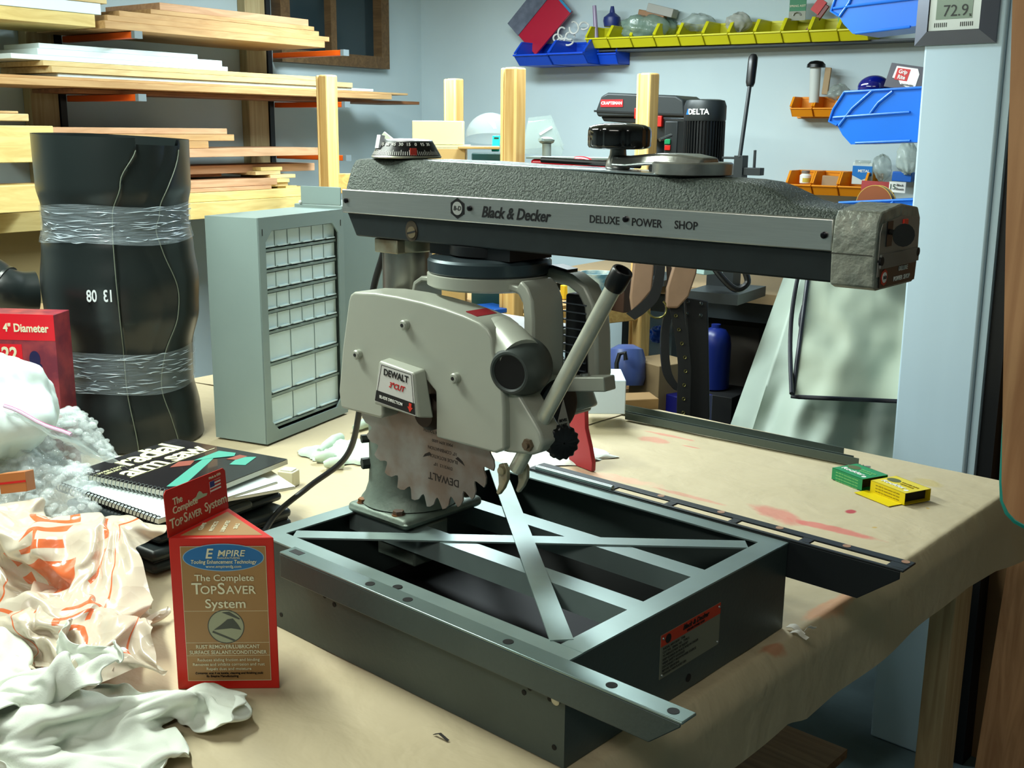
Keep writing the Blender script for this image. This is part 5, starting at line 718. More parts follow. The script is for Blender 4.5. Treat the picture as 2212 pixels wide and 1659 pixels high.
# ---------------------------------------------------------------- parts organizer
cabm = mat('cabinet_grey', (.52,.59,.58), .42, .1, var=.04, vscale=5)
def organizer(label, o, e1, W, Hc, dp, rows, name='parts_cabinet'):
    t = thing(name, label, 'parts cabinet', tuple(o))
    e1 = Vector(e1).normalized(); M = frame(o, e1, (0,0,1)); m_ = .021; c_ = .022
    b = MB(); b.box((0,0,-dp),(W,.003,0), M); b.box((0,Hc-.003,-dp),(W,Hc,0), M); b.box((0,.003,-dp),(.003,Hc-.003,0), M); b.box((W-.003,.003,-dp),(W,Hc-.003,0), M); b.box((.003,.003,-dp),(W-.003,Hc-.003,-dp+.003), M)
    obj('shell', b, cabm, t)
    b = MB(); O = [(0,0),(W,0),(W,Hc),(0,Hc)]; i0, i1, j0, j1 = m_, W-m_, m_, Hc-m_-.006
    I = [(i0+c_,j0),(i1-c_,j0),(i1,j0+c_),(i1,j1-c_),(i1-c_,j1),(i0+c_,j1),(i0,j1-c_),(i0,j0+c_)]
    ring = [(O[0],I[7],I[0]),(O[0],I[0],I[1],O[1]),(O[1],I[1],I[2]),(O[1],I[2],I[3],O[2]),(O[2],I[3],I[4]),(O[2],I[4],I[5],O[3]),(O[3],I[5],I[6]),(O[3],I[6],I[7],O[0])]
    for f in ring: b.prism(f, -.003, .0005, M)
    obj('front_frame', b, cabm, t)
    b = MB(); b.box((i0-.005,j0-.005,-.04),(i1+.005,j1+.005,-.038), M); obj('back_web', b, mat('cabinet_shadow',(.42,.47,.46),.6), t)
    y = j1; k = 0; first = {}
    for (n, h) in rows:
        w = (i1-i0)/n
        for i in range(n):
            b = MB(); x0, x1 = i0+w*i+.0012, i0+w*(i+1)-.0012; y0, y1 = y-h+.0075, y-.0022
            zf = -.010
            b.prism([(x0,y0),(x1,y0),(x1,y1),(x0,y1)], zf-.0015, zf, M); b.box((x0,y0,-.037),(x0+.001,y1-.004,zf), M); b.box((x1-.001,y0,-.037),(x1,y1-.004,zf), M); b.box((x0,y0,-.037),(x1,y0+.001,zf), M)
            b.box((x0+(x1-x0)*.12,y0+.001,zf),(x1-(x1-x0)*.12,y0+.0035,zf+.005), M)
            obj('drawer', b, MATS.get('drawer_frost') or mat('drawer_frost',(.84,.92,.92),.28,trans=.12,var=.05,vscale=12), t); k += 1
        b = MB(); b.box((i0,y-h,-.037),(i1,y-h+.0050,-.007), M); obj('shelf', b, cabm, t); y -= h
    b = MB(); b.box((.011,Hc-.035,.0003),(.0125,Hc-.022,.0012), M); obj('screw_slot', b, darkm, t); b = MB(); b.box((W-.0125,Hc-.035,.0003),(W-.011,Hc-.022,.0012), M); obj('screw_slot', b, darkm, t)
    return t
organizer('grey metal parts cabinet with rows of frosted drawers beside the black plastic roll', Vector((-.668,.488,.0045)), (-.30,.95,0), .300, .458, .13, [(6,.0415)]*5+[(3,.066)]*3)
t = thing('metal_case', 'grey metal case with raised lid lip standing behind the parts cabinet', 'case', (-1.0,.75,0))
M = frame(C(650,440,2.5)*1.0, (.95,.22,0), (0,0,1)); z0 = M.translation.z-.0045
b = MB(); b.box((-.02,-z0+.0,-.25),(.115,-.0,0), M); obj('body', b, cabm, t, bev=.002)
b = MB(); b.box((0,.0005,-.004),(.112,.040,0), M); obj('lid_lip', b, cabm, t, bev=.001)
b = MB(); b.sphere(M @ Vector((-.001,.004,.001)), .004, seg=10, rings=6); obj('catch', b, white, t)

# ---------------------------------------------------------------- black plastic roll
RC = Vector((-.940,.341,0)); TH = math.atan2(CAM.y-RC.y, CAM.x-RC.x)
def interp(k, x):
    for (a, ya), (c, yc) in zip(k, k[1:]):
        if a <= x <= c:
            q = (x-a)/(c-a); q = q*q*(3-2*q); return ya+(yc-ya)*q
    return k[-1][1] if x > k[-1][0] else k[0][1]
prof = [(0,.147),(.06,.142),(.13,.131),(.19,.133),(.27,.150),(.33,.153),(.40,.146),(.445,.139),(.48,.140),(.52,.147),(.60,.148)]
s1 = lambda z: math.radians(interp([(0,4),(.15,-2),(.44,-4),(.47,-3),(.53,4),(.60,17)], z)); s2 = lambda z: math.radians(interp([(0,37),(.13,28),(.30,44),(.44,30),(.47,34),(.60,56)], z))
def rr_(a, z):
    p = a; r = interp(prof, z)
    d1 = p-s1(z); d2 = p-s2(z)
    if d1 > 0 and d2 < 0: r -= .009*min(1, d1/.02)*min(1, -d2/.25+.15)
    return r
ztop = lambda a: .617 - (.004*math.sin(a+.6)+.004*max(0, math.sin(a*1.0-.3))) + (-.012 if s1(.6) < a < s2(.6) else 0)
t = thing('black_plastic_roll', 'tall roll of glossy black plastic sheet bound with two clear wrap bands', 'plastic roll', tuple(RC))
def rollf(u, v, off=0):
    a = -PI+2*PI*u; z = .0045+v*(ztop(a)-.0045); r = rr_(a, z)+off; return (RC.x+r*math.cos(TH+a), RC.y+r*math.sin(TH+a), z)
rm = mat('black_sheet', (.105,.13,.13), .30, spec=.55, var=.08, vscale=3)
b = MB(); b.grid(lambda u, v: rollf(u, v), 240, 90, closeu=True); b.grid(lambda u, v: rollf(u, .3+.7*v, -.006), 240, 20, closeu=True); obj('outer_sheet', b, rm, t, angle=50)
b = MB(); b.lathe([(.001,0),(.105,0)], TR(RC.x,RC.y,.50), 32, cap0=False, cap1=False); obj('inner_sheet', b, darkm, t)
for sfun in (s1, s2):
    b = MB(); pts = []
    for i in range(60):
        z = .003+.588*i/59; a = sfun(z); r = interp(prof, z)+.0006; pts.append((RC.x+r*math.cos(TH+a), RC.y+r*math.sin(TH+a), z))
    b.tube(pts, .0010, 6); obj('sheet_edge', b, mat('edge_grey',(.42,.45,.40),.4), t)
film = mat('stretch_film', (.75,.82,.86), .12, spec=.9, alpha=.20, bump=1.0, bscale=30, stretch=(1,1,9))
for z0, z1 in ((.415,.487),(.118,.200)):
    b = MB(); b.grid(lambda u, v: (lambda a, z: (RC.x+(interp(prof,z)+.0035+.0012*noise.noise(Vector((u*20,v*9,z0*10))))*math.cos(TH+a), RC.y+(interp(prof,z)+.0035+.0012*noise.noise(Vector((u*20,v*9,z0*10))))*math.sin(TH+a), z))(-PI+2*PI*u, z0+(z1-z0)*v+.004*math.sin(6*PI*u)), 200, 24, closeu=True)
    fb = obj('wrap_band', b, film, t, angle=80)
    b = MB()
    for k in range(80):
        a = random.uniform(-1.25, 1.2); z = random.uniform(z0+.004, z1-.004); da = random.uniform(.05,.40); pts = []
        for i in range(6):
            aa = a+da*i/5; zz = z+.0012*math.sin(i*.8+k); r = interp(prof,zz)+.0050; pts.append((RC.x+r*math.cos(TH+aa), RC.y+r*math.sin(TH+aa), zz))
        b.tube(pts, [.0001,.0005,.0009,.0009,.0005,.0001], 5)
    setp(obj('film_glint_streaks', b, mat('film_glint',(.80,.86,.90),.15,alpha=.55), fb), kind='stuff')  # pale streaks that put highlights on the stretch film as geometry
a_ = TH+math.asin(-45/173); rr = .1545; pc_ = RC+Vector((math.cos(a_)*rr, math.sin(a_)*rr, .318)); text('13  08', frame(pc_, Vector((-math.sin(a_),math.cos(a_),0)), (0,0,1)), .032, mat('stencil_white',(.85,.88,.90),.5), t, mirror=True, bold=.02, sx=.62)

# ---------------------------------------------------------------- cases and books
casem = mat('case_black', (.13,.16,.165), .40)
def tool_case(label, cx, cy, rz, w, d, z0, h):
    t = thing('tool_case', label, 'case', (cx,cy,z0), rz)
    R_ = ROOTM[t.name]
    for n_, za, zb in (('lower_shell',0,h*.48),('upper_shell',h*.52,h)):
        b = MB(); b.box((-w/2,-d/2,za),(w/2,d/2,zb), R_); obj(n_, b, casem, t, bev=.010, bseg=3)
    b = MB(); b.box((-w/2+.006,-d/2+.006,h*.47),(w/2-.006,d/2-.006,h*.53), R_); obj('seam_gasket', b, darkm, t)
    for x in (-w*.28, w*.28):
        b = MB(); b.box((x-.016,-d/2-.006,h*.30),(x+.016,-d/2+.002,h*.75), R_); obj('latch', b, casem, t, bev=.002)
    b = MB(); b.box((w/2-.004,-d*.2,h*.25),(w/2+.010,d*.2,h*.8), R_); obj('handle', b, casem, t, bev=.005)
    b = MB()
    for i in range(4): b.box((-w/2+.03+i*(w-.06)/4,-d/2+.02,h),(-w/2+.03+(i+.7)*(w-.06)/4,d/2-.02,h+.0022), R_)
    obj('lid_ribs', b, casem, t, bev=.001)
    return t
tool_case('black plastic tool case lying lowest under the spiral books', -.352, .095, math.radians(4), .240, .262, .003, .035)
tool_case('black plastic tool case on top of another case, under the spiral books', -.365, .100, math.radians(9), .220, .250, .0405, .028)
pagem = mat('page_edges', (.86,.86,.80), .7)
def book(name, label, cat, A, ux, uy, w, h, z, th, cover, curl=0, ring=True, cm=None):
    ux = Vector(ux).normalized(); uy = Vector(uy); uy = (uy-ux*uy.dot(ux)).normalized(); t = thing(name, label, cat, (A[0],A[1],z)); M = frame(Vector((A[0],A[1],z)), ux, uy)
    if M.to_3x3() @ Vector((0,0,1)) != 0 and (M.to_3x3() @ Vector((0,0,1))).z < 0: M = M @ Matrix.Diagonal((1,-1,-1,1))
    def cf(o): return lambda u, v: tuple(M @ Vector((w*u, -h*v, o+curl*(u**3)*.25+curl*.5*max(0,u-.6)**2*(1-v))))
    b = MB(); 
    lo, hi = cf(.0012), cf(th-.001); 
    nn = 10
    vs = [lo(i/nn, j/nn) for j in range(nn+1) for i in range(nn+1)]+[hi(i/nn, j/nn) for j in range(nn+1) for i in range(nn+1)]; N = (nn+1)**2; fs = []
    for j in range(nn):
        for i in range(nn):
            a = j*(nn+1)+i; fs += [(a,a+1,a+nn+2,a+nn+1),(N+a,N+a+nn+1,N+a+nn+2,N+a+1)]
    ed = [j for j in range(nn+1)]+[j*(nn+1)+nn for j in range(1,nn+1)]+[nn*(nn+1)+nn-j for j in range(1,nn+1)]+[(nn-j)*(nn+1) for j in range(1,nn)]
    for i in range(len(ed)): fs.append((ed[i],ed[(i+1)%len(ed)],N+ed[(i+1)%len(ed)],N+ed[i]))
    b.add(vs, fs); obj('pages', b, pagem, t)
    b = MB(); b.grid(cf(th), 11, 11); cv = obj('cover', b, cover, t)
    if ring:
        b = MB(); n = 30
        for i in range(n):
            c_ = M @ Vector((.002,-h*(i+.5)/n,th*.5)); pts = [c_+M.to_3x3() @ Vector((.0065*math.cos(q),.0,.0065*math.sin(q)*1.1)) for q in [2*PI*k/10 for k in range(11)]]; b.tube(pts, .0009, 5)
        obj('spiral_binding', b, cm or steel, t)
    return t, M, cv, cf
cvm = mat('glossy_black_cover', (.13,.12,.13), .22, spec=.6, coat=.4)
t, M, cv, cf = book('spiral_manual', 'spiral bound manual lying under the black radial arm saw book', 'book', (-.498,-.030), (-.02,.22,0), (-.97,-.05,0), .225, .262, .073, .009, mat('manual_cover',(.80,.84,.84),.35,rgb2=(.74,.78,.78),vscale=7), cm=blackp)
ux = Vector((-.055,.215,0)).normalized(); uy = Vector((-ux.y,ux.x,0)); uy = Vector((-.9709,-.2394,0))
t, M, cv, cf = book('radial_saw_book', 'glossy black spiral book titled radial arm saw on the topmost of the pile', 'book', (-.497,-.002), ux, uy, .222, .252, .086, .010, cvm, curl=0)
ink = mat('cream_title', (.90,.90,.72), .4)
T2 = lambda x, y, z=.0106: M @ Matrix.Translation((x,-y,z))
text('radial', T2(.125,.034,.0107), .074, ink, t, bold=.022, sx=.92, space=.88); text('arm saw', T2(.113,.082,.0107), .068, ink, t, bold=.022, sx=.86, space=.88)
text('POWER TOOL', T2(.030,.046), .009, ink, t); text('LIBRARY', T2(.030,.056), .009, ink, t)
b = MB(); b.box((.02,-.104,.0102),(.21,-.1025,.0106), M); obj('title_rule', b, ink, t)
tealm = mat('cover_teal', (.30,.62,.55), .35)
b = MB(); b.prism([(.015,-.185),(.03,-.205),(.15,-.150),(.18,-.135),(.17,-.125),(.10,-.150)], .0102, .0106, M); b.prism([(.135,-.125),(.20,-.122),(.205,-.155),(.19,-.165),(.16,-.14)], .0107, .0110, M); b.prism([(.15,-.19),(.19,-.175),(.205,-.20),(.16,-.215)], .0102, .0106, M); obj('cover_saw_picture', b, tealm, t)
b = MB(); b.prism([(.09,-.118),(.12,-.108),(.14,-.125),(.115,-.138)], .0102, .0108, M); obj('cover_hand_picture', b, mat('cover_skin',(.55,.30,.25),.4), t); b = MB(); b.prism([(.17,-.165),(.20,-.168),(.20,-.185),(.175,-.182)], .0102, .0108, M); obj('cover_hand_picture', b, MATS['cover_skin'], t)
t, M, cv, cf = book('booklet', 'thin white stapled booklet under the books at the right of the pile', 'book', (-.42,.10), (.05,.21,0), (-.2,-.02,0), .17, .16, .0725, .006, mat('booklet_cover',(.80,.80,.76),.6), ring=False)
t = thing('adapter_block', 'small white block lying on the paper right of the books', 'block', (-.43,.365,0), .4); b = MB(); b.box((-.016,-.013,.001),(.016,.013,.030), ROOTM[t.name]); obj('body', b, mat('off_white_plastic',(.83,.81,.70),.4), t, bev=.002); b = MB(); b.box((-.012,-.009,.030),(.012,.009,.033), ROOTM[t.name]); obj('lid', b, white, t, bev=.001)

# ---------------------------------------------------------------- crumpled things
def crumple(name, label, cat, c, e1, rx, ry, h, m, seed, fold=(.4,9,.35), fine=(.006,40), n=(150,90), base=.0, shape=2.0, edge=.10, flatpow=.8, parent=None):
    e1 = Vector(e1).normalized(); e2 = Vector((-e1.y, e1.x, 0)); c = Vector(c); sv = Vector((seed*7.3, seed*3.1, seed))
    def hf(p, r):
        q = Vector((p.x*1.0, p.y*1.0, 0))*fold[1]+sv; wv = noise.noise_vector(q*.45)*2.2
        n0 = noise.noise(q+wv)*1.7; rd = 1-math.sqrt(n0*n0+.012); rd2 = 1-abs(noise.noise((q+wv)*2.3+sv)*1.6)
        env = max(0, 1-r**shape)**flatpow
        z = h*env*(1-fold[0]+fold[0]*rd)+h*.22*env*rd2*fold[2]*2+fine[0]*noise.noise(p*fine[1]+sv)*min(1, env*3)
        return max(z, .0012+.002*rd)
    def fn(u, v):
        a = 2*PI*u; r = v; er = 1+edge*noise.noise(Vector((math.cos(a)*2.2, math.sin(a)*2.2, 0))+sv)*2+edge*.5*noise.noise(Vector((math.cos(a)*7, math.sin(a)*7, 0))+sv)
        p = c+e1*rx*r*er*math.cos(a)+e2*ry*r*er*math.sin(a); wv = noise.noise_vector((p+sv)*fold[1]*.9)*.012*min(1,(1-r)*4)
        z = hf(p, r); return (p.x+wv.x, p.y+wv.y, c.z+base+z)
    b = MB(); b.grid(lambda u, v: fn(u, max(v,.004)), n[0], n[1], closeu=True)
    return b, fn
ragm = mat('white_jersey', (.88,.90,.86), .9, spec=.15, bump=.12, bscale=500, sss=0)
t = thing('cotton_rag', 'crumpled white cotton rag at the front left edge of the table', 'rag', (.05,-.32,0))
RA = math.atan2(.67,.74)
sheet_obj('cloth', folded(RAG_FOLDS_MM, TR(.072,-.318,.002,RA) @ Matrix.Diagonal((1.02,.78,.50,1))), ragm, t, .0012)
sheet_obj('cloth', folded(RAG_FOLDS_MM, TR(-.080,-.345,.003,RA+2.6) @ Matrix.Diagonal((1.0,.85,.62,1))), ragm, t, .0012)
def bagm():
    m = bpy.data.materials.new('thin_bag_film'); m.use_nodes = True; nt = m.node_tree; B = nt.nodes['Principled BSDF']
    B.inputs['Roughness'].default_value = .20; B.inputs['Alpha'].default_value = .86; B.inputs['Specular IOR Level'].default_value = .7
    uv = nt.nodes.new('ShaderNodeUVMap'); uv.uv_map = 'uv'; sp = nt.nodes.new('ShaderNodeSeparateXYZ'); nt.links.new(uv.outputs[0], sp.inputs[0]); cur = None
    def mth(op, a, c=None):
        n = nt.nodes.new('ShaderNodeMath'); n.operation = op
        for k, q in enumerate((a, c)):
            if q is None: continue
            if isinstance(q, (int, float)): n.inputs[k].default_value = q
            else: nt.links.new(q, n.inputs[k])
        return n.outputs[0]
    U, V = sp.outputs[0], sp.outputs[1]
    def rect(x0, y0, x1, y1): return mth('MULTIPLY', mth('LESS_THAN', mth('ABSOLUTE', mth('SUBTRACT', U, (x0+x1)/2)), (x1-x0)/2), mth('LESS_THAN', mth('ABSOLUTE', mth('SUBTRACT', V, (y0+y1)/2)), (y1-y0)/2))
    def ring(cx, cy, r0, r1):
        d = mth('SQRT', mth('ADD', mth('POWER', mth('SUBTRACT', U, cx), 2.0), mth('POWER', mth('MULTIPLY', mth('SUBTRACT', V, cy), .8), 2.0))); return mth('MULTIPLY', mth('GREATER_THAN', d, r0), mth('LESS_THAN', d, r1))
    acc = None
    for q in (rect(.10,.12,.90,.128), rect(.10,.87,.90,.878), rect(.10,.12,.107,.878), rect(.893,.12,.90,.878), rect(.30,.40,.44,.62), rect(.48,.42,.505,.60), rect(.48,.50,.56,.52), rect(.54,.42,.565,.60), rect(.60,.42,.66,.45), rect(.60,.57,.66,.60), rect(.60,.42,.62,.60), ring(.74,.51,.045,.072), rect(.30,.70,.33,.76), rect(.36,.70,.39,.76), rect(.42,.70,.47,.76), rect(.50,.70,.55,.76), rect(.30,.24,.42,.27), rect(.46,.24,.58,.27)):
        acc = q if acc is None else mth('MAXIMUM', acc, q)
    mx = nt.nodes.new('ShaderNodeMix'); mx.data_type = 'RGBA'; nt.links.new(acc, mx.inputs[0]); mx.inputs[6].default_value = lin((.86,.81,.73))+(1,); mx.inputs[7].default_value = lin((.90,.44,.24))+(1,); nt.links.new(mx.outputs[2], B.inputs['Base Color'])
    tc = nt.nodes.new('ShaderNodeTexCoord'); n = nt.nodes.new('ShaderNodeTexVoronoi'); n.inputs['Scale'].default_value = 38; nt.links.new(tc.outputs['Object'], n.inputs['Vector'])
    bp = nt.nodes.new('ShaderNodeBump'); bp.inputs['Strength'].default_value = .45; bp.inputs['Distance'].default_value = .006; nt.links.new(n.outputs['Distance'], bp.inputs['Height']); nt.links.new(bp.outputs[0], B.inputs['Normal']); return m
bgm = bagm()
t = thing('shopping_bag', 'thin translucent shopping bag with orange print, crumpled behind the white rag', 'bag', (-.2,-.18,0))
sheet_obj('film', folded(BAG_FOLDS_MM, TR(-.205,-.185,.002,-.30) @ Matrix.Diagonal((1.25,.84,.66,1))), bgm, t)
sheet_obj('film', folded(BAG_FOLDS_MM, TR(-.09,-.195,.004,2.7) @ Matrix.Diagonal((.85,.55,.42,1))), bgm, t)

bub = mat('bubble_film', (.90,.95,.96), .12, spec=1.0, alpha=.30, bump=.8, bscale=90)
bub2 = mat('bubble_domes', (.96,1.0,1.0), .04, spec=1.0, alpha=.22)
t = thing('bubble_wrap', 'heap of clear bubble wrap piled between the black roll and the shopping bag', 'bubble wrap', (-.55,.03,0))
for k, (cx, cy, e, rx, ry, hh, sd, nb) in enumerate(((-.60,-.045,(.95,.05,0),.24,.11,.125,2.2,620),(-.70,.075,(.9,.25,0),.20,.070,.135,5.5,380),(-.355,-.075,(.9,-.25,0),.13,.050,.045,7.5,170),(-.86,.03,(1,0,0),.16,.09,.150,8.8,160))):
    b, fn2 = crumple('', '', '', (cx,cy,0), e, rx, ry, hh, bub, sd, fold=(.5,9,.5), fine=(.004,60), n=(150,70), edge=.12, flatpow=.5); sh = obj('wrap_sheet', b, bub, t, angle=85)
    b = MB(); rnd = random.Random(int(sd*10))
    for i in range(nb):
        u, v = rnd.random(), math.sqrt(rnd.random())*.97; p = Vector(fn2(u, v)); r = rnd.uniform(.0045,.0085); b.sphere(p, r, 1, 1, .75, seg=10, rings=6)
    setp(obj('bubbles', b, bub2, sh), kind='stuff')
pl = mat('white_foam_bag', (.82,.88,.87), .5, bump=.3, bscale=20)
t = thing('white_plastic_bag', 'bright white plastic bag stuffed full, highest in the pile at the left edge', 'bag', (-1.02,.02,0))
b = MB(); c_ = C(-35,880,1.80)
b.grid(lambda u, v: (lambda a, w_: tuple(c_+Vector((.13*math.cos(a)*math.sin(w_), .11*math.sin(a)*math.sin(w_), .085*math.cos(w_)))*(1+.22*noise.noise(Vector((math.cos(a)*2,math.sin(a)*2,w_*1.5)))+.03*noise.noise(Vector((math.cos(a)*8,math.sin(a)*8,w_*5))))))(2*PI*u, .02+3.1*v), 90, 50, closeu=True); obj('film', b, pl, t, angle=80)
t = thing('zip_bag', 'clear zip-top plastic bag with a pink seal line lying on the bubble wrap', 'bag', tuple(C(100,930,1.75)))
A_, B_ = C(10,885,1.70), C(155,950,1.66)
b = MB(); D1 = (B_-A_); up = Vector((.35,-.1,-.05))
b.grid(lambda u, v: tuple(A_+D1*(u*1.1-.05)+Vector((.10,.03,-.03))*v+Vector((0,0,.012*noise.noise(Vector((u*5,v*5,2)))))), 24, 12); obj('film', b, mat('clear_film',(.85,.92,.92),.1,alpha=.35,spec=.9), t)
b = MB(); b.tube([A_+D1*(k/8)+Vector((0,0,.006+.002*math.sin(k))) for k in range(9)], .0030, 8); obj('zip_seal', b, mat('seal_pink',(.88,.78,.90),.25), t)
b = MB(); b.tube([A_+D1*(k/8)+Vector((0,0,.0085+.002*math.sin(k))) for k in range(9)], .0009, 6); obj('seal_line', b, mat('seal_magenta',(.85,.35,.60),.3), t)
t = thing('orange_carton', 'small orange and brown carton half buried in the bubble wrap', 'box', tuple(C(35,1035,1.55)), .5)
M_ = frame(C(32,1035,1.64), (.72,.66,.12), (-.2,.1,1)); b = MB(); b.box((-.024,-.020,-.03),(.016,.010,0), M_); ob_ = obj('carton', b, mat('carton_orange',(.66,.40,.20),.5), t, bev=.001); b = MB(); b.box((-.024,-.006,0),(.016,-.003,.0006), M_); obj('red_stripe', b, redp, ob_)

# drum sander kit card and elbow at the far left
t = thing('red_kit_box', 'red cardboard box reading 4" Diameter 22 pieces behind the white bag', 'box', tuple(C(50,760,1.98)))
M_ = frame(C(66,770,2.02), (.80,.60,0), (0,0,1)); zb_ = M_.translation.z; sc = 2.02/2386
b = MB(); b.box((-.13,-zb_+.001,-.06),(.050,.078,0), M_); kb = obj('carton', b, mat('carton_purple_red',(.60,.22,.25),.4,rgb2=(.45,.15,.22),vscale=30), t, bev=.001)
b = MB(); b.box((-.13,.030,0),(.050,.078,.0005), M_); obj('red_panel', b, mat('panel_red',(.85,.08,.15),.4), kb)
text('4" Diameter', M_ @ Matrix.Translation((-.004,.052,.001)), .021, cream, kb, bold=.025, sx=.82)
b = MB(); b.box((-.063,-.032,0),(-.015,.022,.0006), M_); obj('red_square', b, MATS['panel_red'], kb); text('22', M_ @ Matrix.Translation((-.039,.003,.001)), .034, cream, kb, bold=.03, sx=.9); text('PIECES', M_ @ Matrix.Translation((-.039,-.020,.001)), .011, cream, kb, bold=.02)
b = MB(); b.lathe([(.013,0),(.013,.0008)], M_ @ Matrix.Translation((.008,-.005,0)) @ Matrix.Diagonal((.8,1.2,1,1)), 20); b.prism([(0,0),(.02,-.015),(.03,-.06),(.005,-.03)], 0, .0006, M_); obj('tube_picture', b, mat('picture_navy',(.10,.09,.28),.4), kb)
b = MB(); b.prism([(-.05,-.04),(-.01,-.034),(.022,-.052),(.0,-.060),(-.05,-.056)], 0, .0007, M_); obj('plank_picture', b, mat('picture_orange',(.85,.55,.15),.4), kb)
t = thing('duct_elbow', 'black plastic duct elbow resting behind the red box at the left edge', 'pipe elbow', tuple(C(30,640,2.25)))
b = MB(); P_ = [C(-60,590,2.32), C(-25,600,2.32), C(5,622,2.32), C(40,632,2.34), C(76,632,2.36)]; b.tube(smoothpath(P_, 6), .046, 28); el = obj('pipe', b, rm, t, angle=60)
b = MB(); b.tube([C(8,623,2.32), C(14,625,2.32)], .049, 28); obj('joint_ring', b, rm, t)
t2 = thing('elbow_box', 'plain brown carton under the black duct elbow', 'box', tuple(C(40,700,2.3)))
M_ = frame(C(-30,684,2.46), (.74,.67,0), (0,0,1)); zb_ = M_.translation.z; b = MB(); b.box((-.1,-zb_+.001,-.2),(.13,0,0), M_); obj('carton', b, mat('plain_carton',(.60,.50,.36),.8), t2, bev=.002)

# ---------------------------------------------------------------- work gloves, push stick, bars, small cartons
glm = mat('glove_cotton', (.80,.86,.80), .85, rgb2=(.72,.80,.72), vscale=22)
t = thing('work_glove', 'white cotton work glove lying flat on the paper left of the saw column', 'glove', (-.52,.60,0))
b, fn2 = crumple('', '', '', (-.50,.575,0), (.25,.97,0), .105, .088, .020, glm, 6.1, fold=(.5,14,.5), fine=(.001,60), n=(140,60), edge=.16, flatpow=.45); obj('palm', b, glm, t, angle=85)
for k, (u, v, u2, v2) in enumerate(((690,975,735,945),(680,990,720,985),(700,1003,745,1000),(765,925,800,912))):
    b = MB(); p, q = onz(u, v, .010), onz(u2, v2, .012); b.tube([p, p.lerp(q,.3)+Vector((0,0,.002)), p.lerp(q,.7)+Vector((0,0,.003)), q], [.006,.010,.011,.010], 12); obj('finger', b, glm, t)
t = thing('second_rag', 'flat white rag lying on the paper behind the saw blade guard', 'rag', (-.2,.85,0))
b, fn2 = crumple('', '', '', (-.21,.83,0), (.6,.8,0), .13, .07, .012, ragm, 2.9, fold=(.5,16,.5), fine=(.001,60), n=(120,50), edge=.2, flatpow=.45); obj('cloth', b, ragm, t, angle=85)
t = thing('push_stick', 'red curved push stick with a hang hole leaning behind the saw', 'push stick', (-.10,.82,0))
sd_ = (C(1282,1018,1)-C(1234,1000,1)); M_ = frame(onz(1258,1010,0), (.97,-.22,0), (0,.06,1)); kx = 1.0
def toM(u, v): p = plane(u, v, M_.to_3x3() @ Vector((0,0,1)), M_.translation); q = M_.inverted() @ p; return (q.x, max(q.y, .0005))
pp = [toM(u,v) for u, v in [(1234,1000),(1282,1018),(1283,1000),(1277,965),(1268,925),(1267,890),(1270,878),(1262,864),(1250,860),(1242,868),(1236,885),(1234,905),(1222,918),(1230,960)]]
b = MB(); b.prism(pp, -.005, .005, M_); ps = obj('handle_board', b, mat('push_red',(.62,.16,.19),.45), t, bev=.001)
b = MB(); q = toM(1249,872); b.lathe([(.0035,0),(.0035,.0005)], M_ @ Matrix.Translation((q[0],q[1],.005)), 16); obj('hang_hole', b, white, ps)
b = MB(); b.box((pp[0][0]-.01,-.0,-.02),(pp[1][0]+.01,.0004,.0), M_); 
barm = mat('steel_bar_dark', (.33,.37,.35), .4, .5)
for k, (ua, va, ub, vb, lab, hgt, ext) in enumerate(((1310,893,1828,1000,'longer of two dark angle bars, nearest the back table edge',.020,.0),(1346,911,1850,1014,'shorter dark angle bar, lying just in front of the longer one',.016,.0))):
    t = thing('angle_bar', lab, 'metal bar', tuple(onz((ua+ub)/2,(va+vb)/2,0)), 0, 'angle bars at the back of the table')
    A_, B_ = onz(ua,va,0), onz(ub,vb,0); d_ = (B_-A_).normalized(); nrm = Vector((-d_.y,d_.x,0)); b = MB(); Mx = frame(A_, d_, nrm); L = (B_-A_).length; z_ = .0042 + .0*k
    b.box((0,.008,z_),(L,.020,z_+.002), Mx); obj('flat_leg', b, mat('bar_top',(.58,.64,.62),.35,.5), t); b = MB(); b.box((.022*(1-k),.018,z_+.002),(L-.015,.020,z_+hgt), Mx); obj('upright_leg', b, barm, t)
    if k == 0:
        b = MB(); b.lathe([(.003,0),(.003,.0004)], Mx @ Matrix.Translation((.010,.010,z_+.002)), 12); obj('bolt_hole', b, darkm, t)
    else:
        b = MB(); b.box((0,.007,z_),(L,.009,z_+.016), Mx); obj('lip', b, barm, t)
grn, yel = mat('carton_green', (.10,.55,.33), .35), mat('carton_yellow', (.90,.80,.05), .35)
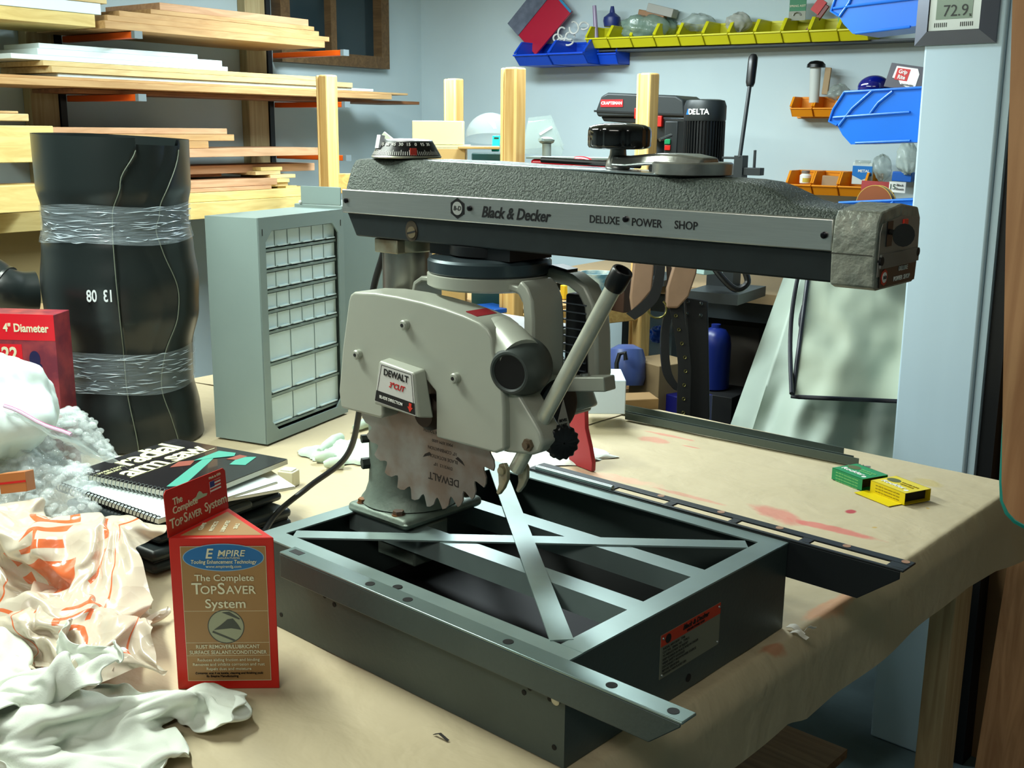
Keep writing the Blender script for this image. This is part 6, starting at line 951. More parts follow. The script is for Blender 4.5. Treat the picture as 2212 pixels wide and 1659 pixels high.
def smallbox(label, p, d, w, dpt, h, m, flap, tm, grp):
    t = thing('small_carton', label, 'carton', tuple(p), 0, grp); d = Vector(d).normalized(); M = frame(p, d, (-d.y,d.x,0)); z = .0015
    for a, c in (((0,0,z),(w,dpt,z+.0007)),((0,0,z+h-.0007),(w,dpt,z+h)),((0,0,z),(w,.0007,z+h)),((0,dpt-.0007,z),(w,dpt,z+h))):
        b = MB(); b.box(a, c, M); obj('panel', b, m, t)
    b = MB(); b.box((0,.001,z+.001),(.001,dpt-.001,z+h-.001), M); obj('closed_end', b, m, t)
    b = MB(); b.box((w-.012,.001,z+.001),(w-.011,dpt-.001,z+h-.001), M); obj('open_end', b, mat('carton_inside',(.14,.11,.07),.8), t)
    b = MB(); b.lathe([(.014,0),(.014,.0003)], M @ Matrix.Translation((w*.22,dpt*.62,z+h)) @ Matrix.Diagonal((1,.75,1,1)), 24); obj('round_window', b, mat('carton_window',(.35,.38,.22),.5), t)
    text('Rockler', M @ Matrix.Translation((w*.45,dpt*.30,z+h+.0006)), .0150, white, t, bold=.03, sx=1.15); b = MB(); b.lathe([(.0045,0),(.0045,.0003)], M @ Matrix.Translation((w*.86,dpt*.22,z+h)), 16); obj('badge', b, white, t)
    text('DRAWER SLIDE', M @ Matrix.Translation((w*.66,dpt*.66,z+h+.0006)), .0055, tm, t); text('HARDWARE', M @ Matrix.Translation((w*.66,dpt*.52,z+h+.0006)), .0055, tm, t)
    for i in range(4): text('see side for instructions and sizes', frame(M @ Vector((w*.5,0,z+h*.75-.0055*i)), d, (0,0,1)), .0042, tm, t)
    if flap:
        b = MB(); b.box((-.008,-flap,z),(w-.006,0,z+.0008), M); obj('flap', b, m, t)
smallbox('small green open-ended carton touching a yellow one on the brown paper', onz(1796,1036,0), (.93,-.36,0), .078, .062, .022, grn, 0, mat('green_print',(.60,.85,.55),.5), None)
smallbox('small yellow open-ended carton with a flap folded out, beside a green one', onz(1879,1064,0), (.93,-.36,0), .082, .062, .022, yel, .030, mat('yellow_print',(.55,.45,.10),.5), None)
b = MB(); p = onz(1866,1008,.004); b.cyl(p, p+Vector((.012,.004,.001)), .002, seg=8); b.cyl(p, p-Vector((.002,.001,0)), .004, seg=6); setp(obj('small_bolt', b, steel), 'tiny steel bolt lying beside the green carton', 'bolt')

t = thing('torn_paper', 'torn white scrap of paper on the table edge beside the saw base corner', 'paper scrap', tuple(onz(1725,1370,.004)))
for (u, v, u2, v2, w_) in ((1702,1352,1735,1372,.008),(1708,1366,1745,1380,.006),(1735,1366,1762,1356,.004)):
    p, q = onz(u,v,.004), onz(u2,v2,.003); b = MB(); b.ribbon(smoothpath([p, p.lerp(q,.4)+Vector((0,0,.005)), p.lerp(q,.8)+Vector((0,0,.001)), q], 4), w_, .0006, (.3,.9,.4)); obj('curl', b, mat('torn_white',(.82,.80,.74),.7), t)
t = thing('tiny_scrap', 'tiny dark fleck of paper lying in front of the saw base', 'paper scrap', tuple(onz(950,1592,.003))); b = MB(); p, q = onz(938,1586,.002), onz(968,1600,.002); b.ribbon([p, p.lerp(q,.4)+Vector((0,0,.004)), q], .003, .0006, (.4,.9,.2)); obj('fleck', b, mat('fleck_dark',(.15,.13,.11),.7), t)
# ---------------------------------------------------------------- right wall: bins
NR = Vector((RD.y, -RD.x, 0)); NL = Vector((-LD.y, LD.x, 0))
def WR(u, v, off=0): return plane(u, v, NR, C0+NR*off)
def WL(u, v, off=0): return plane(u, v, NL, C0+NL*off)
def sR(u, v, off): return (WR(u, v, off)-C0).dot(RD)
def sL(u, v, off): return (WL(u, v, off)-C0).dot(LD)
yb_ = mat('bin_yellow', (.82,.80,.10), .40); bb_ = mat('bin_blue', (.06,.28,.78), .35); ob_m = mat('bin_orange', (.90,.56,.06), .4); lb_ = mat('bin_light_blue', (.10,.45,.88), .32)
def bin_at(label, o, ex, out, w, d, h, m, group, ribs=False, lip=.45, th=.0025):
    "o: back lower corner; ex along the width; out away from the wall"
    t = thing('storage_bin', label, 'storage bin', tuple(o), 0, group); ex = Vector(ex).normalized(); out = Vector(out).normalized()
    S_ = frame(o, out, (0,0,1))  # x out, y up, z = side
    sd = 1 if (S_.to_3x3() @ Vector((0,0,1))).dot(ex) > 0 else -1
    prof = [(0,0),(d*.80,0),(d*.98,h*lip*.8),(d,h*lip),(d*.93,h*lip+.002),(d*.72,h),(0,h)]
    b = MB(); Z0 = S_
    b.prism(prof, 0, sd*th, Z0); b.prism(prof, sd*(w-th), sd*w, Z0)
    lo, hi = sorted((0, sd*w)); b.prism([(0,0),(d*.80,0),(d*.80,th),(0,th)], lo, hi, Z0); b.prism([(0,0),(th,0),(th,h),(0,h)], lo, hi, Z0)
    b.prism([(d*.80-th,0),(d*.80,0),(d*.98,h*lip*.8),(d*.98-th,h*lip*.8)], lo, hi, Z0); obj('body', b, m, t)
    b = MB(); b.prism([(d*.955,h*lip*.8),(d*1.03,h*lip*.85),(d*1.03,h*lip),(d*.955,h*lip)], lo-.001, hi+.001, Z0); obj('front_lip', b, m, t, bev=.001)
    b = MB()
    for zz in (0, sd*w):
        b.ribbon([S_ @ Vector((.004,h,zz)), S_ @ Vector((d*.72,h,zz)), S_ @ Vector((d*.97,h*lip+.004,zz))], .007, .005, ex)
    b.box((0, h-.004, 0), (.005, h+.003, sd*w) if sd > 0 else (.005, h+.003, 0), S_) if sd > 0 else b.box((0, h-.004, -w), (.005, h+.003, 0), S_)
    obj('rim', b, m, t); return t
# yellow row
off = .14
e0, e1_ = sR(1264,98,off), sR(1872,82,off); n_ = 11; wy = (e1_-e0)/n_
zy = WR(1500,96,off*.8).z; hy = .075
ordn = ['leftmost','second','third','fourth','fifth','sixth','seventh','eighth','ninth','tenth','last']
zb0 = WR(1270,105,off*.8).z; 
for i in range(n_):
    o = C0+RD*(e0+wy*i+.002)+NR*.012; o.z = zb0+(WR(1830,88,off*.8).z-zb0)*i/9.5
    bin_at('yellow plastic bin, %s from the left in the long yellow row' % ordn[i], o, RD, NR, wy-.004, off-.01, hy, yb_, 'yellow bins in the upper row on the right wall')
t = thing('bin_rail', 'dark louvered steel rail under the row of yellow bins on the right wall', 'rail', tuple(C0+RD*((e0+e1_)/2)+Vector((0,0,zb0))))
b = MB(); Mr = frame(C0+RD*e0+NR*.0+Vector((0,0,zb0)), RD, (0,0,1)); L_r = e1_-e0+.3; b.box((.02,-.012,.0),(L_r,-.006,.10), Mr); obj('rail', b, mat('rail_dark',(.22,.24,.26),.5,.3), t)
# two (three) blue bins at the left
ob0 = .20; f0, f1 = sR(1108,118,ob0), sR(1304,110,ob0); wb_ = (f1-f0)/2.55
for i, lab in enumerate(('blue plastic bin on the wall holding a red and grey tool package','blue plastic bin full of white cord clips','dark blue plastic bin half hidden behind the first yellow bin')):
    o = C0+RD*(f0+wb_*i)+NR*(.005 if i < 2 else .003); o.z = WR(1130+80*i,142-i*3,ob0*.8).z
    bin_at(lab, o, RD, NR, wb_-.004 if i < 2 else wb_*.50, ob0-.01 if i < 2 else .10, .085, bb_, 'blue bins beside the yellow row')
def CW(u, v, d=0):
    return WR(u, v, .075) if d > 2.88 else C(u, v, d)
def card(name, label, cat, u, v, d, w, h, rot, mats, thk=.012, dirx=None):
    t = thing(name, label, cat, tuple(CW(u,v,d))); X_ = Vector(dirx or (.9,.2,0)).normalized(); M = frame(CW(u,v,d), X_, (0,0,1)) @ Matrix.Rotation(rot,4,'Z'); b = MB(); b.box((-w/2,-h/2,-thk),(w/2,h/2,0), M); obj('package', b, mats[0], t, bev=.002)
    return t, M
t, M = card('tool_package', 'red and grey blister package leaning in the blue bin at top centre', 'package', 1165,38,3.72,.17,.215,-.78,[mat('pack_red',(.66,.08,.20),.3)])
b = MB(); b.box((-.085,-.1075,0),(-.02,.10,.004), M @ Matrix.Rotation(0,4,'Z')); obj('clear_tray', b, mat('pack_grey',(.40,.43,.50),.2,var=.3,vscale=30), t)
b = MB(); b.box((-.085,.100,0),(.085,.1085,.004), M); obj('blue_edge', b, mat('pack_blue',(.10,.50,.68),.4), t)
t = thing('cord_clips', 'tangle of white plastic cord hooks in the blue bin', 'cord clips', tuple(CW(1225,85,3.75)))
for k, (u, v) in enumerate(((1205,82),(1215,72),(1228,90),(1240,60),(1262,56),(1212,95),(1232,78))):
    b = MB(); c_ = CW(u,v,3.74+.01*k); b.tube([c_+RT*(.014*math.cos(q))*1.2+UP*(.022*math.sin(q)*(1 if k % 2 else .6))+FW*.004*math.sin(q*2) for q in [2*PI*j/14*.85+k for j in range(15)]], .0035, 7); obj('clip', b, mat('clip_white',(.85,.86,.84),.4), t)
clear = mat('clear_bag', (.62,.68,.66), .12, alpha=.42, spec=.9, bump=1.0, bscale=60)
def blobbag(label, u, v, d, sx, sy, sz, m, seed, name='parts_bag'):
    t = thing(name, label, 'bag', tuple(CW(u,v,d))); c_ = CW(u,v,d); b = MB()
    b.grid(lambda p, q: (lambda a, w_: tuple(c_+(RT*sx*math.cos(a)*math.sin(w_)+FW*sz*math.sin(a)*math.sin(w_)+UP*sy*math.cos(w_))*(1+.25*noise.noise(Vector((math.cos(a)*2,math.sin(a)*2,w_*1.5+seed)))+.08*noise.noise(Vector((math.cos(a)*7,math.sin(a)*7,w_*6+seed)))))) (2*PI*p, .02+3.1*q), 48, 30, closeu=True)
    obj('film', b, m, t, angle=80); return t
blobbag('clear bag of greenish tubing lying on the yellow bins', 1400,62,3.62,.10,.045,.05, mat('tubing_bag',(.50,.60,.55),.15,alpha=.75,spec=.9,bump=1,bscale=40), 1.1)
blobbag('small crumpled clear bag in a yellow bin right of the tubing', 1510,48,3.66,.055,.028,.04, clear, 4.2)
blobbag('pale clear bag sitting in the seventh yellow bin', 1596,48,3.56,.045,.030,.03, mat('pale_bag',(.72,.73,.70),.3,alpha=.7), 2.7)
t, M = card('small_carton', 'white and tan carton lying on the clear bag above the yellow bins', 'carton', 1425,22,3.66,.10,.03,-.25,[mat('carton_pale',(.62,.62,.60),.6)],.05)
t, M = card('orange_pouch', 'dull orange pouch under the white carton above the yellow bins', 'pouch', 1405,36,3.68,.10,.035,-.2,[mat('pouch_orange',(.55,.38,.22),.5)],.03)
t = thing('funnel', 'small dark blue funnel standing in the first yellow bins', 'funnel', tuple(CW(1322,50,3.86))); b = MB(); b.lathe([(.006,.05),(.010,.028),(.030,.012),(.032,0),(.028,-.02)], TR(*CW(1322,45,3.86)), 24, cap0=False); obj('cone', b, mat('navy_plastic',(.12,.18,.42),.4), t)
t = thing('marker_tube', 'pale violet plastic tube standing upright in the leftmost yellow bin', 'tube', tuple(CW(1286,60,3.9))); b = MB(); b.cyl(CW(1288,85,3.9), CW(1284,12,3.9), .009, .007, 14); obj('barrel', b, mat('violet_pale',(.58,.52,.64),.3), t)
t, M = card('spring_card', 'green and white card of hardware standing behind the yellow bins', 'card', 1723,20,3.42,.055,.070,0,[mat('card_green',(.10,.45,.28),.5)],.002); b = MB(); b.box((-.0275,-.035,0),(.0275,-.006,.002), M); obj('lower_panel', b, mat('card_pale',(.55,.56,.50),.5), t); b = MB(); b.tube([M @ Vector((.012*math.cos(q),-.020+.010*math.sin(q),.004)) for q in [PI*j/8 for j in range(9)]], .0025, 6); obj('ring', b, steel, t); text('SPRING ASST', M @ Matrix.Translation((0,.010,.001)), .009, cream, t)
t, M = card('red_tool', 'red bladed hand tool lying across the right end of the yellow bins', 'tool', 1765,40,3.34,.10,.018,.95,[mat('tool_dark_red',(.45,.15,.12),.4)],.01); b = MB(); b.box((.01,.005,-.01),(.055,.035,.004), M); obj('head', b, redp, t)
t, M = card('white_carton', 'white and green carton standing in the last visible yellow bin', 'carton', 1826,40,3.30,.045,.055,0,[mat('carton_white',(.78,.82,.78),.5)],.03); b = MB(); b.box((-.0225,-.0275,0),(-.017,.0275,.001), M); obj('green_edge', b, MATS['carton_green'], t)
# orange bins
def row(u0, v0, u1, n, dd, h, zrow, labs, grp):
    a, c = sR(u0,v0,dd), sR(u1,v0,dd); w_ = (c-a)/n
    for i in range(n):
        o = C0+RD*(a+w_*i)+NR*.006; o.z = zrow
        bin_at(labs[i], o, RD, NR, w_-.004, dd-.008, h, ob_m, grp)
    b = MB(); M = frame(C0+RD*(a-.012)+Vector((0,0,zrow)), RD, (0,0,1)); b.box((0,-.004,.0005),(c-a+.03,h*.98,.0055), M); setp(obj('bin_back_strip', b, ob_m), 'orange plastic mounting strip behind the %s orange bins' % ('upper' if n == 3 and v0 < 300 else 'lower'), 'strip')
row(1706,245,1856,3,.10,.062, WR(1740,252,.08).z, ['orange bin holding the cap topped tube, upper left','orange bin of small bags beside the tube, upper middle','orange bin mostly hidden by the blue bin, upper right'], 'upper orange bins')
row(1697,412,1868,3,.12,.074, WR(1740,420,.095).z, ['orange bin holding a white bottle, lower left','orange bin holding a tan pad, lower middle','orange bin holding a blue and white pack, lower right'], 'lower orange bins')
t = thing('plastic_tube', 'clear plastic tube with a black domed cap standing in the upper orange bin', 'tube', tuple(CW(1762,225,3.42))); b = MB(); b.cyl(CW(1758,222,3.42), CW(1762,146,3.42), .016, .018, 20); obj('barrel', b, mat('milky_tube',(.80,.82,.80),.3,alpha=.9), t)
b = MB(); c_ = CW(1763,146,3.42); b.lathe([(.030,0),(.029,.010),(.020,.019),(.004,.022)], TR(*c_), 24); obj('cap', b, blackp, t)
t, M = card('thin_board', 'thin wood strip standing beside the capped plastic tube', 'strip', 1785,175,3.45,.02,.085,-.08,[mat('strip_tan',(.62,.52,.38),.6)],.01)
blobbag('small clear bag of parts in the upper orange bins', 1812,200,3.40,.035,.025,.03, clear, 6.6)
t = thing('pill_bottle', 'small white bottle with a yellow label in the lower orange bin', 'bottle', tuple(CW(1739,400,3.34))); c_ = CW(1739,396,3.34); b = MB(); b.lathe([(.017,0),(.0185,.002),(.0185,.026),(.012,.032)], TR(*c_), 24); obj('body', b, white, t); b = MB(); b.lathe([(.0135,0),(.0135,.009)], TR(c_.x,c_.y,c_.z+.033), 20); obj('cap', b, mat('cap_grey',(.50,.46,.42),.4), t); b = MB(); b.lathe([(.0188,.004),(.0188,.018)], TR(*c_), 24, cap0=False, cap1=False, a0=-1.6, a1=.2); obj('label', b, mat('label_yellow',(.80,.72,.30),.5), t)
t, M = card('sanding_pad', 'tan pad lying in the middle lower orange bin', 'pad', 1793,392,3.30,.055,.035,-.05,[mat('pad_tan',(.66,.55,.42),.7)],.02)
t, M = card('hardware_pack', 'blue and white hanging pack reading METAL in the lower bins', 'package', 1862,375,3.24,.062,.070,-.02,[mat('pack_white',(.80,.84,.82),.3)],.02); b = MB(); b.prism([(-.031,.024),(.031,.024),(.031,-.006),(0,-.020),(-.031,-.006)], 0, .001, M); obj('blue_panel', b, mat('panel_blue',(.10,.45,.75),.4), t); text('METAL', M @ Matrix.Translation((.005,.008,.0015)), .012, white, t, bold=.02); b = MB(); b.box((-.025,.028,-.015),(.022,.042,.0), M); obj('blister', b, clear, t)
blobbag('clear bag with pointed ears beside the blue and white pack', 1906,362,3.10,.030,.040,.02, clear, 8.2)
blobbag('large clear bag next to the white pillar above the lower bins', 1960,340,2.95,.035,.050,.03, mat('cloudy_bag',(.78,.84,.82),.2,alpha=.6,bump=.8,bscale=40), 9.3)
t, M = card('grip_box', 'small blue cardboard box behind the sandpaper pack', 'box', 1948,382,2.90,.06,.03,-.05,[mat('small_box_blue',(.10,.38,.75),.4)],.05)

# ---------------------------------------------------------------- big blue bins beside the pillar, seen from the side
PY = 1.80
def PYp(u, v, y=PY): return plane(u, v, (0,1,0), (0,y,0))
def side_bin(label, px, rib, z_shift=0, hidden=False):
    P_ = [PYp(u,v) for u, v in px]; xs = [p.x for p in P_]
    t = thing('large_bin', label, 'storage bin', tuple(P_[0]), 0, 'light blue bins beside the pillar'); M = Matrix(((1,0,0,0),(0,0,-1,0),(0,1,0,0),(0,0,0,1)))
    poly = [(p.x, p.z) for p in P_]; b = MB(); b.prism(poly, -(PY+.003), -PY, M); obj('side', b, lb_, t)
    b = MB(); b.prism(poly, -(PY+.14), -(PY+.137), M); obj('side', b, lb_, t)
    b = MB(); n = len(P_)
    for i in range(2, n-1):   # front, bottom strips
        a, c = P_[i], P_[(i+1) % n]
        b.quad(tuple(a+Vector((0,.002,0))), tuple(c+Vector((0,.002,0))), tuple(c+Vector((0,.138,0))), tuple(a+Vector((0,.138,0))))
    obj('tray', b, lb_, t)
    b = MB()
    for seg in rib: b.tube([PYp(u,v,PY-.002) for u, v in seg], .0032, 8)
    obj('ribs', b, lb_, t); return t
side_bin('light blue bin with ribs at pillar height middle, holding a fastener box', [(2012,188),(1824,199),(1800,236),(1791,262),(1808,270),(1820,292),(1838,312),(2012,306)], [[(1824,199),(2012,188)],[(1824,199),(1800,236),(1791,262),(1808,270)],[(1884,196),(1840,235),(1812,272)],[(1928,197),(1897,222),(1880,245)],[(1800,254),(1880,248),(1965,242)],[(1848,309),(1966,304)]])
side_bin('highest light blue bin beside the pillar, cut by the picture top', [(2012,-48),(1826,-36),(1806,-8),(1795,24),(1812,34),(1822,52),(1842,73),(2012,52)], [[(1830,-36),(1806,-8),(1795,24),(1812,34)],[(1850,-36),(1835,5),(1813,36)],[(1800,18),(1880,8),(1980,-4)],[(1848,72),(1966,58)]])
side_bin('lowest light blue bin, only its rim showing above the saw arm end', [(2000,428),(1812,438),(1800,460),(1796,480),(1810,490),(1840,530),(2000,528)], [[(1812,438),(2000,430)],[(1884,437),(1860,455)],[(1930,436),(1905,452)]])
t = thing('tape_dispenser', 'glossy dark blue rounded plastic object poking out of the middle blue bin', 'dispenser', tuple(PYp(1885,190,PY+.07))); b = MB(); b.sphere(PYp(1888,190,PY+.07), .040, 1, .9, .75, 28, 16); obj('dome', b, mat('navy_gloss',(.04,.05,.38),.12,coat=.6), t)
t = thing('fastener_box', 'dark grey box with a red and white badge in the middle blue bin', 'box', tuple(PYp(1948,165,PY+.07))); M = frame(PYp(1950,165,PY+.04), (1,0,-.16), (0,.25,1)); b = MB(); b.box((-.038,-.030,-.07),(.055,.028,0), M); kb = obj('carton', b, mat('carton_charcoal',(.28,.27,.30),.5), t, bev=.001)
b = MB(); b.prism([(-.022,.022),(.030,.022),(.038,.010),(.038,-.018),(.028,-.027),(.000,-.018),(-.008,-.008),(-.024,-.006)], 0, .0006, M); obj('badge', b, white, kb); b = MB(); b.box((-.018,-.010,.0006),(.014,.018,.001), M); obj('red_badge', b, redp, kb); text('Grip', M @ Matrix.Translation((-.002,.010,.0014)), .013, white, kb, bold=.02, sx=.9); text('Rite', M @ Matrix.Translation((-.002,-.003,.0014)), .013, white, kb, bold=.02, sx=.9); text('FASTENERS', M @ Matrix.Translation((.018,-.019,.0014)), .006, black, kb)
t = thing('sandpaper_pack', 'red sandpaper pack with a white tag reading 15 in the lowest blue bin', 'package', tuple(PYp(1905,415,PY+.09))); M = frame(PYp(1905,412,PY+.09), (1,0,-.02), (0,0,1)); b = MB(); b.box((-.055,-.03,-.004),(.030,.022,0), M); obj('pack', b, mat('pack_dull_red',(.62,.22,.22),.45), t); b = MB(); b.box((.018,-.002,.0),(.060,.024,.002), M); tg = obj('tag', b, white, t); text('15', M @ Matrix.Translation((.027,.011,.003)), .018, mat('tag_ink',(.30,.38,.33),.5), tg, bold=.01); text('Block', M @ Matrix.Translation((.046,.016,.003)), .008, black, tg); text('Sheets', M @ Matrix.Translation((.046,.007,.003)), .008, black, tg)
for k, (dx, cc) in enumerate(((0,(.55,.30,.16)),(.010,(.45,.40,.34)))):
    t = thing('sanding_disc', ('round brown sanding disc with a yellow rim, front one of two','round grey sanding disc behind the brown one')[k], 'sanding disc', tuple(PYp(1888,440,PY+.03+.012*k)), 0, 'sanding discs'); M = frame(PYp(1888+8*k,442,PY+.03+.012*k), (1,0,0), (0,0,1)); b = MB(); b.lathe([(.046,0),(.046,.001)], M, 40); obj('disc', b, mat('disc%d' % k, cc, .8), t); b = MB(); b.lathe([(.047,-.001),(.047,.0012),(.0455,.0012)], M, 40, cap0=False, cap1=False); obj('edge', b, mat('disc_rim',(.78,.65,.30),.6), t)

# ---------------------------------------------------------------- pillar and what is right of it
pm = mat('pillar_paint', (.76,.85,.90), .55, var=.03, vscale=2, stretch=(6,6,.4))
t = thing('white_pillar', 'tall white painted wooden post standing from floor to ceiling behind the table corner', 'post', (.22,1.78,FL))
b = MB(); x0, x1 = .133, .306; y0, y1 = 1.717, 1.79; tilt = .022
b.hexa([(x0,y0,FL),(x1,y0,FL),(x1,y1,FL),(x0,y1,FL),(x0-tilt*2.58*.5,y0,CE),(x1-tilt*2.58*.5,y0,CE),(x1-tilt*2.58*.5,y1,CE),(x0-tilt*2.58*.5,y1,CE)]); obj('post', b, pm, t, bev=.006)
b = MB(); b.box((x1+.0005-.02,1.726,FL),(x1+.019,1.76,FL)); 
b = MB(); b.hexa([(x1+.001,1.730,FL),(x1+.017,1.730,FL),(x1+.017,1.80,FL),(x1+.001,1.80,FL),(x1+.001-tilt*1.29,1.730,CE),(x1+.017-tilt*1.29,1.730,CE),(x1+.017-tilt*1.29,1.80,CE),(x1+.001-tilt*1.29,1.80,CE)]); obj('side_trim', b, pm, t)
b = MB()
b.hexa([(x1+.019,1.742,FL),(x1+.052,1.742,FL),(x1+.052,1.81,FL),(x1+.019,1.81,FL),(x1+.019-tilt*1.29,1.742,CE),(x1+.052-tilt*1.29,1.742,CE),(x1+.052-tilt*1.29,1.81,CE),(x1+.019-tilt*1.29,1.81,CE)]); setp(obj('door_1', b, mat('door_seal_black',(.05,.055,.07),.5)), kind='structure')
b = MB(); b.box((x1+.040,1.80,FL),(1.6,1.84,CE)); setp(obj('wall_closet', b, mat('brown_board_wall',(.55,.42,.28),.7,var=.15,vscale=4), smooth=False), kind='structure')
b = MB(); b.box((x0+.02,1.80,-.2),(x1+.05,1.83,CE)); setp(obj('trim_1', b, wallm, smooth=False), kind='structure')
t = thing('wall_thermometer', 'digital thermometer reading 72.9 in a square grey frame on the white pillar', 'thermometer', (.13,1.70,.9))
M = frame(plane(2072,0,(0,1,0),(0,1.716,0)), (1,0,0), (0,0,1)); sc = 2.72/2386
b = MB(); W2, H2, w2, h2 = .088, .094, .056, .066
for k in range(4):
    O = [(-W2,-H2+.002),(W2,-H2+.002),(W2,H2),(-W2,H2)]; I = [(-w2,-h2+.002),(w2,-h2+.002),(w2,h2),(-w2,h2)]; a, c = O[k], O[(k+1)%4]; p, q = I[k], I[(k+1)%4]
    vs = [(a[0],a[1],0),(c[0],c[1],0),(q[0],q[1],0),(p[0],p[1],0),(a[0],a[1],.006),(c[0],c[1],.006),(q[0],q[1],.022),(p[0],p[1],.022)]; b.hexa([tuple(M @ Vector(v)) for v in vs])
fr_ = obj('bevelled_frame', b, mat('frame_grey',(.40,.42,.47),.35,.3), t, smooth=False)
b = MB(); b.box((-w2+.001,-h2+.003,.004),(w2-.001,h2-.001,.018), M); fc = obj('face_plate', b, mat('plate_silver',(.70,.72,.70),.3,.3), t)
b = MB(); b.box((-.040,-.040,.018),(.038,.058,.019), M); lc = obj('display', b, mat('lcd_green',(.50,.57,.50),.2), t)
text('72.9', M @ Matrix.Translation((.002,-.024,.0195)), .034, mat('lcd_ink',(.08,.10,.09),.4), lc, bold=-.005, sx=.95); text('%', M @ Matrix.Translation((.034,-.034,.0195)), .008, MATS['lcd_ink'], lc)
for i in range(7):
    for x_ in (-.042, .014):
        b = MB(); b.box((x_+.0042*i,-.056,.018),(x_+.0018+.0042*i,-.047,.0186), M); obj('vent_slot', b, black, fc)
ply = wood('brown_plywood', (.68,.50,.34), (.58,.41,.27), 'z')
t = thing('plywood_panel', 'large brown plywood sheet leaning on the floor at the lower right edge', 'plywood', (.5,1.5,FL))
b = MB(); pA, pB = plane(2078,1632,(0,1,0),(0,1.52,0)), plane(2118,1270,(0,1,0),(0,1.52,0)); zt = plane(2150,1250,(0,1,0),(0,1.52,0)).z
b.hexa([(.455,1.50,FL+.001),(1.2,1.46,FL+.001),(1.2,1.474,FL+.001),(.455,1.514,FL+.001),(.470,1.56,-.02),(1.2,1.52,-.02),(1.2,1.534,-.02),(.470,1.574,-.02)]); obj('sheet', b, ply, t)
t = thing('hanging_board', 'brown board with a rounded corner and teal edge hanging at the right edge', 'board', (.7,1.0,1.0))
yB = .62
def hb(u, v): p = plane(u, v, (0,1,0), (0,yB,0)); return (p.x, p.z)
pts = [hb(2192,-40), hb(2176,500), hb(2169,900), hb(2167,1040), hb(2170,1080), hb(2180,1105), hb(2196,1122), hb(2222,1136)]; pts += [(pts[-1][0]+.15, pts[-1][1]-.02), (pts[0][0]+.2, pts[0][1])]
b = MB(); b.prism(pts, -(yB+.006), -(yB-.006), GM); hb_ = obj('panel', b, wood('warm_board',(.72,.54,.38),(.60,.42,.28),'z',scale=.6), t)
b = MB(); b.tube([(x,yB,z) for x, z in pts[2:9]], [.002,.005,.006,.0065,.0065,.0065,.0065], 8); obj('teal_edging', b, mat('edging_teal',(.08,.50,.45),.5), t)

# ---------------------------------------------------------------- wooden frame with four posts
pine = wood('pine', (.90,.76,.50), (.80,.62,.36), 'z', rough=.5); piney = wood('pine_rail', (.86,.70,.42), (.76,.58,.32), 'x', rough=.5)
t = thing('post_frame', 'pine stand with four upright posts rising behind the saw arm', 'stand', (-.95,1.45,FL))
PP = [C(1113,150,2.8), C(1404,160,3.04), C(983,172,3.5), C(708,165,3.30)]; ang = math.atan2((PP[1]-PP[0]).y, (PP[1]-PP[0]).x)
tops = [C(1113,146,2.8).z, C(1404,158,3.04).z, C(983,170,3.5).z, C(708,162,3.30).z]
for k, p in enumerate(PP):
    b = MB(); Mx = TR(p.x,p.y,0,ang+(.35 if k != 1 else .2)); w_ = (.0235,.0225,.023,.023)[k]; b.box((-w_,-w_*.8,FL if k in (0,3) else -.20),(w_,w_*.8,tops[k]), Mx); b.box((-w_,-w_*.8+w_*1.65,FL if k in (0,3) else -.20),(w_,w_*1.3,tops[k]-.001), Mx); obj('post', b, pine, t, bev=.005)
def rail(p, q, z0, z1, w=.02):
    p = Vector((p.x,p.y,0)); q = Vector((q.x,q.y,0)); d = (q-p).normalized(); b = MB(); b.box((.02,-w/2,z0),((q-p).length-.02,w/2,z1), frame(p, d, (-d.y,d.x,0))); obj('rail', b, piney, t, bev=.002)
rail(PP[0], PP[1], .105, .155); rail(PP[2], PP[1], .10, .15); rail(PP[3], PP[2], .44, .50); rail(PP[0], PP[3], .085, .135)
b = MB(); q4 = [PP[0], PP[1], PP[2], PP[3]]; ce = sum(q4, Vector())/4; b.prism([((p.x-ce.x)*.93+ce.x, (p.y-ce.y)*.93+ce.y) for p in q4], .150, .162); obj('shelf', b, mat('shelf_ply',(.66,.54,.36),.6), t)
b = MB(); b.prism([((p.x-ce.x)*1.02+ce.x, (p.y-ce.y)*1.02+ce.y) for p in q4], -.115, -.095); obj('lower_shelf', b, mat('shelf_ply_dark',(.50,.38,.25),.7), t)

# things on and around the frame
def simplebox(name, label, cat, p, w, d, h, m, rz=ang, bev=.002, group=None):
    t = thing(name, label, cat, tuple(p), rz, group); b = MB(); b.box((-w/2,-d/2,0),(w/2,d/2,h), ROOTM[t.name]); obj('body', b, m, t, bev=bev); return t
p = C(948,312,3.0); zz = p.z
t = simplebox('cream_box', 'cream coloured plastic box sitting on a wood block behind the miter dial', 'box', (p.x,p.y,zz), .135,.10,.062, mat('cream_plastic',(.92,.86,.66),.4), rz=YAW); 
b = MB(); b.box((-.07,-.055,-.008),(.085,.05,-.0005), ROOTM[t.name]); obj('tray', b, mat('tray_clear',(.80,.80,.66),.3), t)
simplebox('wood_block', 'stack of pale wood under the cream box behind the dial', 'block', (p.x,p.y,.1635), .15,.12, zz-.1635-.009, mat('block_wood',(.80,.66,.42),.6), rz=YAW)
t = simplebox('wood_strip', 'short pale stick poking up behind the miter dial', 'stick', tuple(C(888,338,2.95)), .014,.012,.095, mat('stick_pale',(.78,.80,.72),.6)); t.rotation_euler = (0,-.9,YAW)
